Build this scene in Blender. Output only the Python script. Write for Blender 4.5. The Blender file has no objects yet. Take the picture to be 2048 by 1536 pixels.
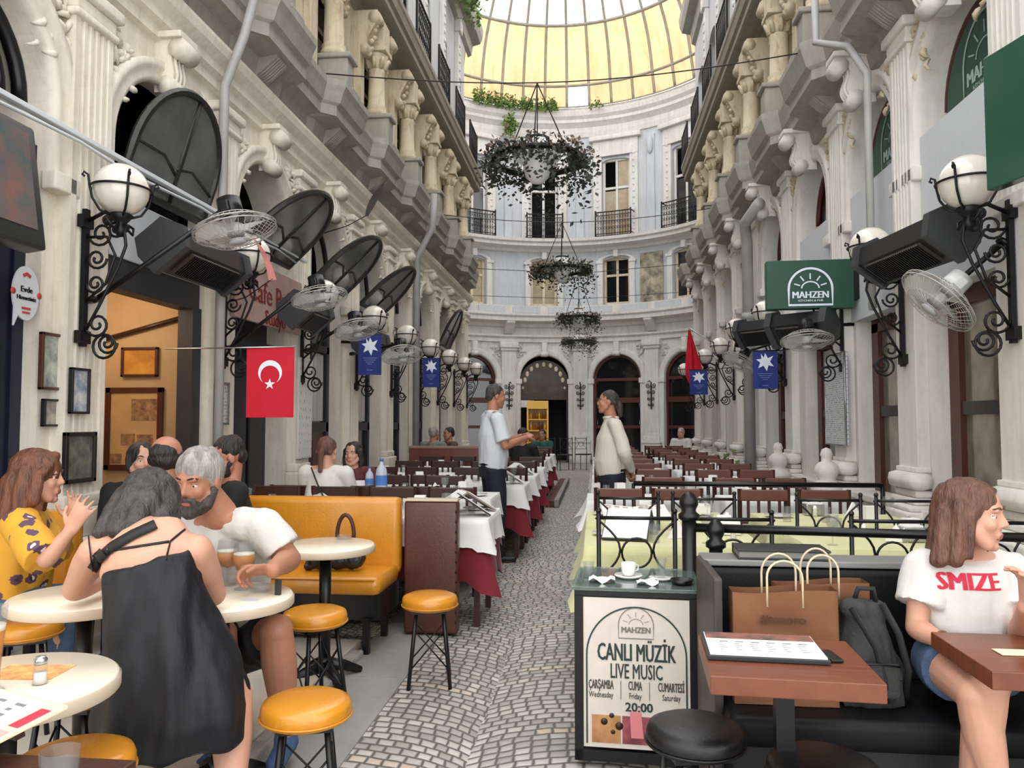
import bpy, bmesh, math, random
from math import sin, cos, pi, sqrt, atan2, radians
from mathutils import Vector, Matrix, noise
from mathutils.bvhtree import BVHTree
random.seed(7)
SC = bpy.context.scene
COL = SC.collection
# ---------------------------------------------------------------- camera, sky, exposure
FPX = 1540.0                       # focal length in pixels of the 2048 x 1536 frame
YAW, PIT, CAMZ = math.atan(166/1540), math.atan(77/1540), 1.4
cam_d = bpy.data.cameras.new('camera'); cam_d.sensor_width = 36.0; cam_d.lens = 36.0*FPX/2048
cam_d.clip_start = 0.05
cam = bpy.data.objects.new('camera', cam_d); COL.objects.link(cam)
cam.location = (0, 0, CAMZ); cam.rotation_euler = (pi/2+PIT, 0, YAW)
SC.camera = cam
world = bpy.data.worlds.new('overcast sky'); SC.world = world; world.use_nodes = True
bg = world.node_tree.nodes['Background']
bg.inputs[0].default_value = (0.985, 0.985, 1.0, 1); bg.inputs[1].default_value = 2.6
SC.view_settings.view_transform = 'Standard'; SC.view_settings.look = 'None'
SC.view_settings.exposure = 0.25; SC.view_settings.gamma = 1.0; SC.view_settings.use_curve_mapping = False
try:
    SC.cycles.max_bounces = 7; SC.cycles.diffuse_bounces = 4; SC.cycles.glossy_bounces = 3
    SC.cycles.transmission_bounces = 5; SC.cycles.transparent_max_bounces = 10
    SC.cycles.caustics_reflective = False; SC.cycles.caustics_refractive = False
    SC.cycles.use_denoising = True
    SC.cycles.sample_clamp_indirect = 6.0
except Exception: pass

# ---------------------------------------------------------------- pixel of the photograph -> place in the scene
def ray(u, v):
    x, y, z = (u-1024)/FPX, -(v-768)/FPX, -1.0
    a = pi/2+PIT
    y2 = y*cos(a)-z*sin(a); z2 = y*sin(a)+z*cos(a)
    return Vector((x*cos(YAW)-y2*sin(YAW), x*sin(YAW)+y2*cos(YAW), z2))
def px(u, v, X=None, Y=None, Z=None):
    d = ray(u, v)
    t = X/d.x if X is not None else (Y/d.y if Y is not None else (Z-CAMZ)/d.z)
    return Vector((d.x*t, d.y*t, CAMZ+d.z*t))

# ---------------------------------------------------------------- mesh builder
def V(*a): return Vector(a)
class MB:
    def __init__(s): s.v = []; s.f = []; s.m = []; s.s = []
    def add(s, vs, fs, m=0, sm=False, M=None):
        o = len(s.v)
        s.v += [tuple(M @ Vector(p)) if M else tuple(p) for p in vs]
        s.f += [tuple(i+o for i in f) for f in fs]; s.m += [m]*len(fs); s.s += [sm]*len(fs)
        return s
    def box(s, c, d, m=0, M=None, b=0.0):
        x, y, z = c; a, e, h = d[0]/2, d[1]/2, d[2]/2
        if b <= 0:
            vs = [(x+i*a, y+j*e, z+k*h) for k in (-1, 1) for j in (-1, 1) for i in (-1, 1)]
            fs = [(0,2,3,1),(4,5,7,6),(0,1,5,4),(2,6,7,3),(0,4,6,2),(1,3,7,5)]
            return s.add(vs, fs, m, False, M)
        b = min(b, a*.95, e*.95, h*.95)
        bm = bmesh.new(); bmesh.ops.create_cube(bm, size=1)
        for q in bm.verts: q.co = Vector((q.co.x*2*a, q.co.y*2*e, q.co.z*2*h))
        bmesh.ops.bevel(bm, geom=bm.edges[:], offset=b, segments=2, affect='EDGES', profile=.6)
        bm.verts.index_update()
        vs = [(q.co.x+x, q.co.y+y, q.co.z+z) for q in bm.verts]; fs = [tuple(q.index for q in f.verts) for f in bm.faces]
        bm.free()
        return s.add(vs, fs, m, True if b > .012 else False, M)
    def b2(s, x0, x1, y0, y1, z0, z1, m=0, b=0.0):
        return s.box(((x0+x1)/2, (y0+y1)/2, (z0+z1)/2), (abs(x1-x0), abs(y1-y0), abs(z1-z0)), m, None, b)
    def tube(s, pts, r, n=8, m=0, closed=False, M=None, sm=True, flat=1.0):
        P = [Vector(p) for p in pts]; k = len(P)
        R = r if isinstance(r, (list, tuple)) else [r]*k
        vs = []; up = None
        for i in range(k):
            if closed: t = P[(i+1) % k]-P[i-1]
            else: t = P[min(i+1, k-1)]-P[max(i-1, 0)]
            if t.length < 1e-9: t = Vector((0, 0, 1))
            t.normalize()
            if up is None:
                up = Vector((0, 0, 1)) if abs(t.z) < .9 else Vector((1, 0, 0))
            a = up-t*up.dot(t)
            if a.length < 1e-6: a = t.orthogonal()
            a.normalize(); b = t.cross(a); up = a
            for j in range(n):
                w = 2*pi*j/n
                vs.append(P[i]+a*(R[i]*cos(w))+b*(R[i]*flat*sin(w)))
        fs = []
        for i in range(k if closed else k-1):
            for j in range(n):
                a0 = i*n+j; a1 = i*n+(j+1) % n; q = ((i+1) % k)*n
                fs.append((a0, a1, q+(j+1) % n, q+j))
        if not closed:
            fs.append(tuple(range(n-1, -1, -1))); fs.append(tuple((k-1)*n+j for j in range(n)))
        return s.add(vs, fs, m, sm, M)
    def cyl(s, p0, p1, r0, r1=None, n=16, m=0, M=None, sm=True):
        return s.tube([p0, p1], [r0, r0 if r1 is None else r1], n, m, False, M, sm)
    def lathe(s, prof, n=24, m=0, c=(0, 0, 0), M=None, sm=True, cap=True, a0=0, a1=2*pi):
        full = abs(a1-a0-2*pi) < 1e-6; k = n if full else n+1
        vs = []; fs = []
        for r, z in prof:
            for j in range(k):
                w = a0+(a1-a0)*j/n
                vs.append((c[0]+r*cos(w), c[1]+r*sin(w), c[2]+z))
        for i in range(len(prof)-1):
            for j in range(n):
                a = i*k+j; b = i*k+(j+1) % k
                fs.append((a, b, b+k, a+k))
        if cap and full:
            if prof[0][0] > 1e-5: fs.append(tuple(range(k-1, -1, -1)))
            if prof[-1][0] > 1e-5: fs.append(tuple((len(prof)-1)*k+j for j in range(k)))
        return s.add(vs, fs, m, sm, M)
    def ball(s, c, r, nu=16, nv=10, m=0, M=None):
        rx, ry, rz = r if isinstance(r, (tuple, list)) else (r, r, r)
        vs = []; fs = []
        for i in range(nv+1):
            t = pi*i/nv
            for j in range(nu):
                w = 2*pi*j/nu
                vs.append((c[0]+rx*sin(t)*cos(w), c[1]+ry*sin(t)*sin(w), c[2]-rz*cos(t)))
        for i in range(nv):
            for j in range(nu):
                a = i*nu+j; b = i*nu+(j+1) % nu
                fs.append((a, b, b+nu, a+nu))
        return s.add(vs, fs, m, True, M)
    def prism(s, poly, h0, h1, fn=None, m=0, M=None, sm=False):
        """poly in 2D extruded between h0 and h1; fn(a, b, h) -> 3D point (default a, b, h)"""
        fn = fn or (lambda a, b, h: (a, b, h)); n = len(poly)
        vs = [fn(a, b, h0) for a, b in poly]+[fn(a, b, h1) for a, b in poly]
        fs = [tuple(range(n-1, -1, -1)), tuple(range(n, 2*n))]
        fs += [(i, (i+1) % n, n+(i+1) % n, n+i) for i in range(n)]
        return s.add(vs, fs, m, sm, M)
    def sweep(s, prof, path, m=0, sm=False, closed_prof=False, M=None):
        """prof: list of (a, b); path: list of functions (a, b) -> 3D point"""
        n = len(prof); vs = []; fs = []
        for fn in path:
            vs += [fn(a, b) for a, b in prof]
        for i in range(len(path)-1):
            for j in range(n if closed_prof else n-1):
                a = i*n+j; b = i*n+(j+1) % n
                fs.append((a, b, b+n, a+n))
        if closed_prof:
            fs.append(tuple(range(n))); fs.append(tuple((len(path)-1)*n+j for j in range(n-1, -1, -1)))
        return s.add(vs, fs, m, sm, M)
    def grid(s, nu, nv, fn, m=0, sm=True):
        vs = [fn(i/nu, j/nv) for j in range(nv+1) for i in range(nu+1)]
        fs = [(j*(nu+1)+i, j*(nu+1)+i+1, (j+1)*(nu+1)+i+1, (j+1)*(nu+1)+i) for j in range(nv) for i in range(nu)]
        return s.add(vs, fs, m, sm)
    def mesh(s, name, mats, fix=True):
        me = bpy.data.meshes.new(name); me.from_pydata(s.v, [], s.f)
        me.polygons.foreach_set('material_index', s.m); me.polygons.foreach_set('use_smooth', s.s)
        for q in mats: me.materials.append(q)
        if fix and len(s.f) < 60000:
            bm = bmesh.new(); bm.from_mesh(me); bmesh.ops.recalc_face_normals(bm, faces=bm.faces[:]); bm.to_mesh(me); bm.free()
        me.update(); return me

# ---------------------------------------------------------------- objects, labels
def link(o, parent=None):
    COL.objects.link(o)
    if parent is not None: o.parent = parent
    return o
def part(name, mb, mats, parent=None, label=None, loc=None, rot=None):
    me = mb.mesh(name, mats if isinstance(mats, (list, tuple)) else [mats]) if isinstance(mb, MB) else mb
    o = link(bpy.data.objects.new(name, me), parent)
    if loc is not None: o.location = loc
    if rot is not None: o.rotation_euler = rot
    if label: o['label'] = label
    return o
def tag(o, label, cat, group=None, kind=None):
    o['label'] = label; o['category'] = cat
    if group: o['group'] = group
    if kind: o['kind'] = kind
    return o
def thing(name, label, cat, loc=(0, 0, 0), rz=0.0, group=None, rot=None):
    o = bpy.data.objects.new(name, None); COL.objects.link(o); o.empty_display_size = .1
    o.location = loc; o.rotation_euler = rot if rot else (0, 0, rz)
    return tag(o, label, cat, group)
def struct(name, mb, mats, parent=None, loc=None, rot=None):
    o = part(name, mb, mats, parent, None, loc, rot)
    if parent is None: o['kind'] = 'structure'
    return o
KIDS = {}
def kids(o):
    return [c for c in o.children]
def dup(root, loc=None, rz=None, label=None, group=None, rot=None, scale=None):
    r = root.copy(); COL.objects.link(r)
    if loc is not None: r.location = loc
    if rz is not None: r.rotation_euler = (0, 0, rz)
    if rot is not None: r.rotation_euler = rot
    if scale is not None: r.scale = scale
    if label: r['label'] = label
    if group: r['group'] = group
    for ch in kids(root):
        c = ch.copy(); COL.objects.link(c); c.parent = r
        for g in kids(ch):
            d = g.copy(); COL.objects.link(d); d.parent = c
    return r
ORD = ['first', 'second', 'third', 'fourth', 'fifth', 'sixth', 'seventh', 'eighth', 'ninth', 'tenth', 'eleventh', 'twelfth', 'thirteenth', 'fourteenth', 'fifteenth', 'sixteenth']

# ---------------------------------------------------------------- materials
def lin(c):
    def f(q):
        q /= 255.0
        return q/12.92 if q <= .04045 else ((q+.055)/1.055)**2.4
    return tuple(f(q) for q in c)
MATS = {}
def nodes(name):
    m = bpy.data.materials.new(name); m.use_nodes = True
    nt = m.node_tree; return m, nt, nt.nodes['Principled BSDF']
class G:
    """tiny helper for math chains in a node tree"""
    def __init__(s, nt): s.nt = nt
    def n(s, t, **k):
        q = s.nt.nodes.new(t)
        for a, b in k.items(): setattr(q, a, b)
        return q
    def put(s, inp, x):
        if isinstance(x, (int, float)): inp.default_value = x
        elif isinstance(x, (tuple, list)): inp.default_value = tuple(x)
        else: s.nt.links.new(x, inp)
    def m(s, op, a, b=0.0, c=0.0):
        q = s.n('ShaderNodeMath', operation=op); s.put(q.inputs[0], a); s.put(q.inputs[1], b); s.put(q.inputs[2], c)
        return q.outputs[0]
    def mix(s, f, a, b):
        q = s.n('ShaderNodeMix', data_type='RGBA'); s.put(q.inputs[0], f); s.put(q.inputs[6], a if not isinstance(a, tuple) else (*a[:3], 1)); s.put(q.inputs[7], b if not isinstance(b, tuple) else (*b[:3], 1))
        return q.outputs[2]
    def noise(s, vec, sc, det=3.0, rough=.55):
        q = s.n('ShaderNodeTexNoise'); q.inputs['Scale'].default_value = sc; q.inputs['Detail'].default_value = det; q.inputs['Roughness'].default_value = rough
        if vec is not None: s.put(q.inputs['Vector'], vec)
        return q.outputs[0]
    def ramp(s, x, a, b):
        q = s.n('ShaderNodeMapRange'); s.put(q.inputs[0], x); q.inputs[1].default_value = a; q.inputs[2].default_value = b
        return q.outputs[0]
    def scale(s, vec, k):
        q = s.n('ShaderNodeMapping'); s.put(q.inputs[0], vec); q.inputs[3].default_value = k
        return q.outputs[0]
    def obj(s): return s.n('ShaderNodeTexCoord').outputs['Object']
    def pos(s): return s.n('ShaderNodeNewGeometry').outputs['Position']
    def bump(s, bsdf, h, st=.3, d=.01):
        q = s.n('ShaderNodeBump'); q.inputs['Strength'].default_value = st; q.inputs['Distance'].default_value = d
        s.put(q.inputs['Height'], h); s.nt.links.new(q.outputs[0], bsdf.inputs['Normal'])
def mat(name, c, rough=.5, metal=0.0, var=.0, vs=6.0, bump=0.0, bs=30.0, stretch=None, spec=None, trans=0.0, alpha=1.0, coat=0.0, emit=None, ior=None, c2=None, world_co=False, sheen=0):
    if name in MATS: return MATS[name]
    m, nt, b = nodes(name); g = G(nt); L = lin(c)
    b.inputs['Base Color'].default_value = (*L, 1); b.inputs['Roughness'].default_value = rough; b.inputs['Metallic'].default_value = metal
    if spec is not None: b.inputs['Specular IOR Level'].default_value = spec
    if trans: b.inputs['Transmission Weight'].default_value = trans
    if ior: b.inputs['IOR'].default_value = ior
    if alpha < 1: b.inputs['Alpha'].default_value = alpha
    if coat: b.inputs['Coat Weight'].default_value = coat; b.inputs['Coat Roughness'].default_value = .15
    if sheen: b.inputs['Sheen Weight'].default_value = sheen
    if emit: b.inputs['Emission Color'].default_value = (*lin(emit[0]), 1); b.inputs['Emission Strength'].default_value = emit[1]
    if var or bump or c2:
        co = g.pos() if world_co else g.obj()
        if stretch: co = g.scale(co, stretch)
    if var or c2:
        f = g.ramp(g.noise(co, vs, 4, .6), .3, .7)
        lo = lin(c2) if c2 else tuple(max(0, q*(1-var)) for q in L)
        hi = L if c2 else tuple(min(1, q*(1+var*.5)) for q in L)
        nt.links.new(g.mix(f, lo, hi), b.inputs['Base Color'])
    if bump:
        g.bump(b, g.noise(co, bs, 4, .6), bump, .02)
    MATS[name] = m; return m

def plaster(name, c, dirt, amount=.5, streak=1.0, extra=None):
    """old painted plaster: blotches, vertical grime streaks, fine relief"""
    m, nt, b = nodes(name); g = G(nt); p = g.pos()
    s1 = g.ramp(g.noise(g.scale(p, (5, 5, .55)), 2.2, 5, .65), .42, .72)
    s2 = g.ramp(g.noise(p, 1.3, 5, .6), .4, .75)
    s3 = g.ramp(g.noise(p, 14, 4, .7), .5, .75)
    f = g.m('MULTIPLY', g.m('ADD', g.m('MULTIPLY', s1, .55*streak), g.m('ADD', g.m('MULTIPLY', s2, .4), g.m('MULTIPLY', s3, .3))), amount)
    f = g.m('MINIMUM', f, 1.0)
    col = g.mix(f, lin(c), lin(dirt))
    if extra:
        s4 = g.ramp(g.noise(g.scale(p, (3, 3, 1)), 3.1, 5, .7), .55, .7)
        col = g.mix(g.m('MULTIPLY', s4, .55), col, lin(extra))
    nt.links.new(col, b.inputs['Base Color']); b.inputs['Roughness'].default_value = .75
    b.inputs['Specular IOR Level'].default_value = .25
    g.bump(b, g.noise(p, 25, 4, .65), .25, .01)
    MATS[name] = m; return m

WALL = plaster('ivory plaster', (234, 228, 213), (166, 153, 134), .58)
WALLR = plaster('white plaster', (234, 231, 224), (172, 164, 152), .48)
CREAM = plaster('cream stone', (216, 203, 176), (146, 124, 96), .62, 1.0, (158, 118, 82))
GREYC = plaster('grey cornice plaster', (168, 164, 154), (104, 100, 92), .6, .7)
GREYW = plaster('blue grey plaster', (192, 193, 192), (140, 138, 134), .5)
SOFFIT = plaster('taupe soffit plaster', (150, 143, 128), (96, 90, 80), .5)
ROTW = plaster('rotunda white plaster', (216, 214, 208), (150, 142, 130), .5)
ROTB = plaster('rotunda pale blue plaster', (192, 196, 200), (150, 148, 146), .5)
PANELW = plaster('clean white board', (208, 212, 216), (186, 190, 192), .4, .3)
IRON = mat('black wrought iron', (22, 22, 24), .45, .3, var=.3, bump=.1)
BLACKM = mat('black painted metal', (18, 18, 20), .35, .2, bump=.05)
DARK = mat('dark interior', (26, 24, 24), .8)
GLOBE = mat('opal glass globe', (236, 232, 222), .12, 0, var=.05, vs=9, coat=.5, c2=(222, 214, 198))
GLASSD = mat('dark window glass', (22, 24, 26), .06, 0, coat=.4, spec=.6)
GLASS = mat('clear glass', (255, 255, 255), .02, 0, trans=1.0, ior=1.45)
SMOKE = mat('grey smoked glass', (84, 88, 90), .08, 0, alpha=.55, coat=.5)
WOODD = mat('dark walnut wood', (64, 34, 24), .38, 0, var=.35, vs=4, bump=.08, bs=20, stretch=(3, 3, 30))
WOODB = mat('red brown joinery', (84, 40, 28), .4, 0, var=.3, vs=3, bump=.06, bs=18, stretch=(20, 20, 2))
WOODT = mat('orange brown table veneer', (118, 66, 42), .34, 0, var=.3, vs=3, bump=.03, bs=16, stretch=(2, 26, 2))
VINY = mat('yellow vinyl', (206, 136, 30), .3, 0, var=.1, vs=7, bump=.12, bs=70, coat=.35)
VINB = mat('brown vinyl', (82, 46, 36), .4, 0, var=.15, bump=.12, bs=60, coat=.1)
VINK = mat('black vinyl', (13, 14, 16), .42, 0, var=.2, bump=.08, bs=60)
LAMI = mat('cream laminate', (236, 226, 204), .25, 0, var=.04, vs=5, coat=.3)
LAMIE = mat('cream laminate edge', (204, 188, 164), .4, 0, var=.05)
VINKB = mat('matt black bench vinyl', (9, 10, 12), .5, 0, var=.2, bump=.08, bs=60, spec=.22)
SHOPG = mat('shop glass with painted reflections', (158, 148, 124), .07, 0, vs=3.2, c2=(78, 75, 66), stretch=(1, 1, .5), coat=.6)  # mottled beige and grey: reflections and drawings on the panes put into the colour
CLOTHW = mat('white table linen', (226, 225, 222), .85, 0, var=.05, bump=.15, bs=40, sheen=.2)
CLOTHG = mat('pistachio table linen', (206, 204, 152), .85, 0, var=.05, bump=.2, bs=25, sheen=.2)
CLOTHM = mat('maroon table linen', (120, 22, 36), .85, 0, var=.15, bump=.2, bs=25, sheen=.2)
PAPER = mat('white paper', (232, 231, 227), .7, 0, var=.03)
STEEL = mat('brushed steel', (180, 182, 184), .25, .9, bump=.03)
GREENS = mat('dark green signboard', (30, 74, 58), .45, 0, var=.08, vs=2)
WHITEP = mat('white print', (228, 236, 246), .5)
REDF = mat('red flag cloth', (196, 12, 40), .75, 0, var=.08, vs=3, bump=.15, bs=9)
BLUEF = mat('blue banner cloth', (32, 48, 122), .75, 0, var=.12, vs=3, bump=.12, bs=9)
# ================================================================= THE SETTING
XL, XR = -3.35, 2.65               # wall faces of the passage
PL = [2.77+1.85*k for k in range(10)]
PR = [3.3, 5.0, 6.65, 8.4, 10.55, 12.6, 14.45, 16.3, 18.2, 20.1]
RC = V(-.9, 21.3, 0); RR = 5.8     # the round court at the end
def W(side, out, y, z):
    return (XL+out if side < 0 else XR-out, y, z)
RZ = {-1: -pi/2, 1: pi/2}          # local +Y points out of the wall
def wall_at(side, y, z, out=0.0): return V(*W(side, out, y, z))

# ---- paving: fan-laid granite setts with rows of pinkish stone
def cobble_mat():
    m, nt, b = nodes('fan laid granite setts'); g = G(nt); p = g.pos()
    q = g.n('ShaderNodeSeparateXYZ'); nt.links.new(p, q.inputs[0]); x, y = q.outputs[0], q.outputs[1]
    wob = g.m('MULTIPLY', g.m('SUBTRACT', g.noise(p, 5.0, 2), .5), .035)
    x = g.m('ADD', x, wob); y = g.m('ADD', y, g.m('MULTIPLY', g.m('SUBTRACT', g.noise(p, 4.1, 2), .5), .04))
    Wc, Rr, rowh, st = 1.06, .78, .062, .078
    cx = g.m('DIVIDE', g.m('ADD', x, .53), Wc); ci = g.m('FLOOR', cx)
    lx = g.m('MULTIPLY', g.m('SUBTRACT', g.m('SUBTRACT', cx, ci), .5), Wc)
    odd = g.m('MULTIPLY', g.m('MODULO', g.m('ABSOLUTE', ci), 2.0), .5)
    arc = g.m('SQRT', g.m('SUBTRACT', Rr*Rr, g.m('MULTIPLY', lx, lx)))
    yy = g.m('SUBTRACT', y, arc)
    rv = g.m('ADD', g.m('DIVIDE', yy, rowh), g.m('MULTIPLY', odd, 13.0)); row = g.m('FLOOR', rv); fv = g.m('SUBTRACT', rv, row)
    wn = g.n('ShaderNodeTexWhiteNoise', noise_dimensions='1D'); nt.links.new(row, wn.inputs['W'])
    ang = g.m('MULTIPLY', g.m('ARCSINE', g.m('DIVIDE', lx, Rr)), Rr)
    su = g.m('ADD', g.m('DIVIDE', ang, st), g.m('MULTIPLY', wn.outputs[0], 3.0)); col = g.m('FLOOR', su); fu = g.m('SUBTRACT', su, col)
    eu = g.m('MULTIPLY', g.m('MINIMUM', fu, g.m('SUBTRACT', 1.0, fu)), st); ev = g.m('MULTIPLY', g.m('MINIMUM', fv, g.m('SUBTRACT', 1.0, fv)), rowh)
    e = g.m('MINIMUM', eu, ev)
    joint = g.ramp(e, .003, .012)
    wn2 = g.n('ShaderNodeTexWhiteNoise', noise_dimensions='3D'); cb = g.n('ShaderNodeCombineXYZ')
    nt.links.new(row, cb.inputs[0]); nt.links.new(col, cb.inputs[1]); nt.links.new(ci, cb.inputs[2]); nt.links.new(cb.outputs[0], wn2.inputs['Vector'])
    stone = g.mix(wn2.outputs[0], lin((158, 155, 149)), lin((206, 202, 195)))
    stone = g.mix(g.m('MULTIPLY', g.ramp(g.noise(p, 1.1, 4, .6), .35, .7), .45), stone, lin((146, 142, 135)))
    per = g.m('MODULO', g.m('ABSOLUTE', row), 15.0)
    pk = g.m('MULTIPLY', g.m('LESS_THAN', per, 1.0), g.m('LESS_THAN', g.m('ABSOLUTE', lx), .42))
    pk = g.m('MULTIPLY', pk, g.m('GREATER_THAN', g.noise(p, .9, 1), .42))
    stone = g.mix(g.m('MULTIPLY', pk, .8), stone, lin((206, 186, 168)))
    c = g.mix(joint, lin((92, 89, 84)), stone)
    nt.links.new(c, b.inputs['Base Color']); b.inputs['Roughness'].default_value = .5
    h = g.m('ADD', g.m('MULTIPLY', g.ramp(e, .0, .022), 1.0), g.m('MULTIPLY', g.noise(p, 60, 3), .25))
    g.bump(b, h, .4, .008); return m
COB = cobble_mat()
mb = MB(); mb.add([(-9, -3, 0), (9, -3, 0), (9, 29, 0), (-9, 29, 0)], [(0, 1, 2, 3)])
struct('floor', mb, COB)
SLAB = plaster('grey paving slab', (150, 148, 143), (108, 106, 101), .8, 0)
mb = MB()
for k in range(11):
    y0 = 1.2+k*1.5
    mb.b2(-1.44, -1.04, y0, y0+1.49, -.05, .006+.0015*(k % 2), 0, .003)
struct('floor_slab', mb, SLAB)
TILE = mat('pale stone deck', (206, 198, 184), .4, 0, var=.2, vs=2.5, bump=.05, bs=12)
mb = MB(); mb.b2(-3.4, -1.46, .6, 4.75, -.02, .05, 0, .006)
struct('floor_platform', mb, TILE)
mb = MB(); mb.b2(-1.46, -1.38, .6, 4.55, -.02, .045, 0, .012)
struct('kerb', mb, mat('worn stone kerb', (168, 164, 156), .6, 0, var=.35, vs=9, bump=.3, bs=25))
mb = MB(); mb.b2(-3.4, -2.95, 4.75, 20, -.02, .14, 0, .02); struct('step_slab', mb, ROTW)
mb = MB(); mb.b2(2.2, 2.7, 4.5, 20.2, -.02, .1, 0, .02); struct('step_slab', mb, ROTW)

# ---- wall panels with arched openings (front face, reveal)
def arch_pts(c, hw, spring, z0, n=20):
    pts = [(c-hw, z0)]
    for i in range(n+1):
        a = pi-pi*i/n
        pts.append((c+hw*cos(a), spring+hw*sin(a)))
    pts.append((c+hw, z0)); return pts
def arch_panel(mb, fn, y0, y1, z0, z1, c, hw, spring, depth, m=0, mr=0, rise=1.0):
    """fn(y, z, out) -> point"""
    ap = [(y, spring+(z-spring)*rise) if z > spring else (y, z) for y, z in arch_pts(c, hw, spring, z0)]
    q = lambda pts: mb.add([fn(y, z, 0) for y, z in pts], [tuple(range(len(pts)))], m)
    if c-hw > y0+1e-4: q([(y0, z0), (c-hw, z0), (c-hw, z1), (y0, z1)])
    if c+hw < y1-1e-4: q([(c+hw, z0), (y1, z0), (y1, z1), (c+hw, z1)])
    t = ap[1:-1]
    for a, b in zip(t[:-1], t[1:]):
        q([a, b, (b[0], z1), (a[0], z1)])
    for a, b in zip(ap[:-1], ap[1:]):
        mb.add([fn(*a, 0), fn(*b, 0), fn(*b, -depth), fn(*a, -depth)], [(0, 1, 2, 3)], mr, a[1] >= spring-1e-4 and b[1] >= spring-1e-4)
SPR = {-1: 3.37, 1: 3.9}; HW = .62
for side, P in ((-1, PL), (1, PR)):
    mb = MB(); f = lambda y, z, o, s=side: W(s, o, y, z)
    for a, b in zip(P[:-1], P[1:]):
        arch_panel(mb, f, a, b, 0, 4.8, (a+b)/2, HW, SPR[side], .1 if side < 0 and 5 < (a+b)/2 < 6 else .34)
    mb.add([f(P[0]-1.9, 0, 0), f(P[0], 0, 0), f(P[0], 4.8, 0), f(P[0]-1.9, 4.8, 0)], [(0, 1, 2, 3)])
    struct('wall_left' if side < 0 else 'wall_right', mb, WALL if side < 0 else WALLR)
    # upper storeys: second floor with arched windows, third floor with tall windows
    mb = MB(); mb2 = MB()
    for a, b in zip(P[2:-1], P[3:]):
        arch_panel(mb, f, a, b, 5.3, 7.5, (a+b)/2, .46, 6.5, .3)
        arch_panel(mb2, f, a, b, 7.6, 11.4, (a+b)/2, .46, 10.0, .3, rise=.4)
    struct('wall_left_storey' if side < 0 else 'wall_right_storey', mb, CREAM)['kind'] = 'structure'
    struct('wall_left_top' if side < 0 else 'wall_right_top', mb2, GREYW)
    # solid backs so the openings end in dark rooms
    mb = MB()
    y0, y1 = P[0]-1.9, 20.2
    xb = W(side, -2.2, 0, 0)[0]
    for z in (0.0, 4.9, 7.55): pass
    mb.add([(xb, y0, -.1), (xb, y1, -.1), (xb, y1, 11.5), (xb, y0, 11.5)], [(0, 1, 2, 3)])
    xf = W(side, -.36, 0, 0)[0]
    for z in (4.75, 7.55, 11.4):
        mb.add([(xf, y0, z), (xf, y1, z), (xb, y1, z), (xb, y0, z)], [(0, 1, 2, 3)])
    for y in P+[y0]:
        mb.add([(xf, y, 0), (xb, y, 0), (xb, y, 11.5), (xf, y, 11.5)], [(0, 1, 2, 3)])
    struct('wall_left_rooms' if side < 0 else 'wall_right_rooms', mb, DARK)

# ---- pilasters with flutes, pedestal and capital
def pilaster(side, fluted=True):
    mb = MB(); w = .38; top = 4.2 if side < 0 else 4.72
    sec = []
    if fluted:
        n = 5; x = -w/2
        sec.append((-w/2, 0)); sec.append((-w/2, .10))
        for k in range(n):
            x0 = -w/2+.035+k*(w-.07)/n; ww = (w-.07)/n
            sec += [(x0, .10), (x0+.012, .10), (x0+ww*.3, .082), (x0+ww*.5, .077), (x0+ww*.7, .082), (x0+ww-.012, .10)]
        sec += [(w/2, .10), (w/2, 0)]
    else: sec = [(-w/2, 0), (-w/2, .1), (w/2, .1), (w/2, 0)]
    if side > 0:
        mb.b2(-w/2, w/2, 0, .1, .95, 2.75, 0, .008); mb.b2(-w/2-.025, w/2+.025, 0, .13, 2.7, 2.8, 0, .012); mb.prism(sec, 2.75, top-.22)
    else: mb.prism(sec, .95, top-.22)
    if side > 0:
        for z0, z1, e, bv in ((0, .7, .15, .02), (.7, .745, .12, .02), (.745, .80, .06, .02), (.80, .86, .03, .02), (.86, 1.0, .085, .068), (1.0, 1.04, .02, .01), (top-.22, top-.17, .03, .01), (top-.17, top-.08, .015, .01), (top-.08, top, .05, .015)): mb.b2(-w/2-e, w/2+e, 0, .1+e, z0, z1, 0, bv)
        return mb
    for z0, z1, e in ((0, .62, .06), (.62, .68, .085), (.68, .86, .05), (.86, .95, .02), (top-.22, top-.17, .03), (top-.17, top-.08, .015), (top-.08, top, .05)):
        mb.b2(-w/2-e, w/2+e, 0, .1+e, z0, z1, 0, .018)
    return mb
PILM = {s: pilaster(s, True).mesh('pilaster_column', [WALL if s < 0 else WALLR]) for s in (-1, 1)}
for side, P in ((-1, PL), (1, PR)):
    for y in P:
        o = link(bpy.data.objects.new('pilaster_column', PILM[side])); o['kind'] = 'structure'
        o.location = wall_at(side, y, 0); o.rotation_euler = (0, 0, RZ[side])
um = MB(); um.lathe([(.0, 0), (.19, 0), (.19, .62), (.22, .64), (.22, .68), (.15, .73), (.11, .76), (.13, .79), (.165, .84), (.15, .9), (.1, .94), (.07, .95), (.07, 1.0), (.085, 1.02), (.06, 1.08), (0, 1.1)], 20)
um = um.mesh('pedestal_column', [WALLR])
for y in (8.2, 10.3):
    o = link(bpy.data.objects.new('pedestal_column', um)); o['kind'] = 'structure'; o.location = wall_at(1, y, .09, .3); o.scale = (.74, .74, .96)
# stone sill walls below the right-hand shop windows
for a, b in zip(PR[:4], PR[1:5]):
    mb = MB(); mb.b2(-(b-a)/2+.19, (b-a)/2-.19, -.16, .06, 0, .66, 0, .005); mb.b2(-(b-a)/2+.19, (b-a)/2-.19, -.2, .13, .66, .72, 0, .01)
    o = struct('sill', mb, WALLR); o.location = wall_at(1, (a+b)/2, 0); o.rotation_euler = (0, 0, RZ[1])

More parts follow.
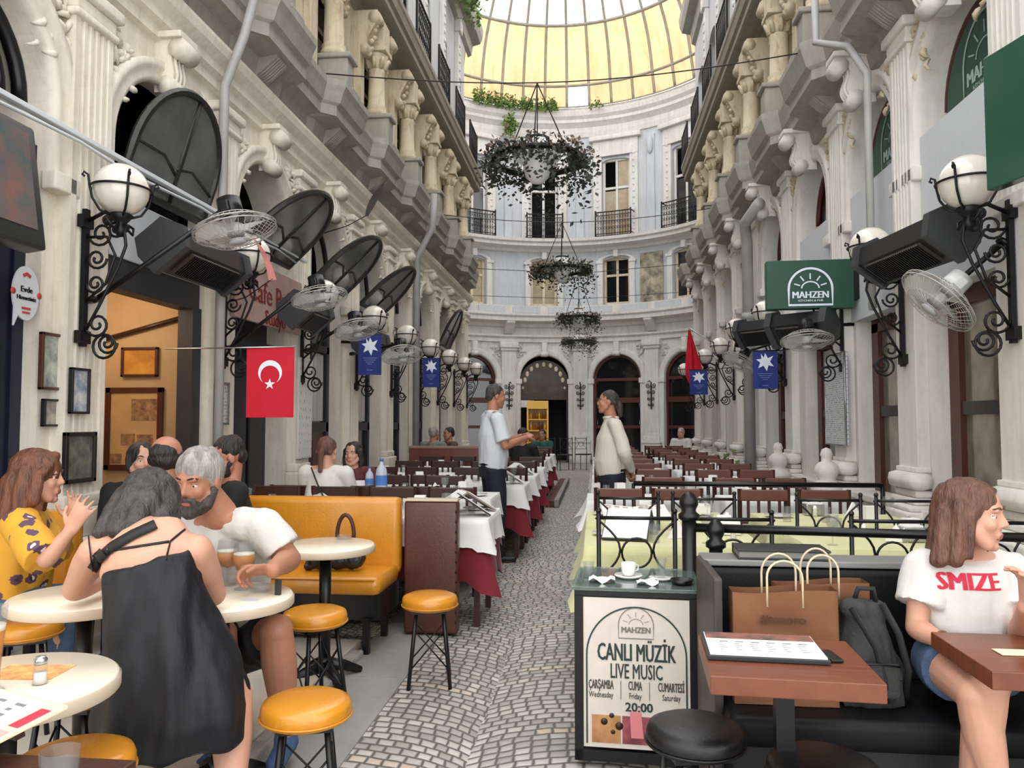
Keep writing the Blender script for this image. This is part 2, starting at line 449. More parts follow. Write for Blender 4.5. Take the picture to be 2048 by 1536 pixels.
# ---- archivolts, keystones, spandrel ornament
def archivolt(sp):
    mb = MB(); prof = [(.62, 0), (.62, .05), (.66, .075), (.70, .055), (.74, .085), (.79, .085), (.8, .05), (.8, 0)]
    path = []
    for z in (sp-.45,): path.append(lambda a, o, z=z: (-a, o, z))
    for i in range(25):
        t = pi-pi*i/24
        path.append(lambda a, o, t=t: (a*cos(t), o, sp+a*sin(t)))
    path.append(lambda a, o: (a, o, sp-.45))
    mb.sweep(prof, path, 0, True)
    for s in (-1, 1): mb.b2(s*.71-.12, s*.71+.12, 0, .1, sp-.55, sp-.43, 0, .015)
    return mb
def keystone(z0, z1, out):
    mb = MB()   # scroll console: S profile in (out, z)
    n = 14; prof = []
    for i in range(n+1):
        t = i/n; prof.append((out*(.45+.55*t)+.05*sin(t*2*pi)*out/.3, z0+(z1-z0)*t))
    poly = [(0, z0)]+prof+[(0, z1)]
    mb.prism(poly, -.085, .085, lambda a, b, h: (h, a, b))
    mb.cyl((-.1, out*.52, z0+.05), (.1, out*.52, z0+.05), .075, None, 14)
    mb.cyl((-.1, out*.95, z1-.07), (.1, out*.95, z1-.07), .08, None, 14)
    mb.b2(-.13, .13, 0, out*1.15, z1-.0, z1+.05, 0, .01)
    for k in (-.05, 0, .05): mb.tube([(k, o+.01, z) for o, z in prof], .014, 6)
    return mb
def foliage_relief(seed, w, h, s=1):
    """curling plaster leaves, local x along wall, y out, z up"""
    r = random.Random(seed); mb = MB()
    def leaf(x, z, a, l, wd):
        n = 5; pts = []
        for i in range(n):
            t = i/(n-1); aa = a+.9*t*s
            x += cos(aa)*l/n; z += sin(aa)*l/n
            pts.append((x, .015+.035*sin(pi*t), z))
        mb.tube(pts, [wd*.4, wd, wd*1.1, wd*.7, wd*.2], 6, flat=1.0)
    for i in range(18):
        t = r.random(); x = s*w*(t-.0)*.9*r.uniform(.3, 1); z = h*(r.random()-.15)
        if x*s/w+max(0, -z)/h*.8 > 1.15: continue
        leaf(x, z, r.uniform(0, 2*pi), r.uniform(.09, .2), r.uniform(.014, .026))
    for i in range(7):
        mb.ball((s*w*r.uniform(.1, .8), .03, h*r.uniform(.0, .8)), (r.uniform(.02, .04), .03, r.uniform(.02, .04)), 8, 6)
    return mb
for side, P, wm in ((-1, PL, WALL), (1, PR, WALLR)):
    am = archivolt(SPR[side]).mesh('archivolt_trim', [wm])
    km = (keystone(3.93, 4.34, .2) if side < 0 else keystone(4.42, 4.86, .34)).mesh('keystone_trim', [wm])
    hz = 3.75 if side < 0 else 4.3
    fm = [foliage_relief(3+side+q, .30, .5 if side < 0 else .42, q).mesh('ornament_trim', [CREAM if side > 0 else WALL]) for q in (1, -1)]
    for a, b in zip(P[:-1], P[1:]):
        c = (a+b)/2
        for me in (am, km):
            o = link(bpy.data.objects.new(me.name.split('.')[0], me)); o['kind'] = 'structure'; o.location = wall_at(side, c, 0); o.rotation_euler = (0, 0, RZ[side])
        for q in (0, 1):
            s = (1, -1)[q]
            # grows from the pilaster towards the arch
            o = link(bpy.data.objects.new('ornament_trim', fm[q])); o['kind'] = 'structure'
            yy = (a+.21) if (s == 1) == (side > 0) else (b-.21)
            o.location = wall_at(side, yy, hz, .01); o.rotation_euler = (0, 0, RZ[side])

# ---- mouldings and cornices swept along the walls
def run(name, side, prof, y0, y1, m, jogs=None, parent=None):
    mb = MB(); path = []
    pts = [(y0, 1.0)]
    if jogs:
        lo, hi, hwid, cs = jogs
        pts = [(y0, lo)]
        for c in cs:
            if c-hwid-.14 > y0 and c+hwid+.14 < y1:
                pts += [(c-hwid-.13, lo), (c-hwid, hi), (c+hwid, hi), (c+hwid+.13, lo)]
        pts.append((y1, lo))
    else: pts.append((y1, 1.0))
    for y, k in pts: path.append(lambda o, z, y=y, k=k: W(side, o*k, y, z))
    mb.sweep(prof, path, 0, False)
    for y, k in (pts[0], pts[-1]):
        mb.add([W(side, o*k, y, z) for o, z in prof], [tuple(range(len(prof)))])
    return struct(name, mb, m, parent)
COLL = [5.2+1.85*k for k in range(8)]          # engaged columns of the second floor
COLR = [4.75+1.85*k for k in range(9)]
run('moulding_left', -1, [(0, 4.32), (.05, 4.34), (.05, 4.42), (.1, 4.45), (.1, 4.52), (.17, 4.58), (.19, 4.64), (.19, 4.67), (0, 4.69)], .9, 19.9, WALL)
run('cornice_left', -1, [(0, 4.69), (.1, 4.72), (.14, 4.9), (.3, 4.93), (.36, 4.93), (.36, 5.05), (.4, 5.08), (.43, 5.2), (.46, 5.27), (.46, 5.34), (0, 5.36)], .9, 19.9, GREYC, (.72, 1.12, .45, COLL))
run('cornice_right', 1, [(0, 4.7), (.06, 4.73), (.1, 4.86), (.26, 4.88), (.36, 4.9), (.36, 5.0), (.4, 5.04), (.43, 5.16), (.45, 5.24), (.45, 5.3), (0, 5.32)], 1.4, 20.2, GREYC, (.8, 1.2, .45, COLR))
for side, y0, y1 in ((-1, 4.0, 19.6), (1, 4.0, 19.3)):
    run('cornice_left_upper' if side < 0 else 'cornice_right_upper', side, [(0, 7.2), (.05, 7.22), (.08, 7.34), (.16, 7.37), (.36, 7.4), (.4, 7.42), (.4, 7.52), (.44, 7.55), (.46, 7.66), (.48, 7.7), (.48, 7.78), (0, 7.8)], y0, y1, SOFFIT)
    run('cornice_left_top' if side < 0 else 'cornice_right_top', side, [(0, 11.2), (.1, 11.25), (.14, 11.5), (.34, 11.55), (.4, 11.7), (.42, 11.9), (0, 11.95)], 9.0, 20.0, GREYC)
# white gutter pipes on the second floor cornice edge, corbels under the cornice, pedestals
pm = MB(); pm.b2(-.16, .16, .0, .5, 5.36, 5.4, 0, .01); pm.b2(-.13, .13, .05, .42, 5.4, 5.78, 0, .015); pm.b2(-.16, .16, .03, .46, 5.78, 5.84, 0, .015)
pm = pm.mesh('pedestal_trim', [GREYC])
cm = MB()
cm.prism([(0, 4.72), (.12, 4.72), (.2, 4.78), (.34, 4.9), (.34, 4.93), (0, 4.93)], -.12, .12, lambda a, b, h: (h, a, b))
for k in (-.08, -.04, 0, .04, .08): cm.tube([(k, .12, 4.73), (k, .21, 4.79), (k, .34, 4.91)], .012, 6)
cm = cm.mesh('corbel_trim', [GREYC])
def column2():
    mb = MB()
    mb.lathe([(.16, 5.84), (.16, 5.9), (.14, 5.93), (.15, 5.97), (.125, 6.0), (.115, 6.48), (.125, 6.5), (.12, 6.53)], 16)
    mb.lathe([(.12, 6.53), (.13, 6.62), (.17, 6.74), (.15, 6.76)], 12)
    for i in range(8):
        a = 2*pi*i/8
        mb.tube([(.12*cos(a), .12*sin(a), 6.54), (.155*cos(a), .155*sin(a), 6.64), (.19*cos(a), .19*sin(a), 6.68)], [.03, .035, .015], 6)
    mb.b2(-.18, .18, -.18, .18, 6.76, 6.82, 0, .01)
    mb.b2(-.15, .15, -.2, .15, 6.82, 7.2, 0, .01)
    for v in mb.v: pass
    mb.v = [(x, y+.2, z) for x, y, z in mb.v]
    return mb
c2 = column2().mesh('engaged_column', [CREAM])
def scroll2():
    mb = MB(); mb.b2(-.11, .11, 0, .1, 5.36, 6.9, 0, .01)
    for z, o, r in ((7.1, .3, .09), (6.66, .16, .07)):
        mb.cyl((-.1, o, z), (.1, o, z), r, None, 12)
    mb.prism([(0, 6.6), (.16, 6.6), (.2, 6.8), (.34, 7.05), (.34, 7.2), (0, 7.2)], -.09, .09, lambda a, b, h: (h, a, b))
    for i in range(6): mb.ball((random.uniform(-.06, .06), .2+.02*i, 6.62+.08*i), (.04, .04, .04), 6, 5)
    return mb
s2 = scroll2().mesh('console_trim', [CREAM])
pl3 = MB(); pl3.b2(-.12, .12, 0, .1, 7.8, 10.9, 0, .01); pl3.b2(-.15, .15, 0, .16, 10.9, 11.2, 0, .02)
for k in range(14): pl3.ball((0, .11, 8.0+.2*k), (.05, .025, .05), 8, 5)
pl3 = pl3.mesh('pilaster_trim', [ROTW])
for side, cs in ((-1, COLL), (1, COLR)):
    for i, c in enumerate(cs):
        if c > 19.3: continue
        for me, z, dy in ((pm, 0, 0), (cm, 0, 0), (c2, 0, 0), (s2, 0, .38), (s2, 0, -.38), (pl3, 0, 0)):
            o = link(bpy.data.objects.new(me.name.split('.')[0], me)); o['kind'] = 'structure'
            o.location = wall_at(side, c+dy, z); o.rotation_euler = (0, 0, RZ[side])

# ---- windows of the upper storeys (each one an object), balcony railings
def upper_window(arched):
    mb = MB()
    z0, z1, hw = (5.5, 6.9, .44) if arched else (7.85, 10.15, .44)
    for x in (-hw, hw-.06, -.03): mb.b2(x, x+.06, -.2, -.14, z0, z1, 0)
    for z in (z0, (z0+z1)/2+.2, z1-.06): mb.b2(-hw, hw, -.2, -.14, z, z+.06, 0)
    mb.b2(-hw, hw, -.19, -.17, z0, z1, 1)
    return mb
CURT = mat('beige curtain behind glass', (160, 142, 112), .5, 0, var=.25, vs=4, coat=.6)
wms = [upper_window(True).mesh('window', [WOODB, GLASSD]), upper_window(False).mesh('window', [ROTW, GLASSD])]
nwin = 0
def railing_mesh(w, curve=None):
    mb = MB(); h = .86; f = curve or (lambda x: (x, 0))
    for z in (.03, .1, h-.12, h):
        mb.tube([(*f(-w/2+w*i/8), z) for i in range(9)], .014 if z < h else .022, 6)
    n = int(w/.1)
    for i in range(n+1):
        x = -w/2+w*i/n
        mb.cyl((*f(x), .03), (*f(x), h), .009, None, 5)
        if i < n:
            xm = x+w/n/2
            for zc in (h-.2, .3, .5):
                mb.tube([(*f(xm+.034*cos(t*pi/4)), zc+.05*sin(t*pi/4)) for t in range(8)], .007, 4, 0, True)
    return mb
railm = railing_mesh(1.05)
for x in (-.525, .525): railm.b2(x-.02, x+.02, -.02, .02, 0, .9)
railm = railm.mesh('balcony_railing', [IRON])
cnt = {-1: 0, 1: 0}
for side, P in ((-1, PL), (1, PR)):
    for a, b in list(zip(P[2:-1], P[3:])):
        c = (a+b)/2
        for me in wms:
            nwin += 1
            o = link(bpy.data.objects.new('window_%d' % nwin, me)); o['kind'] = 'structure'; o.location = wall_at(side, c, 0); o.rotation_euler = (0, 0, RZ[side])
        if c > 11:
            cnt[side] += 1
            o = link(bpy.data.objects.new('balcony_railing', railm)); o.location = wall_at(side, c, 7.78, .4); o.rotation_euler = (0, 0, RZ[side])
            tag(o, 'black iron balcony railing on the upper cornice of the %s wall, %s from the camera' % ('left' if side < 0 else 'right', ORD[cnt[side]-1]), 'railing', 'balcony railings of the straight walls')

# ---- shop fronts under the arches
nd = 0
def front(side, y, kind):
    """joinery in one arch: local x along the wall, y out"""
    global nwin
    nwin += 1
    s = side; fr = WOODB if s > 0 else mat('charcoal joinery', (44, 42, 42), .45, 0, var=.2)
    mb = MB(); hw = HW; d = -.2
    top = 2.95 if s < 0 else 3.72
    if kind == 'door_dark' : mats = [mat('navy door', (26, 30, 48), .4, 0, var=.2), fr]
    jw = .17 if s > 0 else .09
    for x in (-hw, hw-jw): mb.b2(x, x+jw, d-.05, d+.05, .1, top, 0)
    for z in (.1, 1.28, 2.3, top-.07):
        if s < 0 or z != 1.28: mb.b2(-hw, hw, d-.05, d+.05, z, z+(.09 if z != 1.28 else .12), 0)
    if s < 0: mb.b2(-.03, .03, d-.04, d+.04, .2, 2.3, 0)
    o = struct('window_%d' % nwin, mb, fr); o.location = wall_at(s, y, 0); o.rotation_euler = (0, 0, RZ[s])
    g = MB(); g.b2(-hw+.08, hw-.08, d-.01, d+.005, 1.47 if s > 0 else 1.4, 2.3, 0); g.b2(-hw+.08, hw-.08, d-.01, d+.005, 2.39, top-.07, 0)
    if kind != 'low_panel': g.b2(-hw+.08, hw-.08, d-.01, d+.005, .19, 1.28, 0)
    struct('pane', g, SHOPG if s > 0 and y < 8 else GLASSD, o)
    if s > 0: struct('middle_rail', MB().b2(-hw+jw, hw-jw, d-.05, d+.04, 1.46, 1.56), mat('grey metal rail', (58, 58, 56), .4, .4), o); struct('pane_filler', MB().b2(-hw+jw, hw-jw, d-.01, d+.005, 1.28, 1.47), SHOPG if y < 8 else GLASSD, o)
    if kind == 'low_panel':
        p = MB(); p.b2(-hw+.08, hw-.08, d-.03, d+.02, .19, 1.28, 0); p.b2(-hw+.16, -.1, d, d+.03, .3, 1.18, 0, .01); p.b2(.1, hw-.16, d, d+.03, .3, 1.18, 0, .01)
        struct('panel', p, WOODB, o)
    if kind == 'curtain' or kind == 'low_panel':
        c = MB(); n = 40
        c.grid(n, 1, lambda u, v: (-hw+.12+u*(1.0), d+.012+.006*sin(u*55), 1.42+v*.86), 0)
        struct('curtain_panel', c, mat('white net curtain', (196, 194, 188), .8, 0, var=.2, vs=3, stretch=(6, 6, .6)), o)
    # fanlight
    if s < 0:
        f = MB(); f.b2(-hw, hw, d-.06, d+.12, top, top+.1, 0)
        f.tube([(-hw*.97*cos(t*pi/16), d, SPR[s]+hw*.97*sin(t*pi/16)) for t in range(17)], .03, 6)
        struct('fanlight_frame', f, fr, o)
    else:
        f = MB(); f.tube([(-hw*.97*cos(t*pi/16), d, SPR[s]+hw*.97*sin(t*pi/16)) for t in range(17)], .035, 6)
        f.b2(-hw, hw, d-.04, d+.04, 3.72, 3.8, 0)
        struct('fanlight_frame', f, fr, o)
    return o
for k, (a, b) in enumerate(zip(PL[:-1], PL[1:])):
    if k in (0, 1, 2): continue
    front(-1, (a+b)/2, {3: 'low_panel', 4: 'curtain'}.get(k, 'plain'))
for k, (a, b) in enumerate(zip(PR[:-1], PR[1:])):
    front(1, (a+b)/2, {3: 'curtain'}.get(k, 'plain'))
# white boards over the right-hand shop fronts, below the fanlights
for k, (a, b) in enumerate(zip(PR[:5], PR[1:6])):
    mb = MB(); mb.b2(-(b-a)/2+.21, (b-a)/2-.21, -.12, .03, 2.42, 3.70, 0, .006)
    o = struct('panel_trim', mb, PANELW); o.location = wall_at(1, (a+b)/2, 0); o.rotation_euler = (0, 0, RZ[1])
# fanlight panes of the right wall: green boards in the first two bays, dark glass beyond
GREENF = GREENS
for k, (a, b) in enumerate(zip(PR[:-1], PR[1:])):
    mb = MB(); n = 18
    poly = [(-HW*.95*cos(pi*t/n), 3.9+HW*.95*sin(pi*t/n)) for t in range(n+1)]
    poly = [(-HW*.95, 3.76)]+poly+[(HW*.95, 3.76)]
    mb.prism(poly, -.24, -.22, lambda p, q, h: (p, h, q))
    o = struct('window_%d' % (nwin+1), mb, GLASSD); nwin += 1
    o.location = wall_at(1, (a+b)/2, 0); o.rotation_euler = (0, 0, RZ[1])

# left bay 0: navy shutter; bay 1: doorway into a warm room; bay 2: dark shop door under the sign
NAVY = mat('navy painted shutter', (16, 20, 46), .45, 0, var=.15, vs=3)
mb = MB(); mb.b2(-HW, HW, -.2, -.12, 0, 2.95); mb.b2(-HW, HW, -.22, -.05, 2.95, 3.1)
for k in range(9): mb.b2(-HW+.14*k, -.01-HW+.14*k+.1, -.12, -.105, .05, 2.5)
o = struct('door_1', mb, NAVY); o.location = wall_at(-1, 3.695, 0); o.rotation_euler = (0, 0, RZ[-1])
o = struct('fanlight_frame', MB().tube([(-.6*cos(t*pi/16), -.16, 3.37+.6*sin(t*pi/16)) for t in range(17)], .045, 8).tube([(-.44*cos(t*pi/16), -.16, 3.37+.44*sin(t*pi/16)) for t in range(17)], .03, 8).b2(-.02, .02, -.18, -.14, 3.1, 3.95), BLACKM, o)
WARM = mat('warm ochre room wall', (200, 168, 124), .7, 0, var=.12, vs=2)
mb = MB()   # the room behind the doorway; its end wall faces the passage obliquely and carries the pictures
for q in ([(-3.44, 6.42), (-4.9, 6.42)], [(-4.9, 6.42), (-4.9, 4.66)], [(-4.9, 4.66), (-3.46, 4.66)]):
    mb.add([(*q[0], 0), (*q[1], 0), (*q[1], 2.75), (*q[0], 2.75)], [(0, 1, 2, 3)])
mb.add([(-3.46, 4.66, 2.72), (-4.9, 4.66, 2.72), (-4.9, 6.42, 2.72), (-3.46, 6.42, 2.72)], [(0, 1, 2, 3)])
struct('wall_room', mb, WARM)
struct('rail_trim', MB().tube([(-4.4, 6.39, 2.12), (-3.46, 6.39, 2.36)], .022, 6), WOODD)
mb = MB(); mb.b2(-HW, HW, -.12, .02, 2.34, 2.56); mb.b2(-HW-.02, -HW+.12, -.1, .03, 0, 2.36)
o = struct('door_2', mb, mat('charcoal roller box', (52, 52, 54), .5, 0, var=.2, vs=5)); o.location = wall_at(-1, 5.545, 0); o.rotation_euler = (0, 0, RZ[-1])
mb = MB(); mb.b2(-HW, HW, -.1, .03, 2.56, 3.0, 0, .01)
o = struct('panel_trim', mb, PANELW); o.location = wall_at(-1, 5.545, 0); o.rotation_euler = (0, 0, RZ[-1])
mb = MB(); mb.b2(-HW, HW, -.3, -.2, 0, 2.95); mb.b2(-HW, HW, -.2, .0, 2.1, 2.2)
for x in (-.45, -.1, .25): mb.b2(x, x+.28, -.2, -.17, .3, 1.9, 0, .01)
o = struct('door_3', mb, mat('near black door', (30, 30, 36), .4, 0, var=.2)); o.location = wall_at(-1, 7.395, 0); o.rotation_euler = (0, 0, RZ[-1])
# long white track under the left fanlights (awning rail) and cable bundle
mb = MB(); mb.b2(-3.22, -3.17, .9, 8.2, 3.17, 3.2, 0, .005); mb.tube([(-3.18, .9+.5*k, 3.13+.02*sin(k*2.1)) for k in range(15)], .012, 6)
struct('track_trim', mb, PANELW)
# grey downpipes
PIPE = mat('grey painted downpipe', (176, 176, 172), .5, 0, var=.15, vs=4)
mb = MB(); mb.tube([(-3.17, 6.22, .3), (-3.17, 6.22, 4.3), (-3.0, 6.22, 4.75), (-2.86, 6.22, 5.3), (-2.95, 6.2, 6.2), (-3.1, 6.2, 7.4)], .04, 10); struct('downpipe_trim', mb, PIPE)
mb = MB(); mb.tube([(-3.2, 13.6, .2), (-3.2, 13.6, 4.4), (-2.9, 13.5, 4.9), (-2.85, 13.4, 5.5)], .06, 10); struct('downpipe_trim', mb, PIPE)
mb = MB(); mb.tube([(2.42, 7.0, 2.4), (2.42, 7.0, 4.5), (2.3, 7.1, 4.8), (2.1, 7.4, 5.0), (2.1, 7.4, 5.5)], .035, 10); mb.tube([(2.46, 7.12, 2.4), (2.46, 7.12, 4.45)], .03, 8); struct('downpipe_trim', mb, PIPE)
mb = MB(); mb.tube([(2.38, 12.25, .2), (2.38, 12.25, 4.2), (2.3, 12.0, 4.45), (2.4, 11.4, 4.6)], .085, 12); mb.cyl((2.38, 12.25, 3.0), (2.38, 12.25, 3.1), .1); struct('downpipe_trim', mb, PIPE)
# ================================================================= THE ROUND COURT
def RP(phi, out, z):
    """phi in degrees from the passage axis (0 = far back, + = right), out = metres in front of the wall"""
    t = radians(phi); r = RR-out
    return (RC.x+r*sin(t), RC.y+r*cos(t), z)
BAY = 25.5; BC = [-34.2-BAY*2, -34.2-BAY, -34.2, -8.7, 16.8, 42.3, 42.3+BAY]
m2d = 180/pi/RR                    # metres along the wall -> degrees
mb = MB(); up2 = MB(); up3 = MB()
for c in BC:
    f = lambda y, z, o, c=c: RP(c+y*m2d, o, z)
    hb = BAY/2/m2d
    def split(mbx, z0, z1, hw, spring, rise=1.0):
        # curved panel: subdivide the side strips
        ap = [(y, spring+(z-spring)*rise) if z > spring else (y, z) for y, z in arch_pts(0, hw, spring, z0)]
        for a, b in ((-hb, -hw), (hw, hb)):
            n = 3
            for i in range(n):
                p, q = a+(b-a)*i/n, a+(b-a)*(i+1)/n
                mbx.add([f(p, z0, 0), f(q, z0, 0), f(q, z1, 0), f(p, z1, 0)], [(0, 1, 2, 3)], 0, True)
        t = ap[1:-1]
        for a, b in zip(t[:-1], t[1:]): mbx.add([f(*a, 0), f(*b, 0), f(b[0], z1, 0), f(a[0], z1, 0)], [(0, 1, 2, 3)], 0, True)
        for a, b in zip(ap[:-1], ap[1:]): mbx.add([f(*a, 0), f(*b, 0), f(*b, -.3), f(*a, -.3)], [(0, 1, 2, 3)])
    split(mb, 0, 4.75, .86, 2.9)
    split(up2, 5.5, 7.6, .47, 7.0, .3)
    up2.add([f(-.47, 5.5, -.3), f(.47, 5.5, -.3), f(.47, 5.5, 0), f(-.47, 5.5, 0)], [(0, 1, 2, 3)])
    split(up3, 7.8, 12.2, .5, 10.55, .25)
struct('wall_back', mb, ROTW); struct('wall_back_storey', up2, ROTB); struct('wall_back_top', up3, ROTB)
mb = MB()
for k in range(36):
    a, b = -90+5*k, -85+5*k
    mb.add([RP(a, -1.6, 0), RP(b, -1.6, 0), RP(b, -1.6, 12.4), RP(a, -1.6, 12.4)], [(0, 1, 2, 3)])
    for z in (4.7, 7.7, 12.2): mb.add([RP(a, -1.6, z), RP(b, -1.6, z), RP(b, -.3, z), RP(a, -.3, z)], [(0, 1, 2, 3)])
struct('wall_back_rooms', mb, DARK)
def rring(name, prof, m, a0=-88, a1=88, n=72):
    mb = MB(); mb.sweep(prof, [(lambda o, z, t=a0+(a1-a0)*i/n: RP(t, o, z)) for i in range(n+1)], 0, False)
    return struct(name, mb, m)
rring('moulding_back', [(0, 4.2), (.08, 4.22), (.08, 4.34), (.16, 4.4), (.16, 4.46), (0, 4.48)], ROTW)
rring('cornice_back', [(0, 4.72), (.1, 4.75), (.14, 4.86), (.42, 4.92), (.46, 4.92), (.46, 5.04), (.52, 5.1), (.52, 5.18), (.1, 5.2), (.1, 5.5), (0, 5.5)], ROTW)
rring('cornice_back_upper', [(0, 7.4), (.08, 7.42), (.14, 7.5), (.4, 7.55), (.46, 7.56), (.46, 7.66), (.55, 7.7), (.57, 7.8), (0, 7.82)], ROTW)
rring('cornice_back_top', [(0, 11.5), (.06, 11.52), (.1, 11.68), (.1, 11.85), (.2, 11.95), (.26, 12.0), (.26, 12.1), (.36, 12.2), (.4, 12.35), (.2, 12.4), (.2, 12.55), (0, 12.6)], ROTW)
# ledge band of the balustrade between the storeys
mb = MB()
for c in BC:
    for d in (-BAY/4, BAY/4):
        f = lambda x, o, z, c=c+d: RP(c+x*m2d, o, z)
        mb.sweep([(-.5, 5.24), (.5, 5.24), (.5, 5.46), (-.5, 5.46)], [(lambda a, z, o=o: f(a, o, z)) for o in (.1, .14)], 0, False, True)
struct('balustrade_trim', mb, ROTB)
def bend(mb, c):
    """local (x along, y out, z) -> round wall at bay angle c"""
    o = MB(); o.f = mb.f; o.m = mb.m; o.s = mb.s
    o.v = [RP(c+x*m2d, y, z) for x, y, z in mb.v]; return o
# piers between the arches
for c in BC:
    mb = MB(); w = .52
    mb.b2(-w/2, w/2, 0, .14, .95, 4.0, 0, .01)
    for z0, z1, e in ((0, .7, .07), (.7, .78, .1), (.78, .95, .04), (3.9, 4.0, .04), (4.0, 4.2, .08)): mb.b2(-w/2-e, w/2+e, 0, .14+e, z0, z1, 0, .015)
    for k in (-.14, 0, .14): mb.b2(k-.035, k+.035, .14, .155, 1.1, 3.8, 0, .01)
    struct('pier_column', bend(mb, c+BAY/2), ROTW)
    mb = MB(); mb.prism([(0, 4.5), (.1, 4.5), (.2, 4.6), (.44, 4.85), (.44, 4.92), (0, 4.92)], -.16, .16, lambda a, b, h: (h, a, b)); struct('corbel_trim', bend(mb, c+BAY/2), ROTW)
    # archivolt, keystone, ornament
    mb = MB(); prof = [(.86, 0), (.86, .06), (.92, .09), (.97, .06), (1.04, .09), (1.08, .05), (1.08, 0)]
    mb.sweep(prof, [(lambda a, o, t=pi-pi*i/24: (a*cos(t), o, 2.9+a*sin(t))) for i in range(25)], 0, True)
    for s in (-1, 1):
        mb.b2(s*.97-.12, s*.97+.12, 0, .1, .1, 2.78, 0, .01); mb.b2(s*.97-.16, s*.97+.16, 0, .14, 2.75, 2.92, 0, .01)
    mb.b2(-.1, .1, 0, .2, 3.7, 4.2, 0, .03); mb.cyl((-.13, .17, 3.78), (.13, .17, 3.78), .08)
    struct('archivolt_trim', bend(mb, c), ROTW)
    for s in (1, -1):
        mb = foliage_relief(int(c)+s+200, .42, .5, -s); mb.v = [(x+s*1.0, y, z+3.68) for x, y, z in mb.v]
        struct('ornament_trim', bend(mb, c), ROTW)
    # second floor window surround
    mb = MB()
    for s in (-1, 1): mb.b2(s*.58-.1, s*.58+.1, 0, .1, 5.5, 7.0, 0, .01); mb.b2(s*.6-.13, s*.6+.13, 0, .13, 6.95, 7.05, 0, .01)
    mb.sweep([(.47, 0), (.47, .08), (.6, .12), (.66, .06), (.66, 0)], [(lambda a, o, t=pi-pi*i/16: (a*1.02*cos(t), o, 7.05+a*.33*sin(t))) for i in range(17)], 0, True)
    mb.b2(-.09, .09, 0, .18, 7.15, 7.4, 0, .02)
    struct('surround_trim', bend(mb, c), ROTW)
    # third floor surround with beads, pediment band
    mb = MB()
    for s in (-1, 1):
        mb.b2(s*.66-.15, s*.66+.15, 0, .07, 7.85, 11.0, 0, .01)
        for k in range(13): mb.ball((s*.66, .07, 8.1+.22*k), (.05, .03, .05), 8, 5)
    mb.b2(-.82, .82, 0, .08, 10.75, 11.3, 0, .01)
    for k in range(9): mb.ball((-.64+.16*k, .08, 11.0), (.06, .035, .07), 8, 5)
    mb.b2(-.95, .95, 0, .2, 11.3, 11.46, 0, .02)
    struct('surround_trim', bend(mb, c), ROTW)
    mb = MB()
    mb.b2(-.14, .14, 0, .06, 7.85, 11.3, 0, .01); mb.ball((0, .1, 10.9), (.12, .1, .3), 10, 8)
    struct('pilaster_trim', bend(mb, c+BAY/2), ROTB)
    # windows
    for (z0, z1, hw, m, kind) in ((5.52, 7.15, .46, CREAM, 2), (7.85, 10.68, .49, ROTW, 3)):
        nwin += 1
        mb = MB()
        for x in (-hw, hw-.08, -.04): mb.b2(x, x+.08, -.2, -.1, z0, z1)
        for z in (z0, z0+(z1-z0)*(.62 if kind == 3 else .6), z1-.08): mb.b2(-hw, hw, -.2, -.1, z, z+.08)
        o = struct('window_%d' % nwin, bend(mb, c), m)
        zm = z0+(z1-z0)*.6
        g = MB()
        open_ = (kind == 3 and abs(c+8.7) < 1)
        if not open_: g.b2(-hw, hw, -.16, -.14, z0, zm)
        if not open_: g.b2(.0, hw, -.16, -.14, zm, z1)
        if kind == 2: g.b2(-hw, 0, -.16, -.14, zm, z1)
        if g.f: struct('pane', bend(g, c), CURT if (kind == 2 and c in (BC[3], BC[2])) or (kind == 3 and c == BC[4]) else GLASSD, o)
    # balcony railing of the third floor
    if abs(c) < 60:
        f = lambda x, c=c: RP(c+x*m2d, .42, 0)[:2]
        mb = railing_mesh(1.35, f)
        for x in (-.675, .675): mb.cyl((*f(x), 0), (*f(x), .92), .025); mb.tube([RP(c+x*m2d, o, .86) for o in (0, .42)], .02, 6); mb.tube([RP(c+x*m2d, o, .1) for o in (0, .42)], .015, 6)
        mb.v = [(x, y, z+7.82) for x, y, z in mb.v]
        i = BC.index(c)-1
        o = part('balcony_railing', mb, IRON)
        tag(o, 'black iron balcony railing on the round end wall, %s from the left' % ORD[i-1 if i else 0], 'railing', 'balcony railings of the round court')
    # ground floor joinery
    if c != BC[3]:
        nwin += 1
        mb = MB()
        for x in (-.86, .78, -.04): mb.b2(x, x+.08, -.2, -.1, .1, 2.1)
        mb.b2(-.86, .86, -.2, -.08, 2.08, 2.26); mb.b2(-.86, .86, -.2, -.1, .05, .2); mb.b2(-.86, .86, -.2, -.1, 1.2, 1.3)
        n = 20
        for r0, r1 in ((.86, .76),):
            for i in range(n):
                t0, t1 = pi*i/n, pi*(i+1)/n
                mb.add([(r*cos(t), y, 2.9+r*sin(t)) for y in (-.2, -.08) for t in (t0, t1) for r in (r0, r1)], [(0, 1, 3, 2), (4, 6, 7, 5), (1, 5, 7, 3), (0, 2, 6, 4)])
        mb.b2(-.86, -.76, -.2, -.08, 2.1, 2.9); mb.b2(.76, .86, -.2, -.08, 2.1, 2.9); mb.b2(-.86, .86, -.2, -.1, 2.84, 2.94)
        o = struct('window_%d' % nwin, bend(mb, c), WOODB)
        g = MB(); g.b2(-.8, .8, -.15, -.14, .2, 2.9); poly = [(.8*cos(pi*t/16), 2.9+.8*sin(pi*t/16)) for t in range(17)]
        g.prism(poly, -.15, -.14, lambda a, b, h: (a, h, b)); struct('pane', bend(g, c), GLASSD, o)
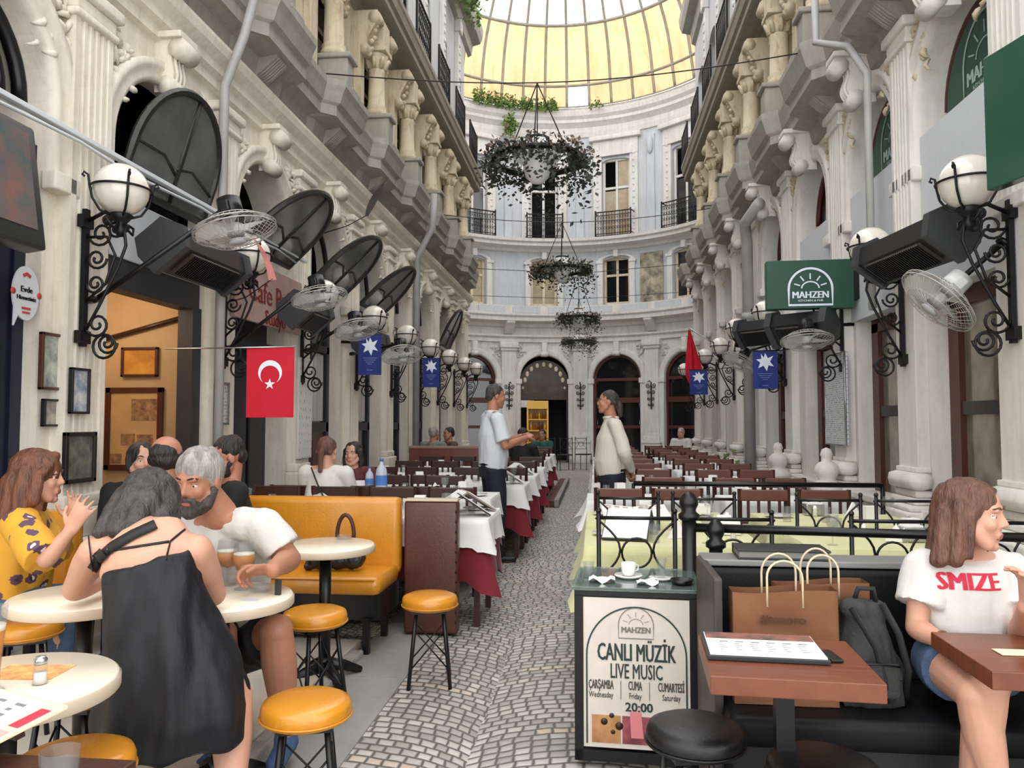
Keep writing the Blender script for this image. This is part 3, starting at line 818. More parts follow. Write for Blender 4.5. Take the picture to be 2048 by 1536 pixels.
        if c == BC[4]:   # painted white corner scrolls on the big window
            g = MB()
            for sx in (-1, 1):
                for sz in (-1, 1): g.prism([(sx*.74, 1.7+sz*.36), (sx*.5, 1.7+sz*.36), (sx*.6, 1.7+sz*.22), (sx*.72, 1.7+sz*.1)], -.138, -.13, lambda a, b, h: (a, h, b))
            struct('lettering_panel', bend(g, c), PANELW, o)
    else:            # open doorway under a painted tympanum
        nd += 1
        g = MB(); poly = [(.86*cos(pi*t/16), 2.75+.86*sin(pi*t/16)) for t in range(17)]
        g.prism([(.86, 2.45)]+poly+[(-.86, 2.45)], -.2, -.15, lambda a, b, h: (a, h, b))
        o = struct('door_4', bend(g, c), mat('dark tympanum board', (74, 66, 58), .5, 0, var=.4, vs=2.5))
        g = MB(); g.prism([(-.45, 2.8), (.45, 2.8), (.45, 3.15), (.3, 3.25), (-.3, 3.25), (-.45, 3.15)], -.149, -.13, lambda a, b, h: (a, h, b))
        for k in range(9):
            t = pi*(k+.5)/9; g.ball((.66*cos(t), -.14, 2.78+.66*sin(t)), (.07, .03, .1), 8, 6)
        for k in range(-6, 7): g.ball((k*.12, -.14, 2.62), (.05, .02, .06), 8, 5)
        struct('ornament_panel', bend(g, c), CREAM, o)
        g = MB(); g.b2(-.86, .86, -.22, -.12, 2.2, 2.45); g.b2(-.86, -.78, -.22, -.12, 0, 2.2); g.b2(.78, .86, -.22, -.12, 0, 2.2)
        struct('door_frame', bend(g, c), mat('brown lettered fascia', (70, 58, 50), .5, 0, var=.3), o)
        g = MB(); g.b2(-.84, -.35, -.13, -.11, 1.93, 2.18); struct('notice_board', bend(g, c), PAPER, o)

# ---- glass dome: translucent yellow sheets below, clear crown above, steel ribs
def sheet_mat(name, c, stain):
    m, nt, b = nodes(name); g = G(nt); p = g.pos()
    f = g.ramp(g.noise(g.scale(p, (2.2, 2.2, .35)), 1.4, 5, .6), .45, .8)
    col = g.mix(g.m('MULTIPLY', f, .7), lin(c), lin(stain))
    t = g.n('ShaderNodeBsdfTranslucent'); d = g.n('ShaderNodeBsdfDiffuse'); x = g.n('ShaderNodeMixShader')
    nt.links.new(col, t.inputs[0]); nt.links.new(col, d.inputs[0]); x.inputs[0].default_value = .15
    nt.links.new(t.outputs[0], x.inputs[1]); nt.links.new(d.outputs[0], x.inputs[2])
    out = [q for q in nt.nodes if q.type == 'OUTPUT_MATERIAL'][0]
    nt.links.new(x.outputs[0], out.inputs[0]); return m
YEL = sheet_mat('yellowed translucent roof sheet', (214, 176, 134), (180, 132, 84))
CLR = sheet_mat('clear translucent roof sheet', (250, 252, 255), (240, 244, 250))
RIB = mat('grey steel glazing bar', (150, 144, 130), .5, .2, var=.2)
dome = [(5.55, 12.55), (5.4, 13.25), (4.75, 15.1), (3.2, 16.9), (0.6, 17.6)]
def dp(phi, r, z): return (RC.x+r*sin(radians(phi)), RC.y+r*cos(radians(phi)), z)
step = 8.2; nseg = 22; a0 = -.3-11*step
mb = MB(); mc = MB()
for i in range(nseg):
    for k in range(4):
        for j in range(4):
            q = []
            for (jj, ii) in ((j, 0), (j, 1), (j+1, 1), (j+1, 0)):
                t = jj/4; r = dome[k][0]+(dome[k+1][0]-dome[k][0])*t; z = dome[k][1]+(dome[k+1][1]-dome[k][1])*t+(.1*sin(pi*t) if k else 0)
                q.append(dp(a0+step*(i+ii), r+(.08*sin(pi*t) if k else 0), z))
            if k == 0 and i == 11: continue      # a missing pane
            (mb if k < 2 else mc).add(q, [(0, 1, 2, 3)], 0, True)
ceil = struct('ceiling', mb, YEL); struct('ceiling_crown', mc, CLR)
mb = MB(); mb.b2(-.2, .2, -.02, .02, 0, .3)
ribs = MB()
for i in range(nseg+1):
    pts = []
    for k in range(4):
        for j in range(4):
            t = j/4; pts.append(dp(a0+step*i, dome[k][0]+(dome[k+1][0]-dome[k][0])*t-.03+(.08*sin(pi*t) if k else 0), dome[k][1]+(dome[k+1][1]-dome[k][1])*t+(.1*sin(pi*t) if k else 0)))
    ribs.tube(pts, .048, 6)
for k, w in ((0, .03), (1, .05), (2, .06), (3, .04)):
    ribs.tube([dp(a0+step*i/2, dome[k][0]-.04, dome[k][1]) for i in range(nseg*2+1)], w, 6)
struct('ceiling_rib_trim', ribs, RIB)
# plants growing along the top ledge
LEAF = mat('ledge weed leaf', (104, 130, 62), .6, 0, var=.35, vs=8)
def leaf_cloud(n, fn, s0, s1, seed):
    r = random.Random(seed); mb = MB()
    for i in range(n):
        c = Vector(fn(r)); a = Vector((r.uniform(-1, 1), r.uniform(-1, 1), r.uniform(-.4, 1))).normalized(); b = a.orthogonal().normalized()
        b = (b*cos(r.uniform(0, 6))+a.cross(b)*sin(r.uniform(0, 6))).normalized(); s = r.uniform(s0, s1)
        mb.add([c, c+a*s*.5+b*s*.28, c+a*s, c+a*s*.5-b*s*.28], [(0, 1, 2, 3)])
    return mb
for (p0, p1, n, dens) in ((-37, -19.5, 900, .2), (-18.5, -13, 340, .18), (-12.5, -4, 420, .16), (9, 13, 70, .12)):
    o = part('ledge_plant', leaf_cloud(n, lambda r: RP(r.uniform(p0, p1), .54+r.uniform(-.06, .06), 12.36+min(.45, abs(r.gauss(0, dens)))), .06, .16, int(n)), LEAF)
    tag(o, {900: 'longest run of green weeds on the top ledge below the dome', 340: 'short run of green weeds on the ledge beside the longest run', 420: 'low green weeds on the ledge next to the missing roof pane', 70: 'smallest tuft of weeds on the ledge right of the missing pane'}[n], 'plant', 'weeds on the top ledge')
o = part('ledge_plant', leaf_cloud(260, lambda r: RP(-22+r.gauss(0, 1.1), .45+r.uniform(-.1, .2), 11.75+r.gauss(0, .2)), .08, .2, 5), LEAF)
tag(o, 'green bush hanging out of the wall below the top ledge', 'plant')
o = part('ledge_plant', leaf_cloud(500, lambda r: (XL+.55+r.gauss(0, .12), 17.2+r.gauss(0, .35), 11.75-abs(r.gauss(0, .4))), .08, .2, 6), LEAF)
tag(o, 'green creeper hanging from the top of the left wall', 'plant')
# ================================================================= LETTERING AND MARKS
FONT = None
def text_mesh(txt, size, ext=.002, align='CENTER', bold=0.0, sx=1.0, font=None):
    cu = bpy.data.curves.new('lettering', 'FONT'); cu.body = txt; cu.size = size; cu.align_x = align; cu.align_y = 'CENTER'
    cu.extrude = ext; cu.resolution_u = 2
    ob = bpy.data.objects.new('lettering', cu); COL.objects.link(ob); dg = bpy.context.evaluated_depsgraph_get()
    me = bpy.data.meshes.new_from_object(ob.evaluated_get(dg)); bpy.data.objects.remove(ob); bpy.data.curves.remove(cu)
    if sx != 1.0:
        for v in me.vertices: v.co.x *= sx
    return me
def add_mesh(mb, me, M=None, m=0):
    mb.add([v.co[:] for v in me.vertices], [tuple(p.vertices) for p in me.polygons], m, False, M)
    return mb
def T(x=0, y=0, z=0): return Matrix.Translation((x, y, z))
def put_text(mb, txt, size, x, y, m=0, bold=0.0, sx=1.0, align='CENTER', z=0.0):
    """text in the local x-y plane facing +z"""
    me = text_mesh(txt, size, .0015, align, 0, sx)
    for k in ((0,) if bold <= 0 else (-1, 0, 1)): add_mesh(mb, me, T(x+k*bold, y, z+k*.0002), m)   # heavier strokes: the outline three times, a hair apart
    bpy.data.meshes.remove(me); return mb
def stroke(mb, pts, w, m=0, closed=False, z=.0, h=.0015):
    """flat ribbon of width w in the x-y plane"""
    n = len(pts); k = n if closed else n-1
    L = []
    for i in range(n):
        a = Vector(pts[(i-1) % n] if closed else pts[max(i-1, 0)]); b = Vector(pts[(i+1) % n] if closed else pts[min(i+1, n-1)])
        t = (b-a); t = t.normalized() if t.length > 0 else Vector((1, 0)); nn = Vector((-t.y, t.x)); p = Vector(pts[i])
        L.append((p+nn*w/2, p-nn*w/2))
    vs = []
    for q in (z+h, z-h):
        for a, b in L: vs += [(a.x, a.y, q), (b.x, b.y, q)]
    fs = []
    for i in range(k):
        j = (i+1) % n
        fs += [(2*i, 2*i+1, 2*j+1, 2*j), (2*n+2*i, 2*n+2*j, 2*n+2*j+1, 2*n+2*i+1)]
    return mb.add(vs, fs, m)
def sun_arch_logo(mb, w, m=0, word='MAHZEN', small=True, line=.03, z=0.0, solid=False):
    """arched badge with a rising sun above the word; w = width, origin bottom centre"""
    h0 = w*.38; r = w/2
    pts = [(-r, 0)]+[(-r*cos(pi*i/24), h0+r*sin(pi*i/24)) for i in range(25)]+[(r, 0)]
    stroke(mb, pts, w*line*1.7, m, True, z)
    zc = h0+.02*w
    stroke(mb, [(-.2*w*cos(pi*i/12), zc+.16*w*sin(pi*i/12)) for i in range(13)], w*line, m, False, z)
    for i in range(5):
        t = pi*(i+.5)/5; stroke(mb, [(.25*w*cos(t), zc+.22*w*sin(t)), (.39*w*cos(t), zc+.36*w*sin(t))], w*line, m, False, z)
    put_text(mb, word, w*.23, 0, h0*.62, m, w*.009, .9, z=z)
    if small: put_text(mb, 'KİTCHEN & PUB', w*.062, 0, h0*.27, m, w*.001, 1.25, z=z)
    return mb

# ================================================================= WALL LANTERNS
def spiral(cy, cz, r0, r1, turns, a0, n=22):
    return [(0, cy+(r0+(r1-r0)*i/n)*cos(a0+2*pi*turns*i/n), cz+(r0+(r1-r0)*i/n)*sin(a0+2*pi*turns*i/n)) for i in range(n+1)]
def lantern_meshes():
    b = MB(); yb = .13
    b.b2(-.02, .02, yb-.02, yb+.01, -1.0, -.12); b.b2(-.05, .05, yb-.03, yb+.015, -.98, -.9); b.b2(-.05, .05, yb-.03, yb+.015, -.24, -.16)
    b.tube([(0, yb, -.92), (0, yb+.1, -.74), (0, yb+.22, -.5), (0, yb+.27, -.36), (0, yb+.25, -.22)], .011, 6)
    b.tube([(0, yb, -.72), (0, yb+.14, -.6), (0, yb+.2, -.42), (0, yb+.14, -.3), (0, yb, -.3)], .010, 6)
    for cy, cz, r, d in ((.09, -.86, .085, 1), (.16, -.98, .07, -1), (.07, -.6, .065, 1), (.075, -.44, .07, -1), (.1, -.28, .085, 1), (.2, -.25, .06, -1)):
        b.tube(spiral(yb+cy, cz, r, .015, 1.6*d, pi if d > 0 else 0), .009, 5)
    b.tube([(0, yb+.14+.075*cos(t*pi/8), -1.0+.075*sin(t*pi/8)) for t in range(16)], .009, 5, 0, True)
    b.tube([(0, yb, -.2), (0, yb+.12, -.14), (0, yb+.23, -.17)], .014, 6)
    b.lathe([(.02, -.3), (.035, -.26), (.02, -.23), (.05, -.2), (.075, -.165), (.05, -.15)], 12, 0, (0, yb+.23, 0))
    for s in (-1, 1):
        b.tube([(s*x, yb+.23+y, z) for x, y, z in ((.02, 0, -.22), (.1, .02, -.27), (.14, .0, -.22), (.1, -.02, -.2))], .009, 5)
        b.ball((s*.09, yb+.2, -.22), (.03, .03, .035), 8, 6)
    c = MB(); gy = yb+.23
    c.tube([(.178*cos(t*pi/16), gy+.178*sin(t*pi/16), 0) for t in range(32)], .008, 5, 0, True)
    for k in range(4):
        a = pi/4+k*pi/2
        c.tube([(r*cos(a), gy+r*sin(a), z) for r, z in ((.05, -.18), (.12, -.15), (.165, -.08), (.182, 0), (.19, .06), (.215, .075), (.222, .055), (.208, .045))], .008, 5)
    g = MB(); g.ball((0, gy, 0), .165, 28, 20)
    return b.mesh('bracket', [IRON]), c.mesh('globe_cage', [IRON]), g.mesh('globe', [GLOBE])
LM = lantern_meshes()
LAMPS = [(-1, 4.54, 2.88), (-1, 6.4, 2.87), (-1, 8.21, 2.82), (-1, 10.19, 2.83), (-1, 12.01, 2.8), (-1, 13.81, 2.77), (-1, 15.66, 2.75), (-1, 17.5, 2.75), (-1, 19.3, 2.76),
         (1, 4.95, 2.88), (1, 6.64, 2.86), (1, 8.2, 2.9), (1, 10.63, 2.88), (1, 12.73, 2.92), (1, 14.43, 2.8), (1, 16.4, 2.78), (1, 18.3, 2.79), (1, 20.1, 2.76)]
k = 0
for i, (s, y, z) in enumerate(LAMPS):
    k = k+1 if i and LAMPS[i-1][0] == s else 1
    t = thing('wall_lantern', 'white globe lantern on a scrolled black iron bracket, %s along the %s wall' % (ORD[k-1], 'left' if s < 0 else 'right'), 'lamp', wall_at(s, y, z), RZ[s], 'globe lanterns on the passage walls')
    for me in LM: part(me.name.split('.')[0], me, None, t)
# bracket lanterns of the round court (brackets only show between the arches)
bm_ = MB(); bm_.b2(-.02, .02, .15, .18, -.9, 0)
for cz, r in ((-.1, .09), (-.32, .07), (-.55, .06), (-.75, .05)):
    for sx in (-1, 1): bm_.tube([(sx*(.02+r+(r*(1-.9*i/16))*cos(pi+2*pi*1.4*i/16)), .2, cz+(r*(1-.9*i/16))*sin(pi+2*pi*1.4*i/16)) for i in range(17)], .013, 5)
bm_.tube([(0, .17, 0), (0, .3, .05), (0, .42, 0)], .016, 6)
gm_ = MB(); gm_.ball((0, .42, .17), .15, 20, 14)
for k, c in enumerate((BC[2]+BAY/2, BC[3]+BAY/2, BC[4]+BAY/2)):
    t = thing('wall_lantern', 'black scrolled bracket lantern on the %s white pier of the round end wall' % ORD[k], 'lamp', RP(c, 0, 2.75), -radians(c)+pi, 'bracket lanterns of the round court')
    part('bracket', bm_, IRON, t)

# ================================================================= HOPPER SASHES of the left fanlights
SASHG = mat('sash glass grey', (96, 98, 97), .08, 0, var=.3, vs=2.5, coat=.5)
SASHF = mat('sash frame black', (34, 33, 30), .4, 0, var=.2)
def hopper(w, h):
    f = MB(); r = w/2; sp = h-r
    pts = [(-r, 0)]+[(-r*cos(pi*i/20), sp+r*sin(pi*i/20)) for i in range(21)]+[(r, 0)]
    f.tube([(x, 0, z) for x, z in pts], .032, 6, 0, True, sm=False)
    f.tube([(-.03, 0, 0), (-.03, 0, h)], .024, 6); f.tube([(-r, 0, sp*.75), (-.2, .0, sp*1.1), (0, 0, sp*.95)], .018, 6); f.tube([(0, 0, sp*.8), (.2, 0, sp*1.12), (r, 0, sp*1.1)], .018, 6)
    g = MB(); g.prism(pts, -.006, .006, lambda a, b, h_: (a, h_, b)); return f.mesh('sash_frame', [SASHF]), g.mesh('pane', [SASHG])
hm = hopper(1.12, .86)
for k, (y, ang) in enumerate(((5.545, 17), (7.395, 46), (9.245, 46), (11.095, 46), (16.645, 25))):
    t = thing('hopper_window', 'arched grey glass sash %s above the %s arch of the left wall' % (('almost closed', 'tilted far out', 'tilted far out', 'tilted far out', 'half open')[k], ('first', 'second', 'third', 'fourth', 'seventh')[k]), 'window',
              wall_at(-1, y, 3.08, .06), 0, 'tilted fanlight sashes', (0, 0, 0))
    t.rotation_euler = (radians(-ang), 0, -pi/2); t.rotation_mode = 'XYZ'
    part('sash_frame', hm[0], None, t); part('pane', hm[1], None, t)

# ================================================================= FANS, HEATERS
FANW = mat('clear grey fan plastic', (196, 196, 192), .2, 0, alpha=.75, coat=.3)
WIREM = mat('pale wire guard', (186, 184, 178), .35, .3)
def fan_meshes(motor):
    g = MB(); R = .245
    for sgn in (1, -1):
        for r, d in ((R, 0.0), (R*.66, .05), (R*.3, .065)):
            g.tube([(r*cos(t*pi/16), r*sin(t*pi/16), sgn*(.012+d)) for t in range(32)], .0042 if r == R else .0028, 4, 0, True)
        for k in range(36):
            a = 2*pi*k/36; g.tube([(R*cos(a), R*sin(a), sgn*.01), (R*.66*cos(a), R*.66*sin(a), sgn*.062), (.05*cos(a), .05*sin(a), sgn*.075)], .0018, 3)
    b = MB()
    for k in range(5):
        a = 2*pi*k/5
        def f(u, v, a=a):
            r = .045+.185*u; w = (.5+.2*u)*(v-.5); aa = a+w
            return (r*cos(aa), r*sin(aa), .03*(v-.5)*2)
        b.grid(8, 5, f)
    b.cyl((0, 0, -.03), (0, 0, .035), .05, .045, 16)
    m = MB(); m.cyl((0, 0, .07), (0, 0, .2), .075, .07, 20); m.cyl((0, 0, .2), (0, 0, .215), .06, .04, 20); m.b2(-.03, .03, -.09, .06, .1, .17, 0, .01)
    h = MB(); h.cyl((0, 0, -.08), (0, 0, -.07), .05, .05, 18)
    return g.mesh('wire_guard', [WIREM]), b.mesh('blade_set', [FANW]), m.mesh('motor', [motor]), h.mesh('badge', [PANELW])
FMK = fan_meshes(BLACKM); FMW = fan_meshes(mat('white fan housing', (206, 208, 206), .35, 0))
FANS = [(-2.38, 4.85, 2.68, (-2, -15, 0), 0, 1.1, 'white wire fan with black motor, first on the left wall, on a long black arm', (-3.22, 4.62, 2.18)),
        (-2.42, 6.55, 2.5, (-6, -14, 0), 0, 1.0, 'wire fan with black motor, second on the left wall, beside the second lantern', (-3.22, 6.47, 2.05)),
        (-2.6, 8.2, 2.42, (-14, -16, 0), 0, 1.0, 'wire fan, third on the left wall, above the blue banner', (-3.2, 8.3, 2.2)),
        (-2.28, 8.95, 2.2, (-18, -12, 0), 0, 1.0, 'wire fan with black motor, fourth on the left wall', (-3.2, 9.9, 2.3)),
        (2.16, 5.1, 2.17, (0, 46, 0), 1, 1.05, 'white wire fan with white motor tilted steeply beside the nearest right lantern', (2.5, 5.0, 2.5)),
        (2.06, 7.75, 2.2, (-12, 0, 0), 0, 1.0, 'wire fan with black motor below the green projecting sign', (2.5, 8.3, 2.45)),
        (1.92, 10.5, 2.2, (-10, 30, 0), 0, 1.0, 'wire fan tilted beside the larger blue banner of the right wall', (2.5, 10.55, 2.5))]
for x, y, z, rot, wh, sc, lab, base in FANS:
    t = thing('wall_fan', lab, 'fan', (x, y, z), 0, 'wall fans', tuple(radians(q) for q in rot)); t.scale = (sc,)*3
    for me in (FMW if wh else FMK): part(me.name.split('.')[0], me, None, t)
    bpy.context.view_layer.update(); inv = t.matrix_world.inverted()
    a = MB(); p1 = inv @ Vector(base)
    a.tube([(0, 0, .16), (p1+Vector((0, 0, .16)))*.5, p1], .017, 8); a.cyl(p1, p1+Vector((0, 0, .02)), .04)
    part('arm', a, BLACKM, t)
HGRILL = mat('brown heater grille', (92, 82, 74), .5, .4, var=.3, vs=20, stretch=(8, 1, 1))
def heater_meshes(L):
    b = MB(); b.prism([(-.12, -.1), (.14, -.1), (.2, .02), (.12, .14), (-.08, .14), (-.14, .04)], -L/2, L/2, lambda a, c, h: (h, a, c))
    ee = []
    for s in (-1, 1): ee.append(MB().prism([(-.14, -.12), (.16, -.12), (.23, .02), (.14, .17), (-.1, .17), (-.16, .05)], s*L/2-.02*s, s*(L/2+.05), lambda a, c, h: (h, a, c)))
    g = MB(); g.b2(-L*.38, L*.38, -.08, .12, -.125, -.1, 0)
    g2 = MB()
    for k in range(26): g2.b2(-L*.38+L*.76*k/26, -L*.38+L*.76*k/26+.008, -.08, .12, -.135, -.12)
    return b.mesh('housing', [mat('graphite heater housing', (42, 43, 45), .4, .2)]), ee[0].mesh('end_cap', [mat('dark grey end cap', (58, 60, 62), .45, 0)]), ee[1].mesh('end_cap', [mat('dark grey end cap', (58, 60, 62), .45, 0)]), g.mesh('heating_panel', [HGRILL]), g2.mesh('grille', [BLACKM])
HM = heater_meshes(.95); HM2 = heater_meshes(.55)
for s, y, z, o, rx, rz, ms, lab in ((-1, 5.55, 2.62, .33, 38, 0, HM, 'long graphite radiant heater over the doorway of the left wall'),
                                    (1, 5.75, 2.62, .38, 35, 8, HM, 'long graphite radiant heater beside the nearest right-hand lantern'),
                                    (1, 8.2, 2.36, .52, 48, 50, HM2, 'graphite heater hanging below the green projecting sign'),
                                    (1, 10.2, 2.55, .5, 48, 45, HM2, 'small graphite heater above the larger blue banner of the right wall'),
                                    (-1, 7.6, 2.5, .4, 40, 0, HM2, 'graphite heater between the second and third left lanterns'),
                                    (-1, 9.9, 2.42, .4, 40, 0, HM2, 'graphite heater behind the fourth fan of the left wall')):
    t = thing('radiant_heater', lab, 'heater', wall_at(s, y, z, o), 0, 'radiant heaters', (radians(rx), 0, RZ[s]+radians(rz)))
    for me in ms: part(me.name.split('.')[0], me, None, t)
    bpy.context.view_layer.update(); inv = t.matrix_world.inverted(); w = wall_at(s, y, z+.05, .0)
    part('arm', MB().tube([(0, -.05, .1), inv @ w], .02, 8), BLACKM, t)

# ================================================================= FLAGS AND BANNERS
def cloth(w, h, amp, n=14, ph=0.0, side=0):
    return lambda u, v: ((u-.5)*w, amp*sin(u*7+ph+v*2.0)*(.3+.7*v), -v*h)
def flag_on(name, label, cat, loc, rz, w, h, m, amp=.012, ph=0.0, group=None):
    t = thing(name, label, cat, loc, rz, group)
    mb = MB(); f = cloth(w, h, amp, ph=ph); mb.grid(18, 18, f, 0); part('cloth', mb, m, t)
    return t, f
def drape(mb0, f, w, h, off=-.004):
    """lay flat marks (x, y in the cloth's plane, y up from its top edge) on the cloth"""
    o = MB(); o.f, o.m, o.s = mb0.f, mb0.m, mb0.s
    o.v = [(lambda p: (x, p[1]+off-z, y))(f(x/w+.5, -y/h)) for x, y, z in mb0.v]
    return o
def ring_poly(R, r, dx, n=30):
    """crescent outline: circle R minus circle r shifted by dx (opening to +x)"""
    cx = (R*R-r*r+dx*dx)/(2*dx); hy = sqrt(max(0, R*R-cx*cx)); a = atan2(hy, cx); b = atan2(hy, cx-dx)
    out = [(R*cos(a+(2*pi-2*a)*i/n), R*sin(a+(2*pi-2*a)*i/n)) for i in range(n+1)]
    inn = [(dx+r*cos(b+(2*pi-2*b)*i/n), r*sin(b+(2*pi-2*b)*i/n)) for i in range(n+1)]
    return out, inn
t, f = flag_on('hanging_flag', 'red flag with white crescent and star hung flat from a rod beside the doorway', 'flag', (-2.58, 5.9, 2.0), radians(4), .385, .56, REDF, .008)
mb = MB(); out, inn = ring_poly(.097, .078, .024)
# crescent opens downward on the hanging flag
rot = lambda p, cy: (-p[1]+0.0, -p[0]*1.0+cy)
vs = []; fs = []
for a, b in zip(out, inn): vs += [(*rot(a, -.2), 0), (*rot(b, -.2), 0)]
for i in range(len(out)-1): fs.append((2*i, 2*i+1, 2*i+3, 2*i+2))
mb.add([(x, -(y+.2)-.2 if False else y, z) for x, y, z in vs], fs)
st = [((.046 if i % 2 == 0 else .018)*sin(2*pi*i/10), -.295+(.046 if i % 2 == 0 else .018)*cos(2*pi*i/10)) for i in range(10)]
mb.add([(x, y, 0) for x, y in st]+[(0, -.295, 0)], [(i, (i+1) % 10, 10) for i in range(10)])
part('emblem', drape(mb, f, .385, .56), WHITEP, t, 'white crescent and star')
part('rod', MB().tube([(-.85, -.02, -.01), (.2, 0, .005)], .006, 6), STEEL, t)
FL = [(0, .11), (.035, .045), (.1, .075), (.06, .0), (.105, -.06), (.04, -.045), (.02, -.12), (-.02, -.05), (-.085, -.08), (-.06, -.01), (-.11, .03), (-.045, .035), (-.05, .1), (-.015, .05)]
for (x, y, z, w, h, lab, ph) in ((-2.78, 9.3, 2.49, .29, .5, 'blue banner with white flower beside the third fan of the left wall', 0), (-2.78, 12.9, 2.5, .29, .5, 'blue banner with white flower hung below the sixth left lantern', 1),
                             (2.12, 9.9, 2.3, .3, .48, 'larger blue banner with white flower on the right wall below the heater', 2), (2.0, 15.2, 2.42, .34, .48, 'far blue banner with white flower beside the red flag on the right wall', 3)):
    t, f = flag_on('hanging_banner', lab, 'banner', (x, y, z), radians(-3 if x > 0 else 4), w, h, BLUEF, .008, ph, 'blue flower banners')
    mb = MB(); mb.add([(px_*w/.3, -.14+py_, 0) for px_, py_ in FL]+[(0, -.14, 0)], [(i, (i+1) % 14, 14) for i in range(14)])
    part('emblem', drape(mb, f, w, h), WHITEP, t, 'white flower')
    mb = MB()
    for j, (ww, yy) in enumerate(((.6, -.29), (.5, -.315), (.36, -.34), (.2, -.365), (.24, -.44))):
        stroke(mb, [(-w*ww/2+w*ww*i/6, yy) for i in range(7)], .007)
    part('lettering', drape(mb, f, w, h), mat('faint pale print', (122, 140, 196), .6), t)
    part('rod', MB().tube([(-w/2-.04, 0, 0), (w/2+.04, 0, 0), (w/2+.04 if x > 0 else -w/2-.04, 0, 0), ((2.7 if x > 0 else -3.4)-x, .0, .05)], .007, 6), BLACKM, t)
t = thing('draped_flag', 'narrow red flag drooping from a pole beside the far blue banner', 'flag', (1.98, 15.6, 3.25), 0)
mb = MB(); mb.grid(8, 16, lambda u, v: (-.1+.12*v+(u-.5)*(.04+.28*min(1, v*1.6))*(1 if v < .75 else 1-(v-.75)*2.2), .05*sin(u*9+v*3), -v*1.25), 0); part('cloth', mb, REDF, t)
part('pole', MB().tube([(.75, .1, -.5), (-.1, 0, .03)], .012, 6), STEEL, t)
# small pink pennant sticking up at the second lantern
t = thing('pennant', 'faded pink pennant leaning over the second left globe lantern', 'flag', px(545, 560, Y=6.1), 0)
part('cloth', MB().grid(4, 10, lambda u, v: (-.17*v+(u-.5)*.07*(1-v*.8), .02*sin(v*6), .36*v+.05*sin(pi*v)), 0), mat('faded pink cloth', (206, 130, 124), .8, 0, var=.2), t)
part('stick', MB().tube([(0, 0, .01), (-.35, .25, -.1), (-3.4-t.location.x, .4, -.15)], .005, 5), BLACKM, t)

# ================================================================= SIGNS
t = thing('projecting_sign', 'dark green projecting sign with white arched sun badge, facing the camera from the right wall', 'sign', (2.16, 8.0, 2.79), 0, None, (pi/2, 0, radians(-2)))
mb = MB(); mb.b2(-.42, .42, -.245, .245, -.08, .04, 0, .004); part('board', mb, GREENS, t)
mb = MB(); sun_arch_logo(mb, .42); mb.v = [(x+.0, y-.21, z+.043) for x, y, z in mb.v]; part('lettering', mb, WHITEP, t, 'white arched badge reading MAHZEN')
part('mounting_plate', MB().b2(.42, .47, -.16, .2, -.06, .06, 0), BLACKM, t)
a0 = px(1980, 360, Y=4.3)
t = thing('fascia_sign', 'large dark green signboard cut off at the right edge, beside the nearest lantern', 'sign', (a0.x+.14, 3.84, 3.0), 0, None, (pi/2, 0, radians(-75)))
part('board', MB().b2(-.5, .5, -.36, .36, -.05, .02, 0, .004), mat('glossy dark green signboard', (34, 78, 62), .12, 0, coat=.4), t)
mb = MB(); sun_arch_logo(mb, .62, line=.04); mb.v = [(x+.14, y-.3, z+.024) for x, y, z in mb.v]; part('lettering', mb, WHITEP, t)
for k in (1, 2):
    c = (PR[k]+PR[k+1])/2
    t = thing('arched_sign', 'dark green arched board with white sun badge in the %s fanlight of the right wall' % ('nearest' if k == 1 else 'second'), 'sign', wall_at(1, c, 0, -.2), 0, None, (pi/2, 0, -pi/2))
    n = 20; poly = [(-.57*cos(pi*i/n), 3.88+.57*sin(pi*i/n)) for i in range(n+1)]
    part('board', MB().prism([(-.57, 3.78)]+poly+[(.57, 3.78)], 0, .03), GREENS, t)
    mb = MB(); sun_arch_logo(mb, .66, line=.018); mb.v = [(x+.05, y+3.82, z+.033) for x, y, z in mb.v]; part('lettering', mb, mat('pale green print', (170, 196, 186), .5), t)
# red lettered shop sign above the third left door
t = thing('shop_sign', 'weathered pink board with dark red script lettering above the dark door of the left wall', 'sign', wall_at(-1, 7.3, 2.62, .16), 0, None, (pi/2, 0, pi/2))
part('board', MB().b2(-.78, .78, -.27, .3, -.04, 0, 0, .004), mat('faded pink signboard', (190, 158, 148), .6, 0, var=.2, vs=3), t)
REDL = mat('dark red lettering', (128, 40, 36), .5)
mb = MB()
put_text(mb, 'Cafe Pub', .3, -.0, .02, 0, .004, .95); put_text(mb, 'Stüdyo', .2, .1, -.2, 0, .003, .9)
mb.v = [(x, y, z+.004) for x, y, z in mb.v]; part('lettering', mb, REDL, t)
# speech bubble plaque
t = thing('speech_bubble_plaque', 'white speech bubble plaque with red and black print above the framed pictures', 'sign', wall_at(-1, 4.17, 2.16, .02), 0, None, (pi/2, 0, pi/2))
pts = [(.105*cos(a), .16*sin(a)) for a in [pi*2*i/28 for i in range(28)] if not (3.9 < a < 4.2)]
bub = [(.105*cos(2*pi*i/32), .16*sin(2*pi*i/32)) for i in range(32)]
bub = bub[:20]+[(-.09, -.2)]+bub[21:]
part('board', MB().prism(bub, -.008, .004), PANELW, t)
mb = MB(); put_text(mb, 'Evde', .05, 0, .02, 0, .001); put_text(mb, 'Hizmetiniz', .036, 0, -.03, 0, .001); mb.v = [(x, y, z+.006) for x, y, z in mb.v]; part('lettering', mb, BLACKM, t)
mb = MB(); stroke(mb, [(-.03, .1), (0, .115), (.03, .1)], .02); stroke(mb, [(-.035, -.09), (.035, -.09)], .014); stroke(mb, [(-.03, -.115), (.03, -.115)], .012)
for s in (-1, 1): mb.cyl((s*.105, 0, -.002), (s*.105, 0, .0), .02)
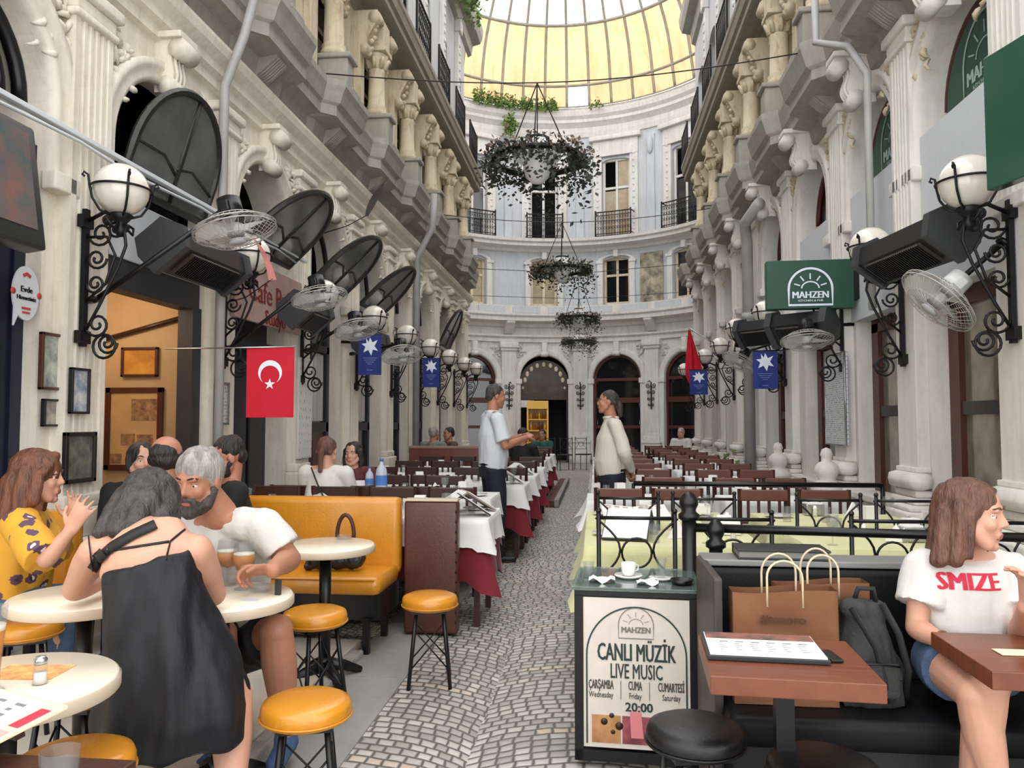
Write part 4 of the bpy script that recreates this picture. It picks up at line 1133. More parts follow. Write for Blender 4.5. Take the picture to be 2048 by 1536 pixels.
mb.v = [(x, y, z+.006) for x, y, z in mb.v]; part('print', mb, mat('red print', (200, 60, 60), .5), t)
# patterned paper wrapped round the third left pier, menu board on the right wall
def dots_mat(name, base, ink, sx, sz, thr=.5):
    m, nt, b = nodes(name); g = G(nt); q = g.n('ShaderNodeTexBrick'); q.inputs['Scale'].default_value = 1.0
    q.inputs['Brick Width'].default_value = sx; q.inputs['Row Height'].default_value = sz; q.inputs['Mortar Size'].default_value = sz*.3
    q.inputs['Color1'].default_value = (*lin(ink), 1); q.inputs['Color2'].default_value = (*lin(tuple((a+c)//2 for a, c in zip(ink, base))), 1); q.inputs['Mortar'].default_value = (*lin(base), 1)
    c = g.n('ShaderNodeTexCoord'); s = g.n('ShaderNodeSeparateXYZ'); nt.links.new(c.outputs['Object'], s.inputs[0]); v = g.n('ShaderNodeCombineXYZ')
    nt.links.new(s.outputs[0], v.inputs[0]); nt.links.new(s.outputs[1], v.inputs[1])
    nt.links.new(v.outputs[0], q.inputs['Vector']); nz = g.ramp(g.noise(c.outputs['Object'], 22, 1), .45, .5)
    nt.links.new(g.mix(nz, lin(base), q.outputs[0]), b.inputs['Base Color']); b.inputs['Roughness'].default_value = .6
    return m
t = thing('pier_wrap', 'white paper with rows of small grey motifs wrapped round the third left pier', 'poster', wall_at(-1, 8.32, 1.5, .12), 0, None, (pi/2, 0, pi/2))
part('sheet', MB().b2(-.2, .2, -.5, .62, -.02, .012, 0, .01), dots_mat('grey motif paper', (222, 218, 210), (146, 146, 158), .07, .09), t)
t = thing('menu_board', 'tall white menu board with columns of grey print between the right-hand shop windows', 'board', wall_at(1, 8.42, 1.62, .14), 0, None, (pi/2, 0, -pi/2))
part('sheet', MB().b2(-.34, .34, -.45, .5, -.03, .0, 0, .006), dots_mat('menu print', (214, 216, 218), (120, 132, 140), .085, .022), t)
part('frame', MB().tube([(-.34, -.45, 0), (.34, -.45, 0), (.34, .5, 0), (-.34, .5, 0)], .012, 6, 0, True), STEEL, t)

# ---- framed pictures
def picture(name, label, u0, v0, u1, v1, X, fr, art, group=None, cat='picture', marks=None, Y=None):
    um = (u0+u1)/2; k = dict(X=X) if Y is None else dict(Y=Y)
    a, b = px(u0, 800, **k), px(u1, 800, **k); c = px(um, (v0+v1)/2, **k)
    h = abs(px(um, v0, **k).z-px(um, v1, **k).z); w = (b-a).length
    t = thing(name, label, cat, (X+.02, (a.y+b.y)/2, c.z) if Y is None else ((a.x+b.x)/2, Y-.02, c.z), 0, group, (pi/2, 0, pi/2 if Y is None else 0))
    mb = MB(); e = min(w, h)*.09
    for x in (-w/2+e/2, w/2-e/2): mb.box((x, 0, 0), (e, h, .03), 0, None, .004)
    for y in (-h/2+e/2, h/2-e/2): mb.box((0, y, 0), (w, e, .03), 0, None, .004)
    part('frame', mb, fr, t); part('print', MB().b2(-w/2+e, w/2-e, -h/2+e, h/2-e, -.012, .0), art, t)
    if marks:
        mb = MB()
        for (x0, y0, x1, y1) in marks: mb.b2(x0*w, x1*w, y0*h, y1*h, .0, .003)
        part('photo_print', mb, mat('sepia photograph', (98, 66, 48), .5, 0, var=.7, vs=18, c2=(190, 150, 110)), t)
    return t
WOODF = mat('brown picture frame', (84, 46, 34), .4, 0, var=.2); BLKF = mat('black picture frame', (30, 28, 28), .4)
def art(name, a, b, sc=9): return mat(name, a, .25, 0, var=.0, vs=sc, c2=b, coat=.6)
picture('framed_picture', 'brown framed picture in pale greens, upper one under the speech bubble plaque', 72, 666, 117, 780, -3.33, WOODF, art('green print', (196, 196, 180), (86, 108, 104)), 'pictures on the left wall')
picture('framed_picture', 'small black framed picture, lowest beside the navy shutter', 80, 798, 115, 853, -3.33, BLKF, art('grey print', (180, 176, 160), (84, 84, 74)), 'pictures on the left wall')
picture('framed_picture', 'narrow black framed blue and white picture on the first left pier', 134, 736, 171, 828, -3.24, BLKF, art('blue print', (222, 220, 214), (60, 104, 140)), 'pictures on the left wall')
picture('framed_picture', 'wide black framed picture with rows of small faces, lowest on the first left pier', 125, 864, 187, 965, -3.24, BLKF, art('dark print', (124, 122, 106), (56, 62, 60), 14), 'pictures on the left wall')
picture('framed_menu', 'narrow silver framed menu card on the second left pier', 427, 764, 452, 850, -3.24, STEEL, dots_mat('menu card print', (214, 212, 206), (130, 130, 130), .05, .03), None, 'frame')
t = picture('framed_picture', 'small brown framed picture hanging high inside the doorway', 244, 695, 317, 754, None, WOODF, art('golden print', (232, 170, 76), (170, 110, 50), 4), 'pictures inside the doorway', Y=6.415)
picture('framed_poster', 'large brown framed poster with sepia photographs inside the doorway', 215, 775, 329, 940, None, WOODF, art('beige poster', (216, 178, 126), (196, 156, 104), 3), 'pictures inside the doorway', 'poster', ((-.05, .1, .42, .36), (-.22, -.2, .02, -.06), (.06, -.22, .34, -.07), (-.44, -.42, -.2, -.3)), Y=6.415)
# spotlight inside the doorway lighting the picture
ld = bpy.data.lights.new('room light', 'POINT'); ld.energy = 16; ld.color = (1, .8, .58); ld.shadow_soft_size = .15
lo = bpy.data.objects.new('room_light', ld); COL.objects.link(lo); lo.location = (-4.1, 5.6, 2.4)
# television under the first left arch
t = thing('television', 'dark framed television showing a blurred picture, high beside the first left pier', 'television', (-2.98, 3.32, 2.66), 0, None, (radians(82), 0, radians(90)))
part('casing', MB().b2(-.5, .5, -.34, .34, -.12, 0, 0, .02), mat('dark television casing', (38, 40, 40), .4, 0), t)
part('screen', MB().b2(-.44, .44, -.24, .29, .0, .004), mat('television picture', (128, 92, 84), .12, 0, var=0, vs=5, c2=(60, 92, 96), coat=.5), t)
part('bracket', MB().b2(-.1, .1, -.1, .1, -.3, -.12), BLACKM, t)

# ================================================================= HANGING FLOWER LANTERNS on cross wires
FLOW = mat('dark ivy leaf', (52, 58, 46), .6, 0, var=.5, vs=9); BLOOM = mat('faded artificial bloom', (142, 112, 96), .7, 0, var=.4, vs=10, c2=(92, 84, 66))
def hanging_basket(label, x, y, z, seed, trail, wire_z, wy=0):
    t = thing('hanging_lantern', label, 'lamp', (x, y, z), 0, 'hanging flower lanterns')
    part('ring', MB().tube([(.46*cos(i*pi/16), .46*sin(i*pi/16), 0) for i in range(32)], .03, 8, 0, True, flat=1.6), IRON, t)
    part('glass_bell', MB().lathe([(.0, -.25), (.06, -.24), (.125, -.18), (.15, -.08), (.145, 0), (.13, .01)], 20), mat('frosted glass bell', (226, 226, 222), .35, 0, var=.05), t)
    part('glass_roof', MB().lathe([(.26, .03), (.22, .13), (.14, .21), (.11, .23)], 20, cap=False), mat('milky glass roof', (214, 216, 216), .2, 0, alpha=.8), t)
    part('cap', MB().lathe([(.12, .22), (.12, .25), (.0, .26)], 20), IRON, t)
    mb = MB()
    for k in range(3):
        a = pi/6+k*2*pi/3; mb.tube([(.45*cos(a), .45*sin(a), 0), (0, 0, wire_z)], .007, 5)
    mb.tube([(0, 0, .28), (0, 0, wire_z)], .006, 5); part('suspension_chain', mb, IRON, t)
    r = random.Random(seed)
    def pos(r):
        a = r.uniform(0, 2*pi); q = .48+r.gauss(0, .05); dz = r.gauss(-.03, .055)
        if r.random() < trail: q += r.uniform(0, .12); dz -= abs(r.gauss(0, .2)) if cos(a) > -.2 else abs(r.gauss(0, .1))
        return (q*cos(a), q*sin(a), dz)
    part('foliage', leaf_cloud(1500, pos, .035, .085, seed), FLOW, t)
    part('blossom', leaf_cloud(420, lambda r: (lambda a: ((.5+r.gauss(0, .05))*cos(a), (.5+r.gauss(0, .05))*sin(a), .05+r.gauss(0, .05)))(r.uniform(0, 2*pi)), .03, .07, seed+50), BLOOM, t)
    return t
hanging_basket('nearest hanging ring of dark flowers round a frosted glass lamp, highest above the aisle', -.6, 8.1, 4.2, 21, .5, .85)
hanging_basket('second hanging flower ring with a glass lamp, in front of the pale windows', -.6, 14.3, 4.25, 22, .4, .9)
hanging_basket('third hanging flower ring with a glass lamp, above the smallest one', -.42, 20.6, 4.2, 23, .4, 1.2)
hanging_basket('farthest hanging flower ring with a glass lamp, lowest and smallest of the four', -.5, 25.2, 4.05, 24, .3, 1.4)
for y, z, s, lab in ((8.1, 5.05, .06, 'nearest thin cable strung across the passage above the first flower ring'), (14.3, 5.15, .04, 'second thin cable strung across the passage above the second flower ring')):
    o = part('overhead_cable', MB().tube([(-2.95+5.35*i/16, y, z+.22-.22*sin(pi*i/16)-(0)) for i in range(17)], .007, 5), IRON); tag(o, lab, 'cable')
for y, z, hook in ((20.6, 5.4, 0), (25.2, 5.45, 0)):
    w = 3.0 if y < 21 else 4.2
    xs = [(-.42 if y < 21 else -.5)-w*.95, (-.42 if y < 21 else -.5), (-.42 if y < 21 else -.5)+w*.95]
    o = part('overhead_cable', MB().tube([(xs[0], y, z+.2), (xs[1], y, z), (xs[2], y, z+.2)], .008, 5), IRON); tag(o, 'thin cable across the round court above the %s flower ring' % ('third' if y < 21 else 'farthest'), 'cable')

# ================================================================= FAR END: drinks fridge, mural
t = thing('drinks_fridge', 'tall yellow drinks fridge with rows of bottles inside the far doorway', 'fridge', (-2.0+.05, 26.25, 0), radians(3))
FY = mat('yellow fridge body', (226, 172, 36), .35, 0, coat=.3)
mb = MB(); mb.b2(-.37, .37, 0, .6, 0, .22); mb.b2(-.37, -.31, -.02, .6, .2, 2.12); mb.b2(.31, .37, -.02, .6, .2, 2.12); mb.b2(-.37, .37, -.04, .6, 1.86, 2.14, 0, .01); mb.b2(-.37, .37, .5, .6, .2, 2.1); part('cabinet', mb, FY, t)
for z in (.32, .7, 1.1, 1.48): part('shelf', MB().b2(-.31, .31, .05, .5, z, z+.04), FY, t)
BOT = [mat('amber bottle glass', (150, 84, 30), .2, 0), mat('yellow bottle label', (226, 186, 60), .4, 0), mat('brown bottle glass', (86, 46, 28), .2, 0)]
r = random.Random(4)
bots = [MB().lathe([(.035, 0), (.037, .16), (.014, .22), (.014, .28), (0, .28)], 8).mesh('bottle', [q]) for q in BOT]
for zi, z in enumerate((.36, .74, 1.14, 1.52)):
    for i in range(6):
        o = link(bpy.data.objects.new('bottle', bots[r.randrange(3)])); o.location = (-1.95-.24+.096*i, 26.42, z)
        tag(o, 'small bottle standing on a shelf of the yellow drinks fridge', 'bottle', 'bottles in the drinks fridge')
t = thing('wall_mural', 'dark mural with pale figures between the second floor windows of the round end wall', 'painting', RP(BC[4]+BAY/2, .07, 6.35), 0, None, (pi/2, 0, -radians(BC[4]+BAY/2)))
part('panel', MB().b2(-.42, .42, -.85, .85, -.02, 0), mat('mural paint', (196, 184, 154), .6, 0, vs=2.6, c2=(46, 44, 42)), t)
# ================================================================= FURNITURE
# ---- stools
def stool_meshes(cush):
    c = MB(); c.lathe([(.0, .40), (.13, .40), (.146, .408), (.150, .425), (.150, .445), (.143, .462), (.12, .472), (.06, .478), (0, .48)], 32)
    p = MB(); p.tube([(.151*cos(t*pi/20), .151*sin(t*pi/20), .418) for t in range(40)], .004, 5, 0, True)
    legs = []
    for k in range(4):
        a = pi/4+k*pi/2; legs.append(MB().tube([(.1*cos(a), .1*sin(a), .40), (.155*cos(a), .155*sin(a), 0)], .0105, 8).mesh('leg', [BLACKM]))
    b = MB()
    for k in range(4):
        a, e = pi/4+k*pi/2, pi/4+(k+1)*pi/2
        P = lambda t, q: Vector((cos(t), sin(t), 0))*(.1+.055*(1-q/.4))+Vector((0, 0, q))
        b.tube([P(a, .30), P(e, .1)], .004, 5); b.tube([P(e, .30), P(a, .1)], .004, 5)
    b.b2(-.09, .09, -.09, .09, .385, .402)
    return c.mesh('cushion', [cush]), p.mesh('piping', [cush]), legs, b.mesh('cross_brace', [BLACKM])
SY, SK = stool_meshes(VINY), stool_meshes(VINK)
def stool(ms, loc, lab, grp, rz=.2):
    t = thing('bar_stool', lab, 'stool', loc, rz, grp)
    c = part('cushion', ms[0], None, t); part('piping', ms[1], None, c)
    for l in ms[2]: part('leg', l, None, t)
    part('cross_brace', ms[3], None, t); return t
GY, GK = 'yellow round stools', 'black round stools'
def zat(u, v, z): return px(u, v, Z=z)
for (u, v, z, lab, rz) in ((613, 1392, .0, 'round yellow vinyl stool standing alone, nearest the paved aisle', .3), (860, 1186, 0, 'round yellow vinyl stool in front of the brown panel beside the yellow bench', .2),
                           (630, 1216, .05, 'round yellow stool under the table by the yellow bench, half hidden', .9), (150, 1498, .05, 'yellow stool at the bottom left corner below the near cream table', .1),
                           (52, 1238, .05, 'yellow stool carrying the woman in the floral blouse', .5)):
    p = px(u, v, Z=.478+z); stool(SY, (p.x, p.y, z), lab, GY, rz)
p = px(300, 1330, Z=.5); STW = (-1.78, 2.5)
stool(SY, (STW[0], STW[1], .05), 'yellow stool carrying the woman in the black dress', GY)
for (u, v, lab) in ((1390, 1442, 'round black vinyl stool in front of the sign cabinet'), (1645, 1512, 'round black vinyl stool lowest in the picture, below the wooden table')):
    p = px(u, v, Z=.478); stool(SK, (p.x, p.y, 0), lab, GK)

# ---- round cafe tables
def round_table_meshes(r):
    t = MB(); t.lathe([(0, .69), (r-.012, .69), (r, .695), (r, .728), (r-.006, .735), (0, .735)], 48)
    e = MB(); e.lathe([(r+.001, .694), (r+.004, .698), (r+.004, .724), (r+.001, .729)], 48, cap=False)
    p = MB(); p.cyl((0, 0, .05), (0, 0, .69), .032, .032, 16); p.cyl((0, 0, .67), (0, 0, .69), .1, .12, 16)
    b = MB()
    for k in range(4):
        a = pi/4+k*pi/2; b.tube([(.02*cos(a), .02*sin(a), .09), (.12*cos(a), .12*sin(a), .06), (.22*cos(a), .22*sin(a), .018)], [.035, .03, .018], 8)
    b.lathe([(.05, .03), (.05, .1), (.035, .13)], 16)
    return t.mesh('table_top', [LAMI]), e.mesh('edge_band', [LAMIE]), p.mesh('pedestal', [BLACKM]), b.mesh('foot', [BLACKM])
RT = round_table_meshes(.265)
def rtable(loc, lab, rz=0):
    t = thing('round_table', lab, 'table', loc, rz, 'cream round cafe tables')
    a = part('table_top', RT[0], None, t); part('edge_band', RT[1], None, a); part('pedestal', RT[2], None, t); part('foot', RT[3], None, t); return t
TZ = .735
TA, TB, TC, TD = (-1.965, 2.82), (-1.43, 2.86), (-1.47, 4.12), (-1.51, 1.86)
for q, lab in ((TA, 'cream round table between the floral blouse woman and the black dress woman'), (TB, 'cream round table with two beer glasses in front of the bearded man'), (TC, 'cream round table with two ashtrays in front of the yellow bench'), (TD, 'cream round table nearest the camera with salt shaker and printed paper')):
    rtable((q[0], q[1], 0.0), lab)
# ---- yellow bench with brown end panel
t = thing('bench_seat', 'yellow vinyl bench with high back and black steel legs', 'bench', (-1.0, 4.62, 0))
mb = MB(); L = 1.75
b0 = px(806, 1000, Z=.93); X1 = -1.28; X0 = X1-L
mb.box(((X0+X1)/2+1.0, .42, .70), (L, .13, .5), 0, None, .04); mb.v = [(x, y, z-.045) for x, y, z in mb.v]; part('backrest', mb, VINY, t)
mb = MB()
def seat(u, v): return None
mb.box(((X0+X1)/2+1.0, .14, .42), (L, .5, .11), 0, None, .045)
o = part('seat_cushion', mb, VINY, t)
part('piping', MB().tube([(X0+1.03, -.105, .462), (X1+.97, -.105, .462)], .006, 6), VINY, o)
part('skirt', MB().b2(X0+1.02, X1+.98, .0, .44, .2, .37), BLACKM, t)
for x in (X0+1.06, X1+.9):
    for y in (-.02, .38): part('leg', MB().b2(x-.02, x+.02, y-.02, y+.02, 0, .22), BLACKM, t)
t = thing('partition_panel', 'dark brown quilted vinyl partition beside the yellow bench with pale top edge', 'partition', (-1.08, 5.07, 0))
part('panel', MB().box((0, 0, .45), (.36, .1, .86), 0, None, .02), VINB, t)
part('cap_strip', MB().b2(-.18, .18, -.055, .055, .88, .895, 0, .004), LAMIE, t)
sm = MB()
for k in range(12): sm.ball((.17, -.052, .1+k*.065), (.006, .006, .012), 6, 4)
part('stitching', sm, BLACKM, t)
# yellow bench back behind the floral blouse, at the left edge
t = thing('bench_seat', 'yellow vinyl bench end behind the woman in the floral blouse', 'bench', (-3.05, 3.95, .05)); part('backrest', MB().box((0, 0, .62), (.5, .12, .5), 0, None, .04), VINY, t); part('seat_cushion', MB().box((0, -.2, .4), (.5, .42, .1), 0, None, .04), VINY, t)
for x in (-.2, .2): part('leg', MB().b2(x-.02, x+.02, -.3, -.26, 0, .36), BLACKM, t)

# ---- sign cabinet: glass-topped black frame with a poster
fl, fr_ = px(1150, 1530, Z=0), px(1403, 1525, Z=0)
SX0, SX1, SY0 = fl.x+.0, fr_.x-.02, 3.2
t = thing('sign_cabinet', 'black framed live music notice cabinet with a glass top beside the black bench', 'sign', ((SX0+SX1)/2, SY0, 0), radians(-3))
w = SX1-SX0; H = .725
mb = MB()
for x in (-w/2+.018, w/2-.018):
    mb.b2(x-.018, x+.018, 0, .03, .03, H-.03); mb.b2(x-.018, x+.018, .4, .43, .03, H-.03)
mb.b2(-w/2, w/2, 0, .43, H-.035, H-.012); mb.b2(-w/2, w/2, 0, .03, .03, .075); mb.b2(-w/2, w/2, .4, .43, .03, .075)
for x in (-w/2+.018, w/2-.018): mb.b2(x-.015, x+.015, 0, .43, .035, .07)
part('frame', mb, BLACKM, t)
part('side_panel', MB().b2(-w/2+.03, w/2-.03, .39, .4, .075, H-.035), DARK, t)
gm = mat('greenish table glass', (206, 232, 224), .03, 0, trans=.85, ior=1.45, coat=.3)
part('glass_top', MB().b2(-w/2-.012, w/2+.012, -.012, .44, H-.01, H+.004, 0, .002), gm, t)
pw, ph = w-.06, H-.125
po = part('poster', MB().b2(-pw/2, pw/2, .004, .012, .085, H-.04, 0, .001), mat('beige poster paper', (214, 205, 192), .6, 0, var=.1, vs=5), t)
INK = mat('dark green ink', (34, 52, 48), .6); GREYI = mat('grey ink', (120, 112, 100), .6)
def on_front(mb, y=.0025):
    o = MB(); o.f, o.m, o.s = mb.f, mb.m, mb.s; o.v = [(x, y-z, zz) for x, zz, z in mb.v]; return o
mb = MB(); top = H-.045
r = pw*.455
stroke(mb, [(-r, .1)]+[(-r*cos(pi*i/30), top-.03-r*.98+r*.98*sin(pi*i/30)) for i in range(31)]+[(r, .1)], .006)
sub = MB(); sun_arch_logo(sub, .14, small=False, line=.014); mb2 = sub; mb2.v = [(x, y+top-.155, z) for x, y, z in mb2.v]
o = part('logo', on_front(mb2), GREYI, t)
put_text(mb, 'CANLI MÜZİK', .098, 0, top-.215, 0, .0016, .5); put_text(mb, 'LIVE MUSIC', .084, 0, top-.29, 0, .0006, .5)
put_text(mb, '20:00', .05, .01, top-.43, 0, .0014, 1.0)
part('lettering', on_front(mb), INK, t)
mb = MB()
for q, x, a, b in ((.05, -.142, 'ÇARŞAMBA', 'Wednesday'), (.05, -.005, 'CUMA', 'Friday'), (.05, .138, 'CUMARTESİ', 'Saturday')):
    put_text(mb, a, .05, x, top-.345, 0, .0006, .38); put_text(mb, b, .033, x, top-.385, 0, 0, .62)
for x in (-.062, .052): stroke(mb, [(x, top-.40), (x, top-.325)], .002)
part('lettering', on_front(mb), mat('charcoal ink', (66, 64, 60), .6), t)
PH = [mat('photo of a violin body', (206, 156, 104), .35, 0, vs=7, c2=(150, 96, 56)), mat('photo of a pink drink', (178, 92, 100), .35, 0, vs=12, c2=(84, 34, 36)), mat('photo of warm bar light', (176, 116, 80), .35, 0, vs=9, c2=(60, 30, 26))]
for k in range(3):
    x0 = -pw*.41+k*pw*.28; q = part('photo_print', on_front(MB().b2(x0, x0+pw*.265, .105, top-.465, -.001, .001)), PH[k], t)
    m_ = MB()
    if k == 0:
        for (dx, dy, rr) in ((.08, .11, .01), (.085, .045, .009), (.05, .085, .014), (.11, .07, .016)): m_.cyl((x0+dx, .105+dy, .001), (x0+dx, .105+dy, .002), rr)
        part('print', on_front(m_), mat('dark brown print', (60, 34, 26), .5), q)
    elif k == 1:
        m_.prism([(x0+.035, .13), (x0+.085, .13), (x0+.075, .235), (x0+.03, .235)], .001, .002); part('print', on_front(m_), mat('pink print', (214, 128, 132), .5), q)
# ---- crockery helper models
CHINA = mat('white china', (228, 228, 226), .15, 0, coat=.4)
GLS = mat('drinking glass', (130, 136, 136), .03, 0, alpha=.17, coat=.8, spec=.9)
def cup(loc, lab, grp=None):
    t = thing('coffee_cup', lab, 'cup', loc, .6, grp)
    part('body', MB().lathe([(.0, .012), (.022, .012), (.03, .03), (.034, .065), (.031, .065), (.027, .03), (0, .02)], 20), CHINA, t)
    part('handle', MB().tube([(.032, 0, .055), (.052, 0, .05), (.05, 0, .03), (.03, 0, .026)], .004, 6), CHINA, t)
    part('saucer', MB().lathe([(0, 0), (.04, .0), (.062, .012), (.06, .016), (.03, .01), (0, .01)], 24), CHINA, t); return t
def tumbler_mb(r=.03, h=.085): return MB().lathe([(0, 0), (r*.85, 0), (r, h), (r*.93, h), (r*.78, .01), (0, .01)], 18)
def glass(loc, lab, r=.03, h=.085, grp=None):
    o = part('drinking_glass', tumbler_mb(r, h), GLS); o.location = loc; tag(o, lab, 'glass', grp); return o
def ashtray(loc, lab, m=None):
    o = part('ashtray', MB().lathe([(0, 0), (.04, 0), (.048, .022), (.043, .022), (.034, .008), (0, .008)], 20), m or GLS); o.location = loc; tag(o, lab, 'ashtray', 'ashtrays'); return o
def shaker(loc, lab, grp='salt and pepper shakers'):
    t = thing('salt_shaker', lab, 'shaker', loc, 0, grp)
    part('body', MB().lathe([(0, 0), (.019, 0), (.016, .05), (.012, .052), (0, .052)], 14), GLS, t); part('cap', MB().lathe([(.015, .05), (.016, .062), (.01, .07), (0, .072)], 14), STEEL, t); part('salt', MB().lathe([(0, .002), (.015, .002), (.014, .03), (0, .03)], 12), PAPER, t); return t
def on_cab(x, y): # local -> world on the cabinet's glass
    a = radians(-3); return ((SX0+SX1)/2+x*cos(a)-y*sin(a), SY0+x*sin(a)+y*cos(a), H+.004)
cup(on_cab(-.03, .2), 'white coffee cup on a saucer on the glass-topped sign cabinet')
t = thing('tea_glass', 'small tea glass on a white saucer on the sign cabinet', 'glass', on_cab(.11, .18))
part('body', MB().lathe([(0, .012), (.018, .012), (.02, .04), (.017, .055), (.024, .09), (.022, .09), (.015, .055), (.017, .02), (0, .018)], 18), GLS, t); part('saucer', MB().lathe([(0, 0), (.035, 0), (.055, .012), (.03, .01), (0, .01)], 22), CHINA, t)
ashtray(on_cab(.19, .1), 'black ashtray on the corner of the sign cabinet', BLACKM)
o = part('napkin', MB().grid(6, 6, lambda u, v: (.11*(u-.5), .09*(v-.5), .012+.012*sin(u*9)*cos(v*8))), PAPER); o.location = on_cab(-.14, .1); tag(o, 'crumpled paper napkin on the glass of the sign cabinet', 'napkin')
glass(on_cab(-.2, .17), 'empty water glass near the corner of the sign cabinet', .025, .07)
o = part('napkin', MB().grid(6, 6, lambda u, v: (.09*(u-.5), .08*(v-.5), .01+.01*sin(u*7)*cos(v*9))), PAPER); o.location = on_cab(.05, .08); tag(o, 'small paper napkin beside the tea glass on the sign cabinet', 'napkin')

# ---- wooden cafe tables
def wood_table(lab, c, w, d, rz):
    t = thing('cafe_table', lab, 'table', (*c, 0), rz, 'square wooden cafe tables')
    part('table_top', MB().box((0, 0, .705), (w, d, .05), 0, None, .003), WOODT, t)
    part('pedestal', MB().b2(-.025, .025, -.025, .025, .03, .69).b2(-.12, .12, -.12, .12, .67, .682), BLACKM, t)
    f = MB()
    for k in range(4):
        a = pi/4+k*pi/2; f.tube([(0, 0, .05), (.2*cos(a), .2*sin(a), .015)], [.03, .018], 8)
    part('foot', f, BLACKM, t); return t
a, b, c_ = px(1425, 1352, Z=.73), px(1760, 1352, Z=.73), px(1690, 1282, Z=.73)
WT1 = (a.x+.225, a.y+.19); wood_table('square wooden table carrying the open menu', WT1, b.x-a.x, .40, radians(-3))
WT2 = (1.3, 2.32); e1, e2 = px(1985, 1342, Z=.73), px(1888, 1290, Z=.73)
WT2 = (e1.x+.30, e1.y+.19); wood_table('square wooden table in front of the girl with red lettered shirt', WT2, .6, .40, radians(-1))

# ---- black banquette along the railing
BY = 3.02
t = thing('banquette', 'long black vinyl banquette with high back and grey ledge', 'bench', (.42, BY, 0))
part('backrest', MB().box((1.0, .06, .58), (2.0, .1, .54), 0, None, .025), VINKB, t)
part('ledge', MB().box((1.0, .1, .865), (2.02, .16, .025), 0, None, .006), mat('grey ledge board', (128, 128, 126), .35, 0, var=.1), t)
part('seat_cushion', MB().box((1.0, -.22, .41), (2.0, .46, .1), 0, None, .03), VINKB, t)
part('plinth', MB().b2(.02, 1.98, -.4, .1, .0, .36), mat('black bench box', (16, 16, 18), .5), t)
part('end_panel', MB().box((-.01, -.1, .45), (.03, .46, .85), 0, None, .01), mat('worn dark end board', (60, 54, 50), .5, 0, var=.3), t)

# ---- iron railings
def rail(name, lab, pts, z, posts, m=BLACKM):
    t = thing(name, lab, 'railing', (0, 0, 0))
    part('handrail', MB().tube([(x, y, z) for x, y in pts], .02, 8), m, t)
    part('lower_rail', MB().tube([(x, y, .45) for x, y in pts], .012, 6), m, t)
    for (x, y, r, h, fin) in posts:
        q = MB().cyl((x, y, 0), (x, y, h), r, r, 14)
        if fin: q.lathe([(r, 0), (r*1.5, .01), (r*1.5, .03), (r*.9, .045), (r*1.35, .075), (r*1.3, .1), (r*.7, .125), (0, .135)], 14, 0, (x, y, h))
        part('post', q, m, t)
    return t
p0, p1 = px(1378, 1055, Y=3.62), px(2040, 1080, Y=3.45)
rail('iron_railing', 'black iron railing with finial posts behind the black banquette', [(p0.x, 3.62), (p1.x+.3, 3.42)], p0.z, [(p0.x, 3.62, .032, p0.z+.03, 1), (px(1432, 1090, Y=3.58).x, 3.585, .03, p0.z-.09, 1), (1.45, 3.52, .02, p0.z, 0), (2.0, 3.45, .02, p0.z, 0)])
q0, q1 = px(1180, 966, Y=6.35), px(1765, 970, Y=6.35)
rail('iron_railing', 'long thin black iron railing between the green cloth tables and the brown chairs', [(q0.x+.35, 6.35), (q1.x, 6.35)], q0.z, [(q0.x+.35, 6.35, .014, q0.z, 0), (.9, 6.35, .014, q0.z, 0), (1.5, 6.35, .014, q0.z, 0), (q1.x, 6.35, .018, q0.z, 0)])

# ---- chairs
def chair_iron():
    s = MB(); s.box((0, 0, .45), (.38, .38, .035), 0, None, .015)
    b = MB()
    b.tube([(-.18, -.19, .93), (.18, -.19, .93)], .009, 6); b.tube([(-.18, -.19, .62), (.18, -.19, .62)], .007, 6); b.tube([(-.18, -.19, .78), (.18, -.19, .78)], .005, 6) if False else None
    for r, cx in ((.072, 0),): b.tube([(cx+r*cos(i*pi/10), -.19, .76+r*sin(i*pi/10)) for i in range(20)], .006, 5, 0, True)
    for sx in (-1, 1):
        b.tube([(sx*(.2-.12*sin(pi*i/10)), -.19, .62+.31*i/10) for i in range(11)], .006, 5)
        b.ball((sx*.185, -.19, .965), .014, 8, 6)
    legs = []
    for sx in (-1, 1):
        legs.append(MB().tube([(sx*.185, -.19, .955), (sx*.185, -.19, .45), (sx*.19, -.22, 0)], .011, 6).mesh('leg', [BLACKM]))
        legs.append(MB().tube([(sx*.175, .17, .44), (sx*.18, .19, 0)], .011, 6).mesh('leg', [BLACKM]))
    return s.mesh('seat', [VINK]), b.mesh('backrest', [BLACKM]), legs
def chair_wood(slats=True):
    s = MB(); s.box((0, 0, .445), (.4, .4, .04), 0, None, .012)
    b = MB(); b.box((0, -.2, .825), (.39, .024, .09), 0, None, .008); b.box((0, -.195, .62), (.36, .02, .04), 0, None, .004)
    sl = MB()
    for k in range(4): sl.b2(-.12+.08*k-.011, -.12+.08*k+.011, -.205, -.19, .63, .79)
    legs = []
    for sx in (-1, 1):
        legs.append(MB().tube([(sx*.185, -.2, .875), (sx*.185, -.19, .45), (sx*.185, -.22, 0)], .018, 4, sm=False).mesh('leg', [WOODD]))
        legs.append(MB().tube([(sx*.18, .17, .43), (sx*.18, .175, 0)], .018, 4, sm=False).mesh('leg', [WOODD]))
    return s.mesh('seat', [WOODD]), b.mesh('backrest', [WOODCH]), legs, sl.mesh('slat_set', [WOODD])
WOODCH = mat('red brown chair wood', (104, 58, 44), .35, 0, var=.25, vs=5, coat=.2)
CI = chair_iron(); CW = chair_wood(); _w = WOODCH; WOODCH = mat('dark brown chair wood', (58, 30, 24), .35, 0, var=.25, vs=5, coat=.15); CWD = chair_wood(); WOODCH = _w
